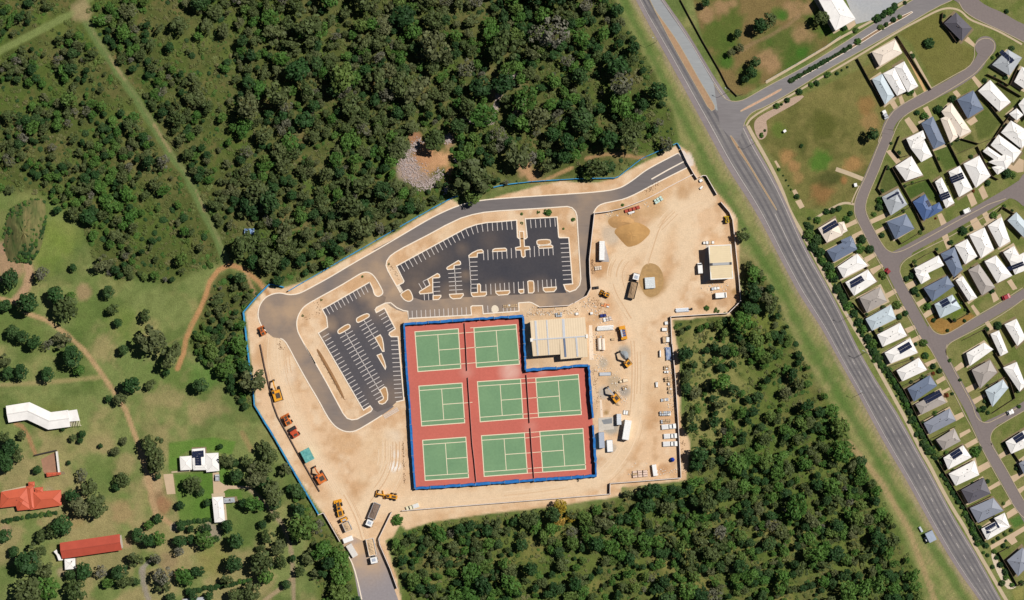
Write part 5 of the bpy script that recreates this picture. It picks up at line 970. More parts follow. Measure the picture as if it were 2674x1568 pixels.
for a, b, w in (((1635, 156), (1648, 358), .9), ((1648, 366), (1662, 528), .8), ((1755, 150), (1768, 350), .6), ((1768, 358), (1780, 522), .5), ((1932, 138), (1942, 336), 1.1), ((2070, 334), (2087, 540), .8)):
    A, B = f_(*a, CE + .25), f_(*b, CE + .25); A.z = CE + (.06 if a[1] < 300 else .76); B.z = CE + (.74 if b[1] < 400 else 0.05)
    if a[1] > 300: A.z, B.z = CE + .75, CE - .02
    d = B - A; u = Vector((-d.y, d.x, 0)).normalized() * w / 2; up = Vector((0, 0, .06)); m = MB(); m.hexa([A + u - up, B + u - up, B - u - up, A - u - up][::-1], [A + u + up, B + u + up, B - u + up, A - u + up][::-1]); m.build('skylight', M_SKYL, club, True)
A, B = f_(1942, 342, CE), f_(1958, 545, CE); A.z, B.z = CE + .78, CE - .02; d = B - A; u = Vector((-d.y, d.x, 0)).normalized() * .45; up = Vector((0, 0, .06)); m = MB(); m.hexa([A + u - up, B + u - up, B - u - up, A - u - up][::-1], [A + u + up, B + u + up, B - u + up, A - u + up][::-1]); m.build('box_gutter', plain('dark_gutter', col(110, 124, 150), .4, .5), club, True)
A, B = MIDL.copy(), MIDR.copy(); m = MB(); d = B - A; m.box(((A.x + B.x) / 2, (A.y + B.y) / 2, CE + .8), (d.length + .6, .55, .14), math.atan2(d.y, d.x)); m.build('ridge_cap', M_SKYL, club, True)
for p in (MIDL, MIDR): m = MB(); m.box((p.x, p.y, CE + .9), (1.0, 1.6, .5), .07); m.build('vent_box', M_TRIM, club, True)
cc = Vector((c0.x, c0.y)); wl = [Vector((p.x, p.y)) for p in (TOPL, TOPR, BR, BM2, BM, BL)]; wl = [p + (cc - p).normalized() * .7 for p in wl]
m = MB(); m.prism([(p.x, p.y) for p in wl], 0, CE - .45); m.build('wall', M_WALL, club, True)
for fr in (.2, .5, .8):
    p = wl[0].lerp(wl[1], fr); m = MB(); m.box((p.x, p.y + .02, 1.5), (2.4, .12, 1.6), .06); m.build('window', M_GLASS, club, True)
p = wl[4].lerp(wl[5], .5); m = MB(); m.box((p.x, p.y - .02, 1.2), (2.0, .12, 2.4), .06); m.build('door', M_DOOR, club, True)
# cream shed
SE = 5.8; c0 = W2('D', 1885, 420)
shed = empty('storage_shed', (c0.x, c0.y, 0), 0, 'tall cream flat-roofed shed with white rim, throwing a broad black shadow', 'shed')
q = [W2('D', *p, SE) for p in [(1730, 210), (2010, 197), (2037, 625), (1757, 640)]]
ml, mr_ = q[0].lerp(q[3], .555), q[1].lerp(q[2], .555)
M_CR2 = ribmat('cream_shed_roof', col(234, 213, 174), math.radians(86), .9)
slab_roof(shed, [q[0], q[1], mr_, ml], SE, SE + .35, M_CR2, 'roof_sheet', 1); slab_roof(shed, [q[3], q[2], mr_, ml], SE, SE + .34, M_CR2, 'roof_sheet', 1)
m = MB(); strip(m, [(p.x, p.y) for p in q], .4, SE - .3, SE + .16, True); m.build('rim', M_TRIM, shed, True)
a, b = ml.lerp(mr_, .06), ml.lerp(mr_, .94); d = b - a; m = MB(); m.box(((a.x + b.x) / 2, (a.y + b.y) / 2, SE + .45), (d.length, 1.15, .22), math.atan2(d.y, d.x)); m.build('ridge_vent', plain('grey_vent', col(176, 176, 176), .5), shed, True)
for k, p in ((0, a), (1, b)): m = MB(); m.box((p.x, p.y, SE + .5), (1.0, 1.1, .3), .05); m.build('vent_cap', plain('dark_vent', col(70, 70, 78), .5), shed, True)
cc = sum([Vector((p.x, p.y)) for p in q], Vector((0, 0))) / 4; m = MB(); m.prism([tuple(Vector((p.x, p.y)) + (cc - Vector((p.x, p.y))).normalized() * .4) for p in q], 0, SE - .2); m.build('wall', M_WALL, shed, True)
pp = [Vector((p.x, p.y)) for p in q]; e = (pp[3] - pp[0]); p = pp[0] + e * .5; m = MB(); m.box((p.x + .28, p.y, 2), (.14, 4.2, 4.0), .06); m.build('roller_door', M_DOOR, shed, True)
# ================================================================== vehicles and machines (local axes: x forward, y left, z up)
M_TYRE = plain('tyre_rubber', (.015, .015, .016, 1), .9); M_RIM = plain('wheel_rim', col(150, 150, 150), .4, .5, .6)
M_DARK = plain('dark_chassis', col(52, 50, 52), .7); M_WHITE = plain('vehicle_white', col(248, 246, 242), .35, .5)
M_YEL = mat('machine_yellow', col(240, 170, 44), .5, .15, 1.5, col(214, 140, 36), .6, .6); M_ORG = mat('machine_orange', col(232, 132, 56), .5, .15, 1.5, col(190, 84, 40), .7, .7); M_REDM = mat('machine_red', col(214, 92, 52), .5, .15, 1.5, col(160, 50, 36), .7, .7)
M_ENG = mat('engine_deck', col(84, 72, 62), .8, .4, 2.0); M_GREYM = plain('machine_grey', col(196, 200, 206), .5, .4)
M_GRAV = mat('gravel_load', col(166, 138, 108), .95, .3, 2.5); M_RUB = mat('rubble_load', col(206, 176, 140), .95, .4, 2.2); M_DLOAD = mat('dark_gravel_load', col(132, 112, 98), .95, .3, 2.5)
def veh(name, label, cat, sh, tail, head, group=None):
    a, b = W2(sh, *tail), W2(sh, *head); d = b - a; c = (a + b) / 2
    return empty(name, (c.x, c.y, 0), math.atan2(d.y, d.x), label, cat, group), d.length
def wheel(root, x, y, r, w):
    s = 1 if y > 0 else -1
    mb = MB(); mb.cyl((x, y - w / 2, r), (x, y + w / 2, r), r, 14); t = mb.build('wheel', M_TYRE, root)
    mb = MB(); mb.cyl((x, y + s * w * .5, r), (x, y + s * (w * .5 + .03), r), r * .55, 10); mb.build('rim', M_RIM, t)
def heap(mb, x0, x1, y0, y1, z, hmax, seed, nx=9, ny=5):
    r = random.Random(seed); b = len(mb.v); vs = []; fs = []
    for j in range(ny + 1):
        for i in range(nx + 1):
            u, v = i / nx, j / ny; e = min(u, 1 - u, .35) / .35 * min(v, 1 - v, .4) / .4
            vs.append((x0 + (x1 - x0) * u, y0 + (y1 - y0) * v, z + hmax * e * r.uniform(.55, 1.1)))
    for j in range(ny):
        for i in range(nx): k = j * (nx + 1) + i; fs.append((k, k + 1, k + nx + 2, k + nx + 1))
    mb.add(vs, fs)
def dump_truck(label, sh, tail, head, W, cabm, traym, loadm, traydark=None, seed=1):
    root, L = veh('dump_truck', label, 'truck', sh, tail, head, 'trucks on the site'); h = L / 2
    mb = MB(); mb.box((0, 0, .85), (L * .96, W * .42, .35)); mb.build('chassis', M_DARK, root)
    cl = L * .25; cx = h - cl / 2
    mb = MB(); mb.box((cx, 0, 1.9), (cl, W * .9, 1.9), top=.94); cab = mb.build('cab', cabm, root)
    mb = MB(); mb.box((h - .02, 0, 2.3), (.12, W * .78, .75)); mb.build('windscreen', M_GLASS, cab)
    mb = MB(); mb.box((cx - .15, 0, 2.93), (cl * .5, W * .5, .16), top=.8); mb.build('roof_hatch', plain('cab_roof_panel', col(180, 188, 200), .4), cab)
    for s in (-1, 1):
        mb = MB(); mb.box((h - .3, s * (W * .5 + .12), 2.3), (.15, .3, .5)); mb.build('mirror', M_DARK, cab)
    tl = L * .68; tx = -h + tl / 2; mb = MB(); z0 = 1.2
    mb.box((tx, 0, z0), (tl, W, .12))
    for s in (-1, 1): mb.box((tx, s * (W / 2 - .06), z0 + .65), (tl, .12, 1.2))
    mb.box((tx - tl / 2 + .06, 0, z0 + .6), (.12, W - .24, 1.1)); mb.box((tx + tl / 2 - .06, 0, z0 + .75), (.12, W - .24, 1.4))
    tray = mb.build('tray', traym, root)
    if loadm:
        mb = MB(); heap(mb, tx - tl / 2 + .12, tx + tl / 2 - .12, -W / 2 + .12, W / 2 - .12, z0 + .75, .7, seed, 12, 6); mb.build('load', loadm, tray)
    r = .5
    for x in (h - cl * .55, -h + tl * .18, -h + tl * .36):
        for s in (-1, 1): wheel(root, x, s * (W / 2 - .2), r, .34)
    mb = MB(); mb.box((h + .05, 0, .75), (.22, W * .88, .45)); mb.build('bumper', M_DARK, root)
    return root
def excavator(label, sh, tail, head, W, m, boomm, reach, swing=0.0, bucket=True):
    """tail..head spans the upper body; boom reaches further forward"""
    root, L = veh('excavator', label, 'excavator', sh, tail, head, 'earthmoving machines'); h = L / 2
    for s in (-1, 1):
        mb = MB(); mb.box((0, s * W * .42, .42), (L * 1.15, W * .24, .8), top=.86, topy=1.0); mb.build('track', M_DARK, root)
    mb = MB(); mb.cyl((0, 0, .7), (0, 0, 1.05), W * .3, 14); mb.build('turntable', M_DARK, root)
    mb = MB(); mb.box((-.1 * L, 0, 1.55), (L * .86, W * .92, 1.0), top=.95); body = mb.build('body', m, root)
    mb = MB(); mb.box((-.42 * L, 0, 1.55), (L * .2, W * .86, 1.15), top=.9); mb.build('counterweight', m, root)
    mb = MB(); mb.box((-.12 * L, -.12 * W, 2.1), (L * .42, W * .5, .14)); mb.build('engine_cover', M_ENG, body)
    mb = MB(); mb.box((.2 * L, .28 * W, 2.0), (L * .36, W * .34, 1.6), top=.88); cab = mb.build('cab', m, root)
    mb = MB(); mb.box((.2 * L, .28 * W, 2.82), (L * .22, W * .24, .06)); mb.build('roof_window', M_GLASS, cab)
    p0 = Vector((.3 * L, -.08 * W, 1.7)); p1 = p0 + Vector((reach * .45, 0, 2.6)); p2 = p0 + Vector((reach * .98, 0, .9)); p3 = p2 + Vector((.1, 0, -1.4))
    def beam(nm, a, b, w0, w1):
        mb = MB(); d = (b - a).normalized(); u = Vector((0, 1, 0)); v = d.cross(u)
        mb.hexa([a - u * w0 / 2 - v * w0 * .7, a + u * w0 / 2 - v * w0 * .7, a + u * w0 / 2 + v * w0 * .7, a - u * w0 / 2 + v * w0 * .7], [b - u * w1 / 2 - v * w1 * .7, b + u * w1 / 2 - v * w1 * .7, b + u * w1 / 2 + v * w1 * .7, b - u * w1 / 2 + v * w1 * .7]); mb.build(nm, boomm, root)
    beam('boom', p0, p1, .55, .5); beam('arm', p1, p2, .5, .35)
    mb = MB(); c = p2 + Vector((.1, 0, -.45)); mb.box(tuple(c), (.9, 1.3, .9), top=.7); mb.build('bucket', M_DARK, root)
    return root
def loader(label, sh, tail, head, W, m, name='wheel_loader', cat='loader', cabm=None):
    root, L = veh(name, label, cat, sh, tail, head, 'earthmoving machines'); h = L / 2
    mb = MB(); mb.box((-.24 * L, 0, 1.5), (L * .46, W * .72, 1.1), top=.92); body = mb.build('engine_hood', m, root)
    mb = MB(); mb.box((-.28 * L, 0, 2.08), (L * .26, W * .4, .1)); mb.build('grille', M_ENG, body)
    mb = MB(); mb.box((.02 * L, 0, 2.1), (L * .22, W * .56, 1.7), top=.85); cab = mb.build('cab', cabm or m, root)
    mb = MB(); mb.box((.02 * L, 0, 2.97), (L * .14, W * .34, .06)); mb.build('roof_window', M_GLASS, cab)
    mb = MB(); mb.box((.2 * L, 0, 1.2), (L * .3, W * .4, .7)); mb.build('front_frame', M_ENG, root)
    for s in (-1, 1):
        mb = MB(); mb.box((.27 * L, s * W * .2, 1.4), (L * .3, .24, .4), ry=.25); mb.build('lift_arm', m, root)
        for x in (.2 * L, -.27 * L): wheel(root, x, s * W * .4, min(.8, L * .13), W * .18)
    mb = MB(); v = [(h - L * .16, .55), (h - L * .18, 1.35), (h - .1, .35), (h, .15), (h - L * .14, .12)]
    mb.add([(x, -W / 2, zz) for x, zz in v] + [(x, W / 2, zz) for x, zz in v], [(4, 3, 2, 1, 0), (5, 6, 7, 8, 9)] + [(i, (i + 1) % 5, 5 + (i + 1) % 5, 5 + i) for i in range(5)]); mb.build('bucket', m, root)
    return root
def roller(label, sh, tail, head, W, m):
    root, L = veh('road_roller', label, 'roller', sh, tail, head, 'earthmoving machines'); h = L / 2; r = L * .16
    mb = MB(); mb.cyl((h - r, -W * .42, r), (h - r, W * .42, r), r, 18); mb.build('drum', M_DARK, root)
    mb = MB()
    for s in (-1, 1): mb.box((h - r * 1.2, s * W * .47, r), (r * 2.2, .14, .4))
    mb.box((h - r * 2.3, 0, r), (.2, W, .4)); mb.build('yoke', m, root)
    mb = MB(); mb.box((-.26 * L, 0, 1.4), (L * .42, W * .8, 1.0), top=.9); b = mb.build('engine_hood', m, root); mb = MB(); mb.box((-.26 * L, 0, 1.93), (L * .2, W * .4, .08)); mb.build('grille', M_ENG, b)
    mb = MB(); mb.box((.06 * L, 0, 2.55), (L * .26, W * .8, .12)); c = mb.build('canopy', m, root)
    for sx in (-1, 1):
        for sy in (-1, 1): mb = MB(); mb.box((.06 * L + sx * L * .11, sy * W * .35, 1.75), (.09, .09, 1.5)); mb.build('canopy_post', M_DARK, c)
    mb = MB(); mb.box((.05 * L, 0, 1.1), (L * .3, W * .6, .5)); mb.build('seat_platform', M_ENG, root)
    for s in (-1, 1): wheel(root, -.28 * L, s * W * .4, L * .15, W * .2)
    return root
def grader(label, sh, tail, head, W, m):
    root, L = veh('road_grader', label, 'grader', sh, tail, head, 'earthmoving machines'); h = L / 2
    mb = MB(); mb.box((-.3 * L, 0, 1.55), (L * .36, W * .5, 1.0), top=.9); b = mb.build('engine_hood', m, root); mb = MB(); mb.box((-.32 * L, 0, 2.08), (L * .2, W * .26, .08)); mb.build('grille', M_ENG, b)
    mb = MB(); mb.box((-.06 * L, 0, 2.15), (L * .14, W * .5, 1.7), top=.86); mb.build('cab', m, root)
    mb = MB(); mb.box((-.06 * L, 0, 3.02), (L * .09, W * .3, .06)); mb.build('roof_window', M_GLASS, root)
    mb = MB(); mb.hexa([(-.02 * L, -.25, 1.3), (h - .5, -.25, 1.7), (h - .5, .25, 1.7), (-.02 * L, .25, 1.3)], [(-.02 * L, -.25, 1.9), (h - .5, -.25, 2.15), (h - .5, .25, 2.15), (-.02 * L, .25, 1.9)]); mb.build('frame_beam', m, root)
    mb = MB(); mb.box((.16 * L, 0, .55), (.3, W * 1.15, .7), .35); mb.build('blade', m, root)
    mb = MB(); mb.box((h - .12, 0, 1.0), (.2, W * .8, .9)); mb.build('front_plate', m, root)
    mb = MB(); mb.box((h - .7, 0, .65), (.25, W * .8, .25)); mb.build('axle', M_DARK, root)
    for x in (h - .7, -.22 * L, -.38 * L):
        for s in (-1, 1): wheel(root, x, s * W * .42, .6, .35)
    return root
def car(label, sh, tail, head, W, m, kind='ute', group=None, cat=None):
    root, L = veh({'ute': 'pickup_truck', 'car': 'car', 'van': 'van'}[kind], label, cat or {'ute': 'ute', 'car': 'car', 'van': 'van'}[kind], sh, tail, head, group); h = L / 2
    body = MB(); prof = [(-h, .35), (-h, .95), (-h + .1, 1.0), (h * .45, 1.02), (h - .25, .92), (h, .75), (h, .4)]
    if kind == 'van': prof = [(-h, .35), (-h, 2.1), (-h + .2, 2.2), (h * .55, 2.2), (h * .8, 1.3), (h, 1.05), (h, .4)]
    n = len(prof); body.add([(x, -W / 2, z) for x, z in prof] + [(x, W / 2, z) for x, z in prof], [tuple(range(n - 1, -1, -1)), tuple(range(n, 2 * n))] + [(i, (i + 1) % n, n + (i + 1) % n, n + i) for i in range(n)])
    b = body.build('body', m, root)
    if kind != 'van':
        x0, x1 = (-.02 * L, .3 * L) if kind == 'ute' else (-.38 * L, .22 * L)
        mb = MB(); mb.hexa([(x0, -W * .46, 1.0), (x1, -W * .46, 1.0), (x1, W * .46, 1.0), (x0, W * .46, 1.0)], [(x0 + L * .06, -W * .38, 1.58), (x1 - L * .1, -W * .38, 1.58), (x1 - L * .1, W * .38, 1.58), (x0 + L * .06, W * .38, 1.58)]); mb.build('cabin_glass', M_GLASS, root)
        mb = MB(); mb.box(((x0 + L * .06 + x1 - L * .1) / 2, 0, 1.61), (x1 - x0 - L * .15, W * .8, .07), top=.95); mb.build('roof', m, root)
    else:
        mb = MB(); mb.hexa([(h * .57, -W * .44, 2.1), (h * .79, -W * .46, 1.36), (h * .79, W * .46, 1.36), (h * .57, W * .44, 2.1)], [(h * .6, -W * .44, 2.14), (h * .82, -W * .46, 1.39), (h * .82, W * .46, 1.39), (h * .6, W * .44, 2.14)]); mb.build('windscreen', M_GLASS, root)
    if kind == 'ute':
        mb = MB(); mb.box((-.27 * L, 0, 1.03), (L * .4, W * .8, .05)); mb.build('tray_cover', plain('tray_liner', col(226, 224, 222), .6), root)
    for s in (-1, 1):
        for x in (.3 * L, -.3 * L): wheel(root, x, s * (W / 2 - .1), .34, .22)
        mb = MB(); mb.box((h - .02, s * W * .36, .7), (.08, W * .2, .16)); mb.build('headlight', M_RIM, b)
    return root
def container(label, sh, tail, head, W, Hh, m, name='container', cat='container', ribs=True, group=None, roofm=None):
    root, L = veh(name, label, cat, sh, tail, head, group)
    mb = MB(); mb.box((0, 0, Hh / 2 + .08), (L, W, Hh)); mb.build('shell', m, root)
    mb = MB()
    if ribs:
        k = max(3, int(L / .9))
        for i in range(k): mb.box((-L / 2 + L * (i + .5) / k, 0, Hh + .1), (L / k * .45, W * .94, .07))
    else: mb.box((0, 0, Hh + .1), (L * .97, W * .95, .08), top=.97)
    mb.build('roof', roofm or m, root)
    for s in (-1, 1):
        mb = MB(); mb.box((L / 2 + .03, s * W * .24, Hh / 2 + .1), (.06, W * .44, Hh * .9)); mb.build('door', m, root)
        mb = MB(); mb.box((s * L * .4, 0, .06), (.4, W * .96, .12)); mb.build('skid', M_DARK, root)
    return root
def pallet(label, sh, tail, head, W, m, seed=1, n=(3, 2), hh=1.0, name='pallet_stack', cat='pallet', group='stacks of building material in the yard'):
    root, L = veh(name, label, cat, sh, tail, head, group); r = random.Random(seed)
    mb = MB()
    for y in (-.4, 0, .4): mb.box((0, y * W, .1), (L, W * .12, .12))
    for i in range(5): mb.box((-L / 2 + L * (i + .5) / 5, 0, .19), (L * .13, W, .05))
    mb.build('pallet_base', M_TIMB, root)
    for i in range(n[0]):
        for j in range(n[1]):
            hz = hh * r.uniform(.55, 1.15); mb = MB(); mb.box((-L / 2 + L * (i + .5) / n[0], -W / 2 + W * (j + .5) / n[1], .21 + hz / 2), (L / n[0] * r.uniform(.78, .97), W / n[1] * r.uniform(.75, .97), hz), r.uniform(-.06, .06), top=r.uniform(.9, 1)); mb.build('bundle', m if r.random() < .8 else r.choice([M_RUB, M_GREYM, M_WHITE]), root)
    return root
def pipes(label, sh, tail, head, W, m, n=5, name='pipe_stack', layers=2, group='stacks of building material in the yard'):
    root, L = veh(name, label, 'pipes', sh, tail, head, group); rr = W / n / 2; r = random.Random(n + int(tail[0]))
    for s in (-.32, .32): mb = MB(); mb.box((s * L, 0, .06), (.15, W, .12)); mb.build('bearer', M_TIMB, root)
    for k in range(layers):
        for i in range(n - k):
            y = -W / 2 + rr + k * rr + i * 2 * rr; zz = .12 + rr + k * rr * 1.73; o = r.uniform(-.04, .04) * L
            mb = MB(); mb.cyl((-L * .48 + o, y, zz), (L * .48 + o, y, zz), rr * .97, 10); mb.build('pipe', m, root)
    return root
# --- trucks
dump_truck('white-cab dump truck with brown gravel in its tray, beside the wet patch', 'D', (722, 885), (800, 568), 3.1, M_WHITE, M_DARK, M_GRAV, seed=3)
dump_truck('white-cab dump truck with grey-brown load, crossing the haul road junction', 'S', (1165, 808), (1048, 1095), 3.3, M_WHITE, M_GREYM, M_DLOAD, seed=4)
dump_truck('white dump truck full of pale rubble at the site exit', 'S', (1062, 1262), (1128, 1575), 3.4, M_WHITE, M_WHITE, M_RUB, seed=5)
dump_truck('yellow-cab tipper with brown load parked by the hoarding', 'S', (800, 1160), (725, 995), 3.2, M_YEL, M_GREYM, M_RUB, seed=6)
loader('yellow loader with raised bucket and timber-coloured deck', 'S', (700, 985), (645, 765), 3.6, M_YEL)
# --- machines
grader('long yellow road grader standing across the haul road', 'S', (1425, 735), (1145, 680), 3.3, M_YEL)
excavator('big yellow excavator parked against the low timber edge', 'R', (632, 720), (585, 560), 3.9, M_YEL, M_YEL, 4.6)
loader('orange-yellow wheel loader, the upper one of a pair', 'R', (775, 1035), (705, 905), 3.9, M_ORG)
roller('red-orange roller parked just below the orange loader', 'R', (870, 1190), (795, 1065), 3.9, M_REDM)
excavator('orange excavator with grey rear deck, next to the teal stack', 'S', (465, 540), (395, 420), 4.2, M_ORG, M_ORG, 4.0)
loader('small orange skid loader at the edge of the turning circle', 'E', (448, 1115), (395, 1000), 3.0, M_ORG, 'skid_loader')
loader('small yellow loader beside the curved retaining boards', 'D', (450, 855), (325, 800), 2.4, M_YEL)
root, L = veh('mobile_crane', 'yellow crane carrier with blue glass deck, on the yard lane', 'crane', 'D', (640, 1415), (605, 1240), 'earthmoving machines')
mb = MB(); mb.box((0, 0, 1.1), (L, 2.9, .8)); mb.build('carrier', M_YEL, root)
mb = MB(); mb.box((L * .36, 0, 2.0), (L * .22, 2.7, 1.5), top=.9); mb.build('cab', M_YEL, root)
mb = MB(); mb.box((-L * .4, 0, 1.9), (L * .18, 2.7, 1.0), top=.92); mb.build('counterweight', M_YEL, root)
mb = MB(); mb.box((-.02 * L, .6, 2.2), (L * .55, .7, .6)); mb.build('boom', M_GREYM, root)
for i in range(3):
    mb = MB(); mb.box((-.2 * L + i * .17 * L, -.55, 1.62), (L * .14, 1.2, .25)); mb.build('glass_panel', plain('blue_glass', col(70, 90, 140), .3, .5), root)
for x in (-.35, -.12, .12, .35):
    for s in (-1, 1): wheel(root, x * L, s * 1.3, .55, .35)
excavator('yellow excavator with dark grey boom beside the gravel pile', 'G', (885, 650), (815, 560), 3.0, M_YEL, M_ENG, 5.2)
excavator('yellow excavator with pale grey boom, digging at the grey patch', 'G', (700, 1220), (605, 1100), 3.0, M_YEL, M_GREYM, 4.4)
loader('tiny yellow dumper against the bend of the hoarding', 'B', (1965, 1150), (1955, 1055), 2.3, mat('dumper_yellow', col(226, 190, 30), .5, .1, 1.0), 'site_dumper', 'dumper')
# --- light vehicles
G1 = 'white utes parked against the hoarding'
car('white ute with dark double windscreen and cluttered tray, topmost of three by the hoarding', 'H', (1400, 405), (1630, 385), 2.1, M_WHITE, 'ute', G1)
car('white ute with black window strip, middle of three by the hoarding', 'H', (1435, 552), (1650, 540), 2.1, M_WHITE, 'ute', G1)
car('white long-tray ute, last of three by the hoarding', 'H', (1422, 676), (1655, 668), 2.1, M_WHITE, 'ute', G1)
car('cream ute parked askew at the haul road hoarding', 'S', (1695, 828), (1530, 885), 2.0, mat('cream_car', col(240, 230, 196), .4, .05, 1), 'ute')
car('white van standing in front of the shed door', 'D', (1618, 565), (1608, 430), 2.0, M_WHITE, 'van'); car('plain white van below the cream shed', 'D', (1808, 850), (1955, 840), 2.3, M_WHITE, 'van')
MC = plain('car_red', col(150, 34, 40), .35, .5); M_SIL = plain('car_silver', col(190, 192, 196), .35, .5)
car('dark red car pulled up at the kerb of the street junction', 'K', (965, 492), (920, 450), 2.0, MC, 'car'); car('bright red car parked along the second cross street', 'K', (2248, 782), (2332, 745), 2.0, plain('car_bright_red', col(170, 24, 44), .35, .5), 'car')
car('white car parked along the third cross street', 'L', (2270, 950), (2350, 915), 1.9, M_WHITE, 'car'); car('silver car with white trailer on the corner of the big lawn', 'Q', (2015, 235), (2045, 300), 1.9, M_SIL, 'car')
car('silver car on the drive between white house and shed', 'X', (736, 425), (734, 368), 1.9, M_SIL, 'car'); car('white hatchback beside the grey caravan on the verge', 'N', (820, 440), (785, 365), 1.9, M_WHITE, 'car')
car('white van parked with a trailer on the first cross street', 'J', (1800, 890), (1875, 858), 1.9, M_WHITE, 'van')
# --- trailers, containers, sheds
container('long white box trailer with ribbed roof beside the grey sheds', 'H', (862, 290), (812, 600), 2.9, 3.2, M_WHITE, 'box_trailer', 'trailer')
container('long white container, split in two, on a grey slab', 'D', (352, 150), (350, 395), 2.3, 2.5, M_WHITE)
container('grey ribbed site hut alongside the blue screen', 'H', (430, 485), (440, 735), 2.4, 2.4, mat('grey_hut', col(176, 184, 198), .6, .1, 1), 'site_hut', 'hut'); container('smaller grey site hut near the white box trailer', 'H', (712, 190), (715, 362), 2.0, 2.3, mat('pale_hut', col(214, 218, 222), .6, .1, 1), 'site_hut', 'hut')
container('blue-grey generator with white lid beside the site hut', 'H', (562, 610), (572, 800), 2.6, 1.4, mat('generator_blue', col(134, 150, 172), .6, .2, 1), 'generator', 'generator', False, None, M_WHITE)
container('teal tarpaulin-covered stack behind the row of machines', 'S', (225, 118), (300, 262), 4.1, 2.6, mat('teal_tarp', col(84, 158, 156), .8, .25, 1.0, col(130, 186, 176), .5, .7), 'covered_stack', 'stack', True)
container('white tool trailer at the left edge of the exit road', 'S', (725, 1295), (842, 1250), 2.2, 1.6, M_WHITE, 'trailer', 'trailer', False); container('long pale trailer parked along the exit road', 'S', (790, 1340), (880, 1490), 2.6, 1.7, mat('pale_trailer', col(224, 218, 210), .6, .12, 1), 'trailer', 'trailer', False)
container('white wedge-ended tray body beside the brown earth patch', 'H', (1275, 1005), (1300, 1185), 1.9, 1.5, M_WHITE, 'tray_body', 'trailer', False)
container('grey caravan on the highway verge', 'N', (818, 270), (900, 430), 3.5, 2.4, mat('caravan_grey', col(164, 174, 190), .5, .1, 1), 'caravan', 'caravan'); container('narrow grey dinghy-shaped trailer on the highway verge', 'N', (672, 185), (722, 275), .9, .8, M_GREYM, 'trailer', 'trailer', False)
container('small white trailer behind the silver car by the big lawn', 'Q', (2000, 195), (2018, 232), 1.6, 1.2, M_WHITE, 'trailer', 'trailer', False); container('small white utility cabinet in the middle of the big lawn', 'Q', (715, 470), (745, 450), 1.1, 1.2, M_WHITE, 'cabinet', 'cabinet', False); container('white box trailer by the lawn footpath', 'Q', (1635, 1130), (1645, 1172), 1.3, 1.2, M_WHITE, 'trailer', 'trailer', False)
container('white plant room on a flooded hollow in the yard', 'D', (965, 615), (975, 755), 4.4, 1.2, mat('plant_white', col(216, 220, 220), .6, .2, 1.5), 'plant_room', 'plant room', True)
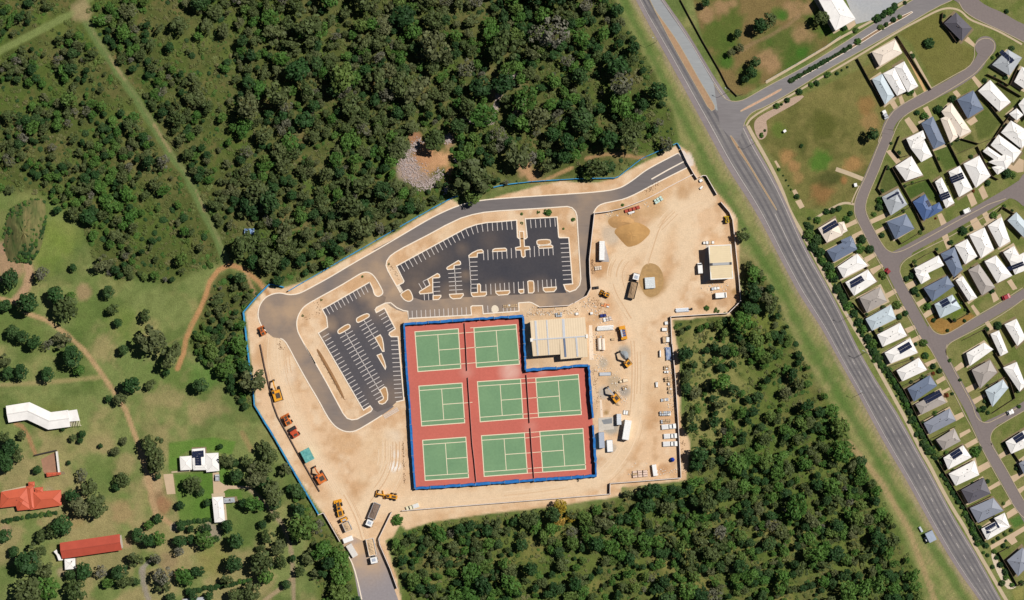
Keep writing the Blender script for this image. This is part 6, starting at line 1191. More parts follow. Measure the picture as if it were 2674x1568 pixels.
# --- stacks of material
def T_(sh, a, b): return sh, a, b
PAL = [('white crate, topmost along the hoarding', 'D', (1160, 1205), (1200, 1200), 1.7, M_WHITE, (2, 1), 1.2), ('wide white crate just above a black-striped one', 'G', (1392, 68), (1497, 65), 1.7, M_WHITE, (1, 1), 1.3), ('square white crate with a black stripe by the hoarding', 'G', (1415, 232), (1525, 228), 2.9, M_WHITE, (2, 1), 1.4), ('slim white bin in the yard lane', 'G', (1375, 395), (1382, 515), .7, M_WHITE, (1, 1), 1.1),
       ('pale pallet below the blue tarpaulin stack', 'G', (1438, 685), (1525, 675), 1.7, M_RUB, (3, 2), 1.0), ('half-size pallet of two white boxes', 'G', (1440, 750), (1515, 745), 1.1, M_WHITE, (2, 1), .9), ('broad pale pallet with a notch', 'G', (1445, 875), (1552, 862), 2.0, M_RUB, (2, 2), 1.0), ('small tan pallet tucked at the hoarding', 'G', (1500, 945), (1555, 935), 1.3, M_RUB, (2, 1), .8), ('lumpy cream bulk bag pallet', 'G', (1500, 1015), (1560, 1010), 1.3, M_RUB, (2, 2), .9),
       ('tan bulk bag pallet with rounded top', 'G', (1508, 1075), (1570, 1070), 1.2, M_RUB, (2, 1), .9), ('white two-lid bin standing alone on the lane', 'G', (1320, 905), (1325, 1000), 1.0, M_WHITE, (1, 2), 1.1), ('cream cube crate beside a narrow one', 'G', (775, 890), (862, 880), 1.5, mat('cream_crate', col(244, 222, 190), .8, .1, 1), (1, 1), 1.3), ('low cream hopper beside the cream cube crate', 'G', (720, 905), (770, 905), .9, mat('cream_crate', (1,1,1,1)), (1, 1), .7),
       ('octagonal skip of broken stone near the excavator', 'G', (775, 1020), (862, 990), 1.6, M_RUB, (3, 2), 1.0), ('open rack of scaffold frames', 'G', (1390, 1205), (1510, 1190), 1.4, M_GREYM, (6, 1), .5), ('long pallet of grey-white blocks by the hoarding', 'G', (1368, 1418), (1550, 1412), 2.0, M_GREYM, (6, 2), 1.1), ('pallet of brown and white offcuts above the white utes', 'H', (1390, 318), (1550, 305), 1.7, M_RUB, (6, 2), .8),
       ('low pallet of pinkish boards near the hoarding corner', 'H', (930, 1165), (1180, 1145), 3.0, mat('pink_boards', col(232, 204, 186), .9, .2, 1.2), (3, 3), .7), ('red and white formwork stack by the yard hoarding', 'B', (645, 1000), (840, 940), 1.6, mat('form_red', col(182, 84, 66), .8, .2, 1), (4, 1), .9), ('white plank stack below the red formwork', 'B', (685, 1030), (780, 1000), .9, M_WHITE, (1, 2), .5),
       ('heap of mint and white boards near the yard hoarding', 'B', (1030, 880), (1130, 820), 2.2, mat('mint_boards', col(206, 228, 216), .8, .1, 1), (3, 2), .9), ('white sheet stack by the bent hoarding', 'B', (1605, 610), (1645, 595), 1.6, M_WHITE, (1, 1), .7), ('leaning white drum sacks below the white sheet stack', 'B', (1615, 710), (1648, 675), 1.0, M_WHITE, (2, 1), .7), ('white bags against the yard side of the shed', 'D', (1650, 172), (1800, 165), 1.4, M_WHITE, (4, 1), .8),
       ('white bags with black straps between shed and van', 'D', (1760, 765), (1865, 750), 1.4, M_WHITE, (3, 1), .8), ('black-topped crate below the container slab', 'D', (230, 755), (315, 745), 1.3, M_DARK, (2, 1), .8), ('pale bags stacked under the long container', 'D', (260, 500), (350, 490), 1.8, mat('pale_bags', col(230, 212, 192), .9, .15, 1), (3, 2), .5), ('orange mesh bundle below the small yellow loader', 'D', (340, 960), (450, 985), 1.6, mat('orange_mesh', col(238, 160, 108), .9, .2, 1), (3, 2), .4),
       ('white boxes on a dark pallet, end of the clubhouse', 'F', (1850, 95), (1920, 90), 1.9, M_GREYM, (3, 2), 1.0), ('white tub beside the clubhouse end', 'F', (2060, 85), (2098, 80), 1.3, M_WHITE, (1, 1), .9), ('white drum with black lid near the blue barrels', 'D', (200, 1080), (240, 1072), 1.1, M_WHITE, (1, 1), 1.0), ('dark blue barrels beside the pale tank', 'D', (330, 1110), (410, 1100), 1.4, plain('barrel_blue', col(34, 48, 120), .5), (2, 1), 1.1), ('rubbish bags of mixed red and white by the blue barrels', 'D', (370, 1165), (480, 1140), 1.8, mat('bags_mixed', col(226, 210, 200), .9, .3, 1.2), (3, 2), .6),
       ('small tan crate in the middle of the yard lane', 'G', (590, 225), (650, 220), .9, mat('cream_crate', (1,1,1,1)), (1, 1), .8), ('white corrugated sheets fanned on the ground', 'H', (785, 165), (900, 180), 2.0, M_WHITE, (3, 1), .4), ('long grey plank bay beside the courts', 'G', (385, 790), (600, 775), 1.6, M_GREYM, (1, 1), .4), ('pile of tyres and offcuts on the parking strip corner', 'C', (1545, 1235), (1730, 1225), 1.4, M_RUB, (8, 2), .4)]
for i, (lab, sh, a, b, w, m, nn, hh) in enumerate(PAL): pallet(lab, sh, a, b, w, m, i + 3, nn, hh)
pipes('white pipe bundle above the tan formwork by the clubhouse', 'G', (360, 55), (628, 35), 2.3, M_WHITE, 4); pipes('two fat cream tanks lying side by side', 'G', (425, 205), (435, 398), 3.4, mat('tank_cream', col(244, 228, 210), .5, .06, 1), 2, 'tank_pair', 1)
pipes('blue and white pipe stack leaning on the hoarding', 'G', (1500, 350), (1515, 560), 2.6, mat('pipe_blue', col(52, 104, 176), .5, .1, 1, col(220, 226, 232), .8, 1.0), 5); pipes('white pipes with blue bands below the shed yard', 'D', (1298, 1042), (1470, 1030), 1.9, mat('pipe_white', col(232, 236, 242), .5, .08, 1), 4)
pallet('tangled dark hoses at the end of the banded white pipes', 'D', (1470, 1020), (1520, 1020), 1.0, M_DARK, 77, (2, 2), .5)
pallet('tan formwork row above the two cream tanks', 'G', (358, 188), (475, 182), 1.0, mat('form_tan', col(226, 184, 140), .9, .15, 1), 79, (6, 1), .5)
# blue tent
root, L = veh('tent', 'small pointed royal-blue tent near the hoarding corner', 'tent', 'H', (1540, 928), (1608, 925)); mb = MB(); k = 6; R_ = 1.05
mb.add([(R_ * math.cos(i * 2 * math.pi / k), R_ * math.sin(i * 2 * math.pi / k), .0) for i in range(k)] + [(R_ * .95 * math.cos(i * 2 * math.pi / k), R_ * .95 * math.sin(i * 2 * math.pi / k), 1.3) for i in range(k)] + [(0, 0, 2.3)], [(i, (i + 1) % k, k + (i + 1) % k, k + i) for i in range(k)] + [(k + i, k + (i + 1) % k, 2 * k) for i in range(k)]); mb.build('canopy', plain('tent_blue', col(30, 66, 168), .7), root); mb = MB(); mb.box((.95, 0, .6), (.06, .6, 1.2)); mb.build('flap', M_DARK, root)
# black tyre by the courts, small finds
c = W2('U', 2057, 698); o = empty('tyre', (c.x, c.y, 0), 0, 'single black tyre lying below the blue court screen', 'tyre'); mb = MB()
for i in range(14):
    a0, a1 = i * 2 * math.pi / 14, (i + 1) * 2 * math.pi / 14; mb.hexa([(.25 * math.cos(a0), .25 * math.sin(a0), 0), (.5 * math.cos(a0), .5 * math.sin(a0), 0), (.5 * math.cos(a1), .5 * math.sin(a1), 0), (.25 * math.cos(a1), .25 * math.sin(a1), 0)], [(.25 * math.cos(a0), .25 * math.sin(a0), .22), (.48 * math.cos(a0), .48 * math.sin(a0), .22), (.48 * math.cos(a1), .48 * math.sin(a1), .22), (.25 * math.cos(a1), .25 * math.sin(a1), .22)])
mb.build('tread', M_TYRE, o)
# slabs
for nm, sh, q, m in (('concrete_slab', 'D', [(385, 150), (445, 380), (445, 415), (285, 415), (285, 395), (390, 395)], mat('slab_grey', col(176, 168, 164), .9, .12, 1)), ('concrete_slab', 'H', [(385, 260), (630, 240), (640, 440), (470, 455), (465, 480), (390, 480)], mat('slab_pale', col(206, 196, 182), .9, .15, 1)), ('concrete_slab', 'H', [(435, 290), (605, 262), (608, 345), (470, 360)], mat('slab_dark', col(140, 142, 144), .9, .12, 1)), ('concrete_strip', 'G', [(232, 0), (285, 0), (312, 555), (240, 558)], mat('strip_cream', col(240, 218, 194), .9, .1, 1)), ('concrete_strip', 'G', [(405, 1200), (440, 1200), (460, 1478), (420, 1478)], mat('strip_cream', (1,1,1,1))), ('shed_slab', 'D', [(1695, 185), (1730, 210), (1757, 640), (1640, 700), (1650, 690)], mat('slab_pale', (1,1,1,1)))):
    mb = MB(); mb.prism(wp(sh, q), 0, .06 if nm != 'concrete_slab' or m.name != 'slab_dark' else .1); struct(nm, mb, m)
mb = MB(); mb.sheet(plan('D', [(850, 560), (880, 470), (960, 425), (1060, 450), (1120, 520), (1150, 620), (1135, 720), (1100, 820), (1000, 878), (910, 850), (870, 770), (820, 660)], 2, True), .018); struct('wet_hollow', mb, mat('wet_sand', col(166, 130, 76), .55, .2, .8, col(190, 150, 98), .25, .8, spec=.4))
# ================================================================== earth heaps
def mound(name, label, sh, pts, h, m, kind=None, seed=1, cat='heap', ridge=0.0):
    q = [Vector(p) for p in plan(sh, pts, 2, True)]; c = sum(q, Vector((0, 0))) / len(q); r = random.Random(seed); n = len(q); K = 7
    vs = [(c.x, c.y, h)]; fs = []
    for k in range(1, K + 1):
        f = k / K
        for p in q:
            d = p.lerp(c, 1 - f); zz = h * (1 - f ** 1.5) * r.uniform(.82, 1.15) if k < K else -.02; vs.append((d.x, d.y, max(zz, -.02)))
    for i in range(n): fs.append((0, 1 + i, 1 + (i + 1) % n))
    for k in range(K - 1):
        for i in range(n):
            a = 1 + k * n + i; b = 1 + k * n + (i + 1) % n; fs.append((a, a + n, b + n, b))
    root = bpy.data.objects.new(name, None)
    me = bpy.data.meshes.new(name); me.from_pydata([(x - c.x, y - c.y, zz) for x, y, zz in vs], [], fs); me.update(); me.polygons.foreach_set('use_smooth', [True] * len(me.polygons))
    o = link(name, me, None, m); o.location = (c.x, c.y, 0); return tag(o, label, cat)
M_SAND = mat('brown_sand', col(200, 156, 100), .95, .15, .8, col(178, 134, 82), .1, .8)
mound('sand_heap', 'broad brown sand heap spilling from the car park hoarding', 'B', [(490, 1250), (640, 1140), (830, 1130), (1000, 1240), (940, 1330), (820, 1430), (690, 1465), (640, 1420), (560, 1330)], 1.1, M_SAND, seed=2)
mound('sand_heap', 'low tan sand spread above the brown heap', 'B', [(400, 1110), (560, 1040), (720, 1070), (800, 1150), (640, 1180), (500, 1230)], 1.2, mat('tan_sand', col(206, 162, 110), .95, .15, .8, col(186, 142, 92), .1, .8), seed=3)
mound('gravel_heap', 'blue-grey gravel heap beside the dark-boomed excavator', 'G', [(720, 440), (800, 400), (860, 430), (880, 520), (820, 570), (760, 520)], 1.3, mat('blue_gravel', col(152, 158, 162), .95, .25, 2.0), seed=4)
mound('rubble_heap', 'pink rubble heap beside the pale-boomed excavator', 'G', [(640, 1060), (700, 1060), (740, 1110), (730, 1170), (690, 1140), (650, 1100)], .9, M_RUB, seed=5)
mound('earth_heap', 'pale spoil heap below the pale-boomed excavator', 'G', [(640, 1270), (690, 1220), (750, 1260), (745, 1300), (680, 1300)], .7, M_RUB, seed=6)
mound('earth_mound', 'tall overgrown earth mound with pale ridged flanks at the park edge', 'Y', [(150, 125), (310, 95), (330, 180), (325, 330), (290, 480), (220, 575), (130, 560), (50, 560), (20, 400), (50, 200)], 5.0, mat('mound_cover', col(66, 88, 42), .95, .4, .9, col(142, 126, 84), .22, .75, stretch=(math.radians(8), 1.6, .3)), seed=7, cat='mound')
mound('bare_spoil_ridge', 'low brown spoil ridge along the worn car park verge', 'R', [(1100, 60), (1200, 240), (1330, 470), (1440, 680), (1490, 740), (1460, 640), (1380, 470), (1230, 200), (1130, 40)], .35, mat('spoil', col(150, 112, 76), .95, .3, 1.2), seed=8, cat='spoil')
# scattered stones and clods: too many and too small to pick apart
def scatter(name, label, spots, m, seed, smin=.15, smax=.4):
    r = random.Random(seed); mb = MB()
    for sh, pts, w, n in spots:
        q = UU(sh, pts)
        for _ in range(n):
            i = r.randrange(len(q) - 1); t_ = r.random(); x = q[i][0] + (q[i + 1][0] - q[i][0]) * t_ + r.gauss(0, w); y = q[i][1] + (q[i + 1][1] - q[i][1]) * t_ + r.gauss(0, w)
            p = P((x, y)); s = r.uniform(smin, smax); mb.box((p.x, p.y, s * .3), (s * r.uniform(.8, 1.6), s, s * .7), r.uniform(0, 3), top=r.uniform(.4, .8))
    o = mb.build(name, m); o['kind'] = 'stuff'; o['label'] = label; o['category'] = 'stones'; return o
scatter('rubble', 'grey-white broken rock strewn round the forest clearing', [('A', [(230, 330), (290, 470), (380, 620), (540, 680), (640, 620), (740, 500)], 8, 620), ('A', [(280, 230), (330, 330), (400, 480), (520, 500)], 12, 260), ('A', [(300, 240), (420, 170), (460, 90)], 6, 260), ('A', [(830, 20), (850, 90)], 5, 180), ('T', [(1140, 295), (1215, 300), (1225, 240), (1245, 185), (1290, 190)], 4, 420), ('A', [(790, 740), (840, 650)], 5, 80), ('A', [(930, 320), (940, 370)], 2, 40)], mat('broken_rock', col(186, 170, 164), .9, .3, 2.0), 5, .2, .6)
scatter('debris', 'dark clods and offcuts scattered over the bare earth', [('F', [(1550, 90), (1800, 60), (2100, 40)], 4, 140), ('D', [(230, 380), (240, 560)], 3, 90), ('D', [(120, 960), (300, 900), (420, 1180)], 6, 130), ('G', [(1580, 650), (1600, 1400)], 5, 120), ('H', [(1740, 600), (1760, 1150)], 4, 110), ('R', [(1130, 100), (1300, 420), (1480, 720)], 2, 90), ('S', [(520, 1060), (680, 1260)], 3, 110), ('E', [(1090, 670), (1180, 800), (960, 900)], 4, 60), ('C', [(80, 690), (220, 900)], 3, 40), ('G', [(300, 700), (400, 1350)], 4, 90), ('S', [(1490, 20), (1510, 560)], 1.5, 120), ('B', [(900, 750), (1100, 620)], 4, 90), ('E', [(640, 1220), (660, 1300)], 3, 40)], mat('clods', col(136, 104, 76), .95, .3, 1.5), 9, .1, .3)
scatter('offcuts', 'pale offcuts and litter between the clubhouse and the stacks', [('F', [(1560, 60), (1800, 70), (2080, 60)], 5, 130), ('D', [(150, 960), (330, 1080), (420, 1200)], 9, 110), ('G', [(330, 120), (380, 480), (450, 700)], 9, 120), ('G', [(1480, 100), (1530, 700), (1560, 1400)], 6, 130), ('H', [(930, 1100), (1300, 1150), (1650, 1100)], 7, 70), ('B', [(350, 1060), (700, 1000), (1100, 860)], 4, 50), ('D', [(1700, 740), (2000, 720)], 6, 40), ('G', [(600, 700), (800, 1250)], 12, 80)], mat('offcut_white', col(232, 222, 208), .9, .2, 1.5), 19, .12, .5)
# wheel tracks pressed into the haul roads
r = random.Random(3); mbd, mbl = MB(), MB(); NT = [0]
for h_ in haul[:3] + haul[4:]:
    base = chaikin(h_, 3)
    for k in range(11):
        o_ = offs(base, r.gauss(0, 13)); i0 = r.randrange(0, max(1, len(o_) - 8)); seg = o_[i0:i0 + r.randrange(6, 16)]
        if len(seg) < 3: continue
        for s in (-4.5, 4.5):
            q = xy(PP(offs(seg, s + r.uniform(-.6, .6)))); ribbon(mbd if r.random() < .4 else mbl, q, r.uniform(.22, .5), .006 + .0004 * NT[0]); NT[0] += 1
for mb, m in ((mbd, mat('track_dark', col(216, 180, 143), .95, .12, 1.2)), (mbl, mat('track_pale', col(233, 205, 172), .95, .1, 1.2))):
    o = mb.build('wheel_tracks', m); o['kind'] = 'structure'
# street lamps on the highway
for i, (sh, x, y) in enumerate((('L', 270, 665), ('L', 300, 110), ('K', 505, 990), ('K', 690, 1400), ('O', 555, 545), ('O', 1480, 1188), ('Q', 335, 620))):
    p = W2(sh, x, y); root = empty('street_lamp', (p.x, p.y, 0), math.radians(150), 'slim grey street lamp beside the highway', 'street lamp', 'street lamps along the highway')
    mb = MB(); mb.cyl((0, 0, 0), (0, 0, 7.5), .09, 8, .06); mb.build('pole', M_STEEL, root); mb = MB(); mb.cyl((0, 0, 7.45), (1.8, 0, 7.7), .05, 6); mb.build('arm', M_STEEL, root); mb = MB(); mb.box((2.1, 0, 7.7), (.7, .28, .12), top=.8); mb.build('lamp_head', M_GREYM, root)
# blue tarpaulin caught in the bush
c = W2('Y', 1785, 345); mb = MB(); r = random.Random(5)
g = [[(c.x + (i - 3) * .75, c.y + (j - 2) * .7, 1.6 + r.uniform(-.5, .6)) for i in range(7)] for j in range(5)]
mb.add([p for row in g for p in row], [(j * 7 + i, j * 7 + i + 1, j * 7 + i + 8, j * 7 + i + 7) for j in range(4) for i in range(6)])
rt = empty('tarpaulin_shelter', (c.x, c.y, 0), 0, 'crumpled blue and white tarpaulin strung up in the western bush', 'tarpaulin'); mb.build('sheet', mat('tarp_blue', col(52, 112, 170), .6, .2, 1.0, col(190, 200, 214), .6, .8), rt, True)
for sx, sy in ((-2, -1.3), (2, 1.3), (-2, 1.2), (2, -1.3)): mb = MB(); mb.cyl((c.x + sx, c.y + sy, 0), (c.x + sx, c.y + sy, 1.7), .05, 6); mb.build('pole', M_TIMB, rt, True)
# ================================================================== trees
def leafmat(name, cols, transl=.25):
    m = bpy.data.materials.new(name); m.use_nodes = True; t = m.node_tree; n = t.nodes; bs = n['Principled BSDF']; out = n['Material Output']
    bs.inputs['Roughness'].default_value = .6; bs.inputs['Specular IOR Level'].default_value = .2
    oi = n.new('ShaderNodeObjectInfo'); rp = n.new('ShaderNodeValToRGB'); rp.color_ramp.interpolation = 'LINEAR'
    el = rp.color_ramp.elements
    while len(el) < len(cols): el.new(.5)
    for i, c in enumerate(cols): el[i].position = i / (len(cols) - 1); el[i].color = col(*c)
    t.links.new(oi.outputs['Random'], rp.inputs['Fac'])
    at = n.new('ShaderNodeAttribute'); at.attribute_name = 'tint'
    mr = n.new('ShaderNodeMapRange'); mr.inputs['To Min'].default_value = .65; mr.inputs['To Max'].default_value = 1.4; t.links.new(at.outputs['Fac'], mr.inputs['Value'])
    vm = n.new('ShaderNodeVectorMath'); vm.operation = 'SCALE'; t.links.new(rp.outputs['Color'], vm.inputs[0]); t.links.new(mr.outputs['Result'], vm.inputs['Scale']); t.links.new(vm.outputs[0], bs.inputs['Base Color'])
    tr = n.new('ShaderNodeBsdfTranslucent'); t.links.new(vm.outputs[0], tr.inputs['Color']); mx = n.new('ShaderNodeMixShader'); mx.inputs['Fac'].default_value = transl
    t.links.new(bs.outputs[0], mx.inputs[1]); t.links.new(tr.outputs[0], mx.inputs[2]); t.links.new(mx.outputs[0], out.inputs['Surface'])
    MATS[name] = m; return m
LM = {'gum': leafmat('gum_leaves', [(90, 106, 60), (104, 114, 70), (82, 100, 54), (114, 118, 80)]), 'green': leafmat('green_leaves', [(84, 124, 52), (98, 132, 60), (74, 114, 48), (114, 134, 68)]),
      'dark': leafmat('dark_leaves', [(56, 90, 46), (66, 98, 52), (52, 82, 44), (78, 104, 58)]), 'grey': leafmat('grey_leaves', [(120, 120, 100), (112, 114, 90), (128, 126, 110), (108, 110, 84)]),
      'gold': leafmat('gold_leaves', [(176, 160, 56), (190, 150, 60), (140, 150, 50), (200, 160, 80)]), 'red': leafmat('red_leaves', [(136, 60, 40), (150, 84, 50)]), 'scrub': leafmat('scrub_leaves', [(100, 118, 58), (120, 124, 72), (90, 114, 50), (132, 130, 84), (106, 130, 60)])}
M_BARK = mat('bark', col(118, 102, 86), .95, .2, 2.0)
def crown(seed, kind, lobes=20, per=34, leaf=.13, flat=.55, spread=.8, rl=(.22, .44)):
    r = random.Random(seed); V = []; F = []; T = []
    for L in range(lobes):
        while True:
            x, y = r.uniform(-1, 1), r.uniform(-1, 1)
            if x * x + y * y < 1: break
        d = math.hypot(x, y); cz = (1 - d * d) * flat * r.uniform(.2, 1.0) - .12; cx, cy = x * spread, y * spread; rr = r.uniform(*rl) * (1.1 - .35 * d); base = r.random()
        for _ in range(per):
            u = r.uniform(-.55, 1); a = r.uniform(0, 2 * math.pi); s = math.sqrt(1 - u * u); nx, ny, nz = s * math.cos(a), s * math.sin(a), u
            q = rr * r.uniform(.72, 1.08); p = Vector((cx + nx * q, cy + ny * q, cz + nz * q * .85))
            nn = (Vector((nx, ny, nz + .25)) + Vector((r.gauss(0, .45), r.gauss(0, .45), r.gauss(0, .45)))).normalized(); uu = nn.orthogonal().normalized(); uu.rotate(Matrix.Rotation(r.uniform(0, 6.28), 3, nn)); ww = nn.cross(uu)
            l = leaf * r.uniform(.65, 1.35); w = l * r.uniform(.5, .9); b = len(V)
            V += [tuple(p + uu * l), tuple(p + ww * w), tuple(p - uu * l), tuple(p - ww * w)]; F.append((b, b + 1, b + 2, b + 3)); T.append(min(1, max(0, .5 * base + .5 * r.random())))
    me = bpy.data.meshes.new('crown_' + kind); me.from_pydata([(x, y, zz + 1.35) for x, y, zz in V], [], F); me.update()
    at = me.attributes.new('tint', 'FLOAT', 'FACE'); at.data.foreach_set('value', T); me.materials.append(LM[kind]); return me
def trunk(seed):
    r = random.Random(seed); mb = MB(); mb.cyl((0, 0, -.02), (.03, .02, .75), .075, 7, .05)
    for i in range(4):
        a = i * 1.6 + r.uniform(-.3, .3); mb.cyl((.03, .02, .7), (.45 * math.cos(a), .45 * math.sin(a), 1.3 + r.uniform(-.1, .15)), .042, 5, .015)
    me = bpy.data.meshes.new('trunk'); me.from_pydata(mb.v, [], mb.f); me.update(); me.materials.append(M_BARK); return me
TRUNKS = [trunk(i) for i in range(3)]
CR = {'gum': [crown(s, 'gum', 17, 34, .12) for s in (1, 2, 3, 4)], 'green': [crown(s, 'green', 22, 30, .12) for s in (5, 6, 7)], 'dark': [crown(s, 'dark', 26, 32, .11, .7, .62) for s in (8, 9, 10)], 'grey': [crown(s, 'grey', 15, 26, .10) for s in (11, 12)], 'gold': [crown(13, 'gold', 22, 34, .11)], 'red': [crown(14, 'red', 16, 26, .13)], 'scrub': [crown(s, 'scrub', 9, 16, .2, .45, .7, (.3, .5)) for s in (15, 16, 17)]}
# shrubs sit on the ground: the same foliage without a bole
def low(me, name):
    m = me.copy(); m.name = name
    co = np.zeros(len(m.vertices) * 3); m.vertices.foreach_get('co', co); co = co.reshape(-1, 3); co[:, 2] -= 1.0; co[:, 2] = np.maximum(co[:, 2], 0.02); m.vertices.foreach_set('co', co.ravel()); m.update(); return m
SH = {k: [low(m, 'foliage_' + k) for m in CR[k][:2]] for k in ('dark', 'green', 'red', 'scrub', 'gold')}
def put_tree(p, r_m, kind, label, group, seed, name='tree', hfac=1.0):
    r = random.Random(seed); root = empty(name, (p.x, p.y, 0), r.uniform(0, 6.28), label, 'tree', group)
    s = (r_m * r.uniform(.85, 1.2), r_m * r.uniform(.8, 1.1), r_m * hfac)
    t = link('trunk', r.choice(TRUNKS), root); t.scale = s; c = link('crown', r.choice(CR[kind]), root); c.scale = s
    return root
def put_shrub(p, r_m, kind, label, group, seed, name='shrub', hf=1.0):
    r = random.Random(seed); o = link(name, r.choice(SH[kind])); o.location = p; o.rotation_euler = (0, 0, r.uniform(0, 6.28)); o.scale = (r_m * r.uniform(.9, 1.1), r_m * r.uniform(.9, 1.1), r_m * .9 * hf)
    return tag(o, label, 'shrub', group)
KW = {'gum': 'olive grey-green', 'green': 'fresh green', 'dark': 'dark green', 'grey': 'pale grey, sparse', 'gold': 'golden yellow', 'red': 'rust-red'}
def sz(r): return 'broad' if r > 4.2 else 'medium-sized' if r > 2.4 else 'small'
PARK = {'Y': [(70, 680, 70, 'dark'), (300, 655, 60, 'grey'), (195, 850, 92, 'dark'), (395, 800, 65, 'dark'), (475, 890, 75, 'gum'), (505, 800, 30, 'green'), (775, 770, 50, 'dark'), (810, 900, 45, 'gum'), (840, 995, 35, 'dark'), (520, 600, 32, 'dark'), (410, 190, 35, 'dark'), (1040, 940, 45, 'gum'), (1080, 1100, 100, 'gum'), (880, 1190, 45, 'dark'), (1210, 1220, 85, 'gum'), (445, 1120, 55, 'gum'), (515, 1230, 80, 'dark'), (560, 1330, 40, 'green'), (340, 1360, 55, 'dark'), (150, 1340, 60, 'dark'), (60, 1350, 45, 'dark'), (30, 1260, 40, 'gum'), (40, 870, 50, 'dark'), (1190, 1350, 30, 'dark'), (945, 1440, 70, 'dark'), (1080, 1435, 40, 'gum'), (90, 1060, 50, 'dark'), (160, 1090, 60, 'dark'), (240, 1130, 60, 'dark'), (340, 1150, 40, 'grey'), (1820, 1400, 90, 'gum'), (1430, 1440, 60, 'dark')],
        'V': [(100, 900, 130, 'gum'), (200, 1100, 180, 'dark'), (80, 1300, 180, 'dark'), (420, 870, 90, 'gum'), (350, 1250, 120, 'gum'), (1220, 755, 50, 'dark'), (1600, 850, 90, 'dark'), (1430, 930, 80, 'gum'), (1570, 980, 70, 'dark'), (2110, 160, 80, 'dark'), (2350, 170, 130, 'gum'), (1960, 1080, 60, 'dark'), (2250, 1190, 90, 'gum'), (1340, 1410, 50, 'dark'), (2410, 990, 70, 'gum')],
        'W': [(860, 165, 60, 'grey'), (940, 280, 90, 'gum'), (760, 400, 90, 'dark'), (830, 500, 110, 'gum'), (1010, 490, 110, 'gum'), (1290, 220, 70, 'gum'), (1220, 290, 50, 'dark'), (650, 700, 110, 'dark'), (560, 740, 80, 'gum'), (450, 800, 70, 'gum'), (380, 960, 90, 'gum'), (140, 970, 60, 'dark'), (280, 1080, 130, 'dark'), (470, 1150, 110, 'gum'), (300, 1400, 140, 'gum'), (500, 1350, 120, 'green'), (740, 1210, 70, 'dark'), (880, 1180, 90, 'dark'), (800, 1370, 110, 'gum'), (1130, 1300, 60, 'green'), (1250, 1180, 90, 'dark'), (1310, 1260, 90, 'gum'), (1450, 790, 80, 'dark'), (1560, 850, 80, 'dark'), (1660, 620, 60, 'dark'), (1560, 690, 50, 'green'), (1660, 830, 80, 'green'), (1420, 1060, 90, 'gum'), (1640, 1030, 70, 'grey'), (40, 800, 90, 'dark'), (390, 110, 50, 'dark'), (60, 60, 90, 'dark'), (1600, 80, 70, 'gum'), (1060, 1180, 60, 'grey')],
        'X': [(520, 455, 70, 'gum'), (580, 520, 40, 'dark'), (760, 125, 30, 'dark'), (820, 240, 60, 'gum'), (880, 270, 50, 'dark'), (1140, 120, 60, 'gum'), (1190, 210, 80, 'gum'), (1000, 250, 60, 'gum'), (900, 380, 70, 'dark'), (1060, 380, 90, 'gum'), (1130, 320, 80, 'gum'), (1160, 440, 70, 'dark'), (1220, 540, 100, 'gum'), (1060, 640, 70, 'green'), (960, 620, 50, 'dark'), (1240, 630, 60, 'dark'), (1370, 490, 40, 'dark'), (1450, 690, 60, 'dark'), (640, 620, 40, 'dark'), (410, 640, 40, 'dark'), (820, 830, 60, 'dark'), (890, 960, 85, 'dark'), (880, 1160, 85, 'dark'), (560, 1220, 65, 'dark'), (620, 945, 80, 'green'), (500, 940, 50, 'dark'), (720, 935, 40, 'dark'), (630, 850, 60, 'dark'), (500, 850, 40, 'dark'), (410, 820, 50, 'dark'), (400, 960, 60, 'dark'), (390, 1040, 50, 'grey'), (440, 1270, 70, 'green'), (250, 1260, 90, 'grey'), (260, 1350, 70, 'gum'), (1130, 810, 40, 'dark'), (1180, 910, 60, 'gum'), (1120, 1020, 40, 'gum'), (1270, 1010, 65, 'gum'), (1400, 930, 40, 'dark'), (1400, 1110, 35, 'dark'), (1460, 1220, 50, 'gum'), (1130, 1150, 100, 'gum'), (1170, 1240, 80, 'green'), (1080, 1110, 60, 'gum'), (1300, 1140, 50, 'gum'), (820, 1310, 60, 'gum'), (1030, 1400, 80, 'gum'), (1340, 1340, 40, 'dark'), (900, 1450, 70, 'gum'), (480, 1400, 35, 'dark'), (520, 1440, 50, 'dark'), (660, 1440, 50, 'dark'), (330, 1460, 50, 'dark'), (1240, 735, 50, 'gum'), (160, 100, 90, 'gum'), (200, 250, 90, 'gum'), (210, 385, 35, 'dark'), (1330, 330, 60, 'gum'), (1480, 550, 40, 'dark'), (20, 1310, 40, 'dark')],
        'O': [(1190, 40, 75, 'dark'), (1610, 430, 80, 'dark'), (1900, 330, 120, 'dark'), (2010, 250, 110, 'gum'), (1530, 680, 60, 'gum'), (1640, 620, 60, 'gum'), (1830, 800, 90, 'dark'), (1790, 930, 100, 'dark'), (1720, 1010, 70, 'dark')],
        'I': [(545, 175, 85, 'gum')], 'Q': [(1865, 495, 105, 'dark')], 'A': [(660, 80, 150, 'gum'), (1150, 560, 230, 'gum'), (1080, 480, 170, 'dark'), (960, 700, 120, 'gum'), (1230, 700, 120, 'gum')], 'B': [(2170, 1290, 95, 'gum')], 'D': [(2300, 820, 140, 'dark'), (2230, 1000, 120, 'dark')], 'U': [(1850, 1000, 95, 'gold'), (1840, 1160, 85, 'gold'), (1970, 1130, 65, 'gold')]}
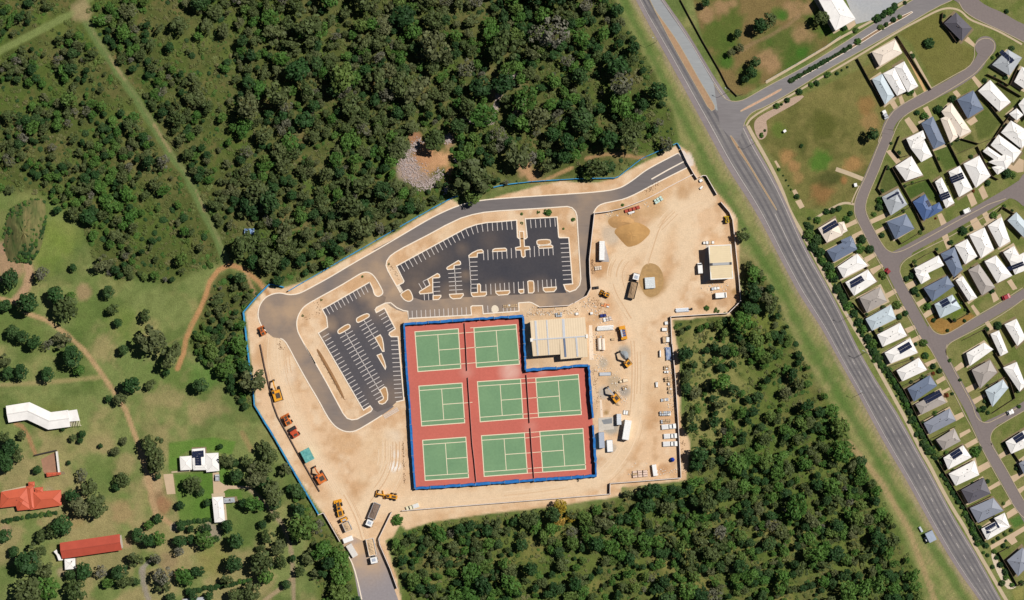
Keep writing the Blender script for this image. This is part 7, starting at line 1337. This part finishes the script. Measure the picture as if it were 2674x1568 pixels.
where = {'O': 'standing in the paddock beside the highway', 'I': 'overhanging the big white hall', 'Q': 'alone on the big lawn, throwing a black shadow', 'A': 'leaning over the loop road kerb', 'B': 'outside the hoarding by the highway verge', 'D': 'just outside the hoarding corner', 'U': 'at the forest edge below the haul road', 'Y': 'on the open park grass', 'V': 'near the bent white hall', 'W': 'round the orange and red roofed buildings', 'X': 'round the white park house and its sheds'}
ntree = 0
for sh in PARK:
    for x, y, rr, k in PARK[sh]:
        r_m = rr / SHEET[sh][2] * S * (1.15 if sh in 'VWXY' else 1.0); ntree += 1
        pos = W2(sh, x, y, r_m * 1.4); pos.z = 0
        put_tree(pos, r_m, k, f'{sz(r_m)} {KW[k]} tree {where[sh]}', 'trees ' + where[sh], ntree * 7 + 1)
# estate shrubs and street trees
EST = {'I': [(600, 725, 38), (685, 710, 26), (490, 805, 36), (435, 825, 30), (320, 890, 38), (205, 970, 36), (105, 1025, 36), (150, 1010, 18), (730, 680, 16), (785, 650, 16), (885, 405, 36), (810, 445, 26), (1570, 415, 65), (870, 295, 32), (1080, 185, 40), (1130, 150, 40), (1190, 115, 40), (1235, 85, 36), (2370, 470, 35), (1455, 1090, 32), (1530, 1130, 46), (1660, 1060, 55), (1800, 960, 50), (1390, 890, 40), (2320, 115, 30), (2110, 780, 30), (2185, 560, 20), (2310, 750, 30), (750, 270, 40), (1340, 30, 24), (1110, 270, 36), (1160, 240, 30), (1230, 195, 34), (1290, 165, 24)],
       'J': [(985, 110, 22), (950, 385, 32), (790, 910, 32), (880, 1150, 36), (1345, 1070, 30), (520, 905, 36), (480, 970, 36), (650, 1200, 60), (740, 1310, 50), (620, 1300, 60), (320, 870, 40), (390, 850, 36), (50, 1150, 60), (150, 1200, 70), (100, 1280, 60), (180, 1350, 60), (200, 1430, 50), (60, 960, 26), (2080, 560, 36), (2150, 930, 42), (1900, 1080, 30), (2290, 450, 60), (2360, 470, 40), (1890, 260, 30), (1800, 1100, 56), (1660, 1230, 36), (870, 760, 50), (850, 830, 45), (250, 880, 40), (150, 980, 40)],
       'K': [(1250, 690, 52), (1290, 745, 26), (1395, 875, 42), (1470, 1030, 32), (1820, 1035, 26), (1625, 1145, 26), (1050, 855, 48), (1150, 950, 36), (1080, 990, 40), (890, 520, 45), (1155, 560, 36), (1215, 520, 40), (1355, 1285, 42), (1265, 1300, 26), (1370, 1430, 42), (720, 1230, 50), (780, 1290, 50), (2200, 1090, 50), (2130, 700, 36), (1830, 910, 22), (1790, 830, 26), (280, 420, 60), (310, 500, 60), (350, 560, 50), (370, 680, 50), (430, 760, 50), (500, 870, 50), (560, 950, 50), (620, 1050, 50), (660, 1130, 50), (790, 1380, 50), (830, 1460, 45)],
       'L': [(1140, 160, 45), (1245, 300, 46), (1335, 360, 44), (1510, 680, 30), (1130, 460, 55), (1020, 580, 60), (1940, 890, 50), (1880, 900, 40), (2000, 940, 40), (2420, 640, 36), (1480, 220, 30), (1620, 490, 30), (1960, 780, 36), (2250, 1370, 36), (2430, 850, 36), (420, 130, 45), (480, 200, 50), (540, 290, 45), (620, 340, 50), (650, 420, 50), (700, 500, 55), (740, 580, 50), (800, 640, 45), (860, 760, 50), (880, 840, 50), (920, 930, 50), (980, 1020, 45), (1010, 1100, 45), (1080, 1180, 40), (1120, 1270, 40), (1160, 1350, 40)],
       'M': [(740, 50, 70), (800, 130, 60), (870, 200, 60), (960, 250, 60), (1070, 400, 50), (1130, 500, 40), (1650, 200, 90), (1720, 150, 60), (1870, 720, 50), (2150, 1110, 40), (2180, 80, 60), (2380, 490, 50), (1060, 620, 45), (1150, 750, 45), (1250, 900, 40), (1350, 1060, 40)],
       'N': [(1600, 240, 60), (1700, 455, 42), (1840, 510, 70), (1800, 635, 36), (1870, 690, 45), (1960, 890, 52), (2130, 1180, 76), (2300, 1210, 46), (1970, 450, 46), (2060, 390, 46), (2180, 310, 46), (2290, 250, 46), (2190, 430, 30), (1990, 620, 50), (2150, 520, 56), (2100, 850, 70), (2180, 980, 70), (2200, 1080, 60), (2030, 730, 50)],
       'Q': [(950, 650, 34), (440, 510, 36), (480, 450, 22), (890, 1300, 46), (660, 950, 28), (715, 1030, 16), (750, 1090, 18), (785, 1160, 16), (815, 1210, 16)]}
ew = {'I': 'near the collector road end of the estate', 'J': 'in the gardens round the street bend', 'K': 'in the gardens and hedge beside the highway row', 'L': 'along the hedge and gardens of the middle estate', 'M': 'behind the lower highway row of houses', 'N': 'round the white-walled garden', 'Q': 'on the big lawn and its gravel beds'}
nsh = 0
for sh in EST:
    for x, y, rr in EST[sh]:
        nsh += 1; r_m = rr / SHEET[sh][2] * S; k = 'dark' if (nsh * 37) % 10 < 7 else 'green'
        if r_m > 1.3 and sh in 'JKLM': r_m *= 1.15
        put_shrub(W2(sh, x, y), r_m, k, f"{'large' if r_m > 1.9 else 'small'} {KW[k]} leafy bush {ew[sh]}", 'bushes ' + ew[sh], nsh)
for sh, x, y, rr in (('L', 1430, 700, 42), ('L', 1250, 400, 30), ('J', 1920, 650, 22), ('J', 1490, 960, 16)):
    nsh += 1; put_shrub(W2(sh, x, y), rr / SHEET[sh][2] * S, 'red', 'rust-red garden bush beside a driveway', 'rust-red garden bushes', nsh)
for sh in GF:
    for q in GF[sh]:
        for (ax, ay), (bx, by) in zip(q, q[1:]):
            if rng.random() < .55:
                t_ = rng.random(); nsh += 1; put_shrub(W2(sh, ax + (bx - ax) * t_, ay + (by - ay) * t_) + Vector((.9, .5, 0)), rng.uniform(.7, 1.5), rng.choice(['dark', 'green', 'dark']), 'bush growing against a garden fence of the estate', 'bushes along the garden fences', nsh)
for i in range(22):
    t_ = i / 21; nsh += 1; put_shrub(W2('I', 240 + 570 * t_, 780 - 325 * t_), rng.uniform(1.0, 1.5), 'dark', 'small dark bush planted in the collector road median', 'bushes in the collector road median', nsh)
for sh, x, y, r_ in (('C', 2120, 20, 60), ('C', 2000, 25, 26), ('C', 1785, 45, 22), ('C', 1785, 165, 24), ('B', 620, 915, 22), ('E', 1180, 660, 18), ('E', 1705, 358, 18), ('E', 940, 860, 20), ('C', 2320, 235, 18), ('C', 75, 690, 16), ('D', 1700, 1010, 40), ('D', 1830, 1045, 40), ('S', 1420, 1020, 80), ('S', 1380, 1050, 50), ('C', 2450, 120, 30)):
    nsh += 1; put_shrub(W2(sh, x, y), r_ / SHEET[sh][2] * S, 'scrub' if (nsh % 2) else 'green', 'scruffy weedy bush growing on the bare site earth', 'weedy bushes on the site', nsh, hf=.8)

# ================================================================== forest: Poisson-spread crowns
def sample(poly, n_try, rfun, hold, X, sp=.8):
    xs = [p[0] for p in poly]; ys = [p[1] for p in poly]; x0, x1, y0, y1 = max(min(xs), -120), min(max(xs), 2790), max(min(ys), -110), min(max(ys), 1680)
    qx = nr.uniform(x0, x1, n_try); qy = nr.uniform(y0, y1, n_try); ok = inside(poly, qx, qy)
    for x, y in zip(qx[ok], qy[ok]):
        if not hold(x, y): continue
        r_ = rfun(x, y); cell = 40; cx, cy = int(x // cell), int(y // cell); good = True
        for i in range(cx - 2, cx + 3):
            for j in range(cy - 2, cy + 3):
                for (a, b, c) in X.get((i, j), ()):
                    if (a - x) ** 2 + (b - y) ** 2 < ((c + r_) * sp) ** 2: good = False; break
                if not good: break
            if not good: break
        if good: X.setdefault((cx, cy), []).append((x, y, r_)); yield (x, y, r_)
clr = [((652, 606), 16), ((660, 598), 12), (U1('T', 1160, 298), 9), (U1('T', 1185, 301), 9), (U1('T', 1210, 300), 9), (U1('T', 1222, 265), 9), (U1('T', 1230, 225), 9), (U1('T', 1245, 195), 9), (U1('T', 1275, 186), 9), (U1('T', 1275, 268), 8), (U1('A', 440, 60), 22), (U1('A', 300, 450), 34), (U1('A', 600, 330), 62), (U1('A', 450, 480), 45), (U1('A', 430, 180), 26), (U1('A', 850, 80), 18), (U1('T', 1300, 425), 30), (U1('T', 1220, 235), 18), (U1('A', 1690, 440), 26)]
trk = [TRACK_N, TRACK_NW, PATH_W, UU('B', [(150, 320), (350, 270), (600, 265), (780, 300), (900, 310)]), UU('A', [(2060, 610), (2200, 540), (2430, 440)])]
def dpl(x, y, pts):
    best = 1e9
    for (ax, ay), (bx, by) in zip(pts, pts[1:]):
        ux, uy = bx - ax, by - ay; t_ = max(0, min(1, ((x - ax) * ux + (y - ay) * uy) / (ux * ux + uy * uy + 1e-9))); best = min(best, math.hypot(x - ax - t_ * ux, y - ay - t_ * uy))
    return best
def gn(a, x, y): return a[min(NY - 1, max(0, int((y - GY0) / GST))), min(NX - 1, max(0, int((x - GX0) / GST)))]
d1, d2 = fbm(130, 71), fbm(70, 72)
def free(x, y, m=10):
    for (cx, cy), r_ in clr:
        if math.hypot(x - cx, y - cy) < r_ + m * .5: return False
    return all(dpl(x, y, t_) > 13 + m for t_ in trk)
def east_light(x, y): return math.hypot((x - 1855) / 95, (y - 1000) / 170) < 1 and gn(d2, x, y) < .58
SITEC = SITE + SITE[:1]
def hold_big(x, y):
    d = gn(d1, x, y)
    if not free(x, y, 12) or dpl(x, y, SITEC) < 17: return False
    if x < 620 and y < 720: return nr.random() < .06 + min(.94, max(0, (d - .47) * 9))
    if east_light(x, y): return nr.random() < .1
    if y > 780: return nr.random() < .28 + min(.72, max(0, (d - .42) * 8))
    return nr.random() < .12 + min(.9, max(0, (d - .42) * 8))
GRID = {}
big = []
for poly, n_ in ((FOREST_N, 15000), (FOREST_S, 11000), (FOREST_W, 1100), (FOREST_E, 500)):
    def rf(x, y):
        if poly is FOREST_S: return nr.uniform(7, 19) if nr.random() < .82 else nr.uniform(18, 32)
        if x < 620: return nr.uniform(7, 15) if nr.random() < .8 else nr.uniform(14, 26)
        return nr.uniform(7, 22) if nr.random() < .74 else nr.uniform(22, 42)
    inset = poly
    big += [(x, y, r_, 'N' if poly is FOREST_N else 'S' if poly is FOREST_S else 'W' if poly is FOREST_W else 'E') for x, y, r_ in sample(inset, n_, rf, hold_big, GRID, .55)]
mid = []
for poly, n_ in ((FOREST_N, 26000), (FOREST_S, 16000), (FOREST_W, 1800), (FOREST_E, 900)):
    mid += list(sample(poly, n_, lambda x, y: nr.uniform(3.0, 7) if nr.random() < .8 else nr.uniform(7, 12), lambda x, y: free(x, y, 2) and dpl(x, y, SITEC) > 5 and nr.random() < .5 + 1.3 * max(0, gn(d2, x, y) - .42), GRID, .62))
# the largest crowns are trees of their own, the rest grow as one mass
big.sort(key=lambda b: -b[2])
inview = [b for b in big if -5 < b[0] < 2680 and -5 < b[1] < 1573]
own = inview[:max(0, 300 - ntree)]; ownset = set(own); rest = [b for b in big if b not in ownset]
def kindat(x, y, i):
    u = nr.random(); d = gn(n1, x, y)
    if y > 830: return 'dark' if u < .34 else 'green' if u < .74 else 'gum' if u < .98 else 'grey'
    if x > 1250 and y < 420: return 'dark' if u < .4 else 'green' if u < .62 else 'gum' if u < .93 else 'grey'
    if d > .56: return 'green' if u < .5 else 'gum' if u < .8 else 'dark'
    return 'gum' if u < .55 else 'dark' if u < .78 else 'green' if u < .93 else 'grey'
fw = {'N': 'in the northern forest', 'S': 'in the southern forest', 'W': 'in the belt beside the western silt fence', 'E': 'in the strip left of the site exit'}
LOOPN = ROADN[8:34]
def near(x, y, f):
    if f == 'N':
        if dpl(x, y, TRACK_N) < 60: return 'beside the straight grassy track through the northern forest'
        if math.hypot(x - 1110, y - 430) < 130: return 'near the rock-strewn clearing in the northern forest'
        if dpl(x, y, LOOPN) < 75: return 'in the northern forest close to the loop road'
        if dpl(x, y, HWL) < 170: return 'on the highway side of the northern forest'
        if x < 640: return 'in the sparse bush above the park'
        return 'deep in the northern forest'
    if f == 'S':
        if dpl(x, y, [(1600, 1290), (1790, 1255), (1800, 1120), (1770, 850), (1920, 810)]) < 70: return 'in the southern forest close to the yard hoarding'
        if dpl(x, y, HWL) < 190: return 'on the highway side of the southern forest'
        if y < 1400 and x < 1640: return 'in the southern forest below the haul road'
    return fw[f]
for i, (x, y, r_, f) in enumerate(own):
    k = kindat(x, y, i); r_m = r_ * S; hf = rng.uniform(.8, 1.15); p = P((x, y), 1.4 * r_m); p.z = 0
    put_tree(p, r_m, k, f'{sz(r_m)} {KW[k]} tree {near(x, y, f)}', 'trees ' + fw[f], 5000 + i, hfac=hf)
def gn_mass(name, label, pts, protos):
    """pts: (x, y, radius m, proto index, z-scale); protos: mesh list"""
    me = bpy.data.meshes.new(name); me.from_pydata([(p[0], p[1], p[5] if len(p) > 5 else 0) for p in pts], [], [])
    at = me.attributes.new('sc', 'FLOAT_VECTOR', 'POINT'); at.data.foreach_set('vector', np.array([(p[2] * nr.uniform(.85, 1.35), p[2] * nr.uniform(.75, 1.1), p[2] * p[4]) for p in pts]).ravel())
    at = me.attributes.new('ro', 'FLOAT_VECTOR', 'POINT'); at.data.foreach_set('vector', np.array([(0, 0, nr.uniform(0, 6.28)) for p in pts]).ravel())
    at = me.attributes.new('pk', 'INT', 'POINT'); at.data.foreach_set('value', [p[3] for p in pts])
    o = link(name, me); tag(o, label, 'vegetation', None, 'stuff')
    t = bpy.data.node_groups.new(name, 'GeometryNodeTree'); t.interface.new_socket('Geometry', in_out='INPUT', socket_type='NodeSocketGeometry'); t.interface.new_socket('Geometry', in_out='OUTPUT', socket_type='NodeSocketGeometry')
    n = t.nodes; gi = n.new('NodeGroupInput'); go = n.new('NodeGroupOutput'); jn = n.new('GeometryNodeJoinGeometry')
    def named(nm, ty):
        a = n.new('GeometryNodeInputNamedAttribute'); a.data_type = ty; a.inputs['Name'].default_value = nm; return a.outputs['Attribute']
    sc, ro, pk = named('sc', 'FLOAT_VECTOR'), named('ro', 'FLOAT_VECTOR'), named('pk', 'INT'); er = n.new('FunctionNodeEulerToRotation'); t.links.new(ro, er.inputs[0])
    for i, pm in enumerate(protos):
        po = bpy.data.objects.new(name + '_form', pm)
        oi = n.new('GeometryNodeObjectInfo'); oi.transform_space = 'ORIGINAL'; oi.inputs['Object'].default_value = po; oi.inputs['As Instance'].default_value = True
        cp = n.new('FunctionNodeCompare'); cp.data_type = 'INT'; cp.operation = 'EQUAL'; t.links.new(pk, cp.inputs['A'] if False else [s for s in cp.inputs if s.name == 'A' and s.type == 'INT'][0]); [s for s in cp.inputs if s.name == 'B' and s.type == 'INT'][0].default_value = i
        ip = n.new('GeometryNodeInstanceOnPoints'); t.links.new(gi.outputs[0], ip.inputs['Points']); t.links.new(cp.outputs[0], ip.inputs['Selection']); t.links.new(oi.outputs['Geometry'], ip.inputs['Instance']); t.links.new(er.outputs[0], ip.inputs['Rotation']); t.links.new(sc, ip.inputs['Scale']); t.links.new(ip.outputs[0], jn.inputs[0])
    t.links.new(jn.outputs[0], go.inputs[0]); md = o.modifiers.new('growth', 'NODES'); md.node_group = t
    return o
protos = CR['gum'] + CR['green'] + CR['dark'] + CR['grey']
off = {'gum': (0, 4), 'green': (4, 3), 'dark': (7, 3), 'grey': (10, 2)}
pts = []
for x, y, r_, f in rest:
    k = kindat(x, y, 0); r_m = r_ * S; p = P((x, y), 1.4 * r_m); pts.append((p.x, p.y, r_m, off[k][0] + int(nr.integers(off[k][1])), nr.uniform(.8, 1.15)))
tp = [(a, b, c, i % 3, e) for i, (a, b, c, d, e) in enumerate(pts)]
if pts:
    gn_mass('forest_crowns', 'the mass of smaller tree crowns of the forests', pts, protos)
    gn_mass('forest_trunks', 'the boles of the smaller forest trees', tp, TRUNKS)
scr = []
for x, y, r_ in mid: p = P((x, y)); u = nr.random(); scr.append((p.x, p.y, r_ * S, int(nr.integers(3)) if u < .78 else 3 if u < .86 else 4, nr.uniform(.3, .75)))
gn_mass('forest_undergrowth', 'low scrub covering the forest floor', scr, [low(m, 'scrub') for m in CR['scrub']] + [SH['dark'][0], SH['green'][0]])
hp = []
for sh, q, w, n_ in (('.', UU('J', [(40, 1010), (60, 1180), (200, 1440)]) + UU('K', [(290, 480), (450, 770), (640, 1100), (800, 1400)]) + UU('L', [(480, 190), (640, 400), (800, 660), (920, 930), (1060, 1180), (1160, 1340)]) + UU('M', [(880, 210), (1000, 330)]), 5, 260), ('.', UU('M', [(1000, 380), (1250, 880), (1480, 1270), (1600, 1478)]) + UU('N', [(1640, 300), (1760, 500)]), 3, 90), ('I', [(1050, 195), (1150, 130), (1245, 70)], 4, 46), ('W', [(40, 650), (200, 620), (400, 585), (590, 560)], 2, 60), ('X', [(500, 1400), (760, 1350), (1040, 1300)], 3, 70), ('X', [(440, 800), (560, 780), (680, 770)], 2, 40)):
    q = UU(sh, q)
    for _ in range(n_):
        i = int(nr.integers(len(q) - 1)); t_ = nr.random(); p = P((q[i][0] + (q[i + 1][0] - q[i][0]) * t_ + nr.normal(0, w), q[i][1] + (q[i + 1][1] - q[i][1]) * t_ + nr.normal(0, w * .6))); hp.append((p.x, p.y, nr.uniform(.6, 1.5), int(nr.choice([0, 1, 1, 0, 2])), nr.uniform(.7, 1.1)))
gn_mass('hedge_foliage', 'dense dark hedge growth behind the highway row of houses', hp, [SH['dark'][0], SH['dark'][1], SH['green'][0]])
mp = []
q = UU('Y', [(150, 125), (310, 95), (330, 180), (325, 330), (290, 480), (220, 575), (130, 560), (50, 560), (20, 400), (50, 200)]); mc = (sum(p[0] for p in q) / 10, sum(p[1] for p in q) / 10)
for _ in range(420):
    x, y = mc[0] + nr.uniform(-60, 60), mc[1] + nr.uniform(-90, 90)
    if not inside(q, np.array([x]), np.array([y]))[0] or (math.sin(x * .42 + .05 * y) > .45 and nr.random() < .8): continue
    f = min(1, math.hypot((x - mc[0]) / 58, (y - mc[1]) / 88)); p = P((x, y)); mp.append((p.x, p.y, nr.uniform(.5, 1.1), int(nr.integers(3)), .5, 5 * (1 - f ** 1.5) * .85))
gn_mass('mound_scrub', 'low weeds covering the earth mound', mp, [SH['dark'][0], SH['dark'][1], SH['green'][0]])
print('trees', ntree, 'own forest', len(own), 'rest', len(rest), 'scrub', len(scr), 'shrubs', nsh)
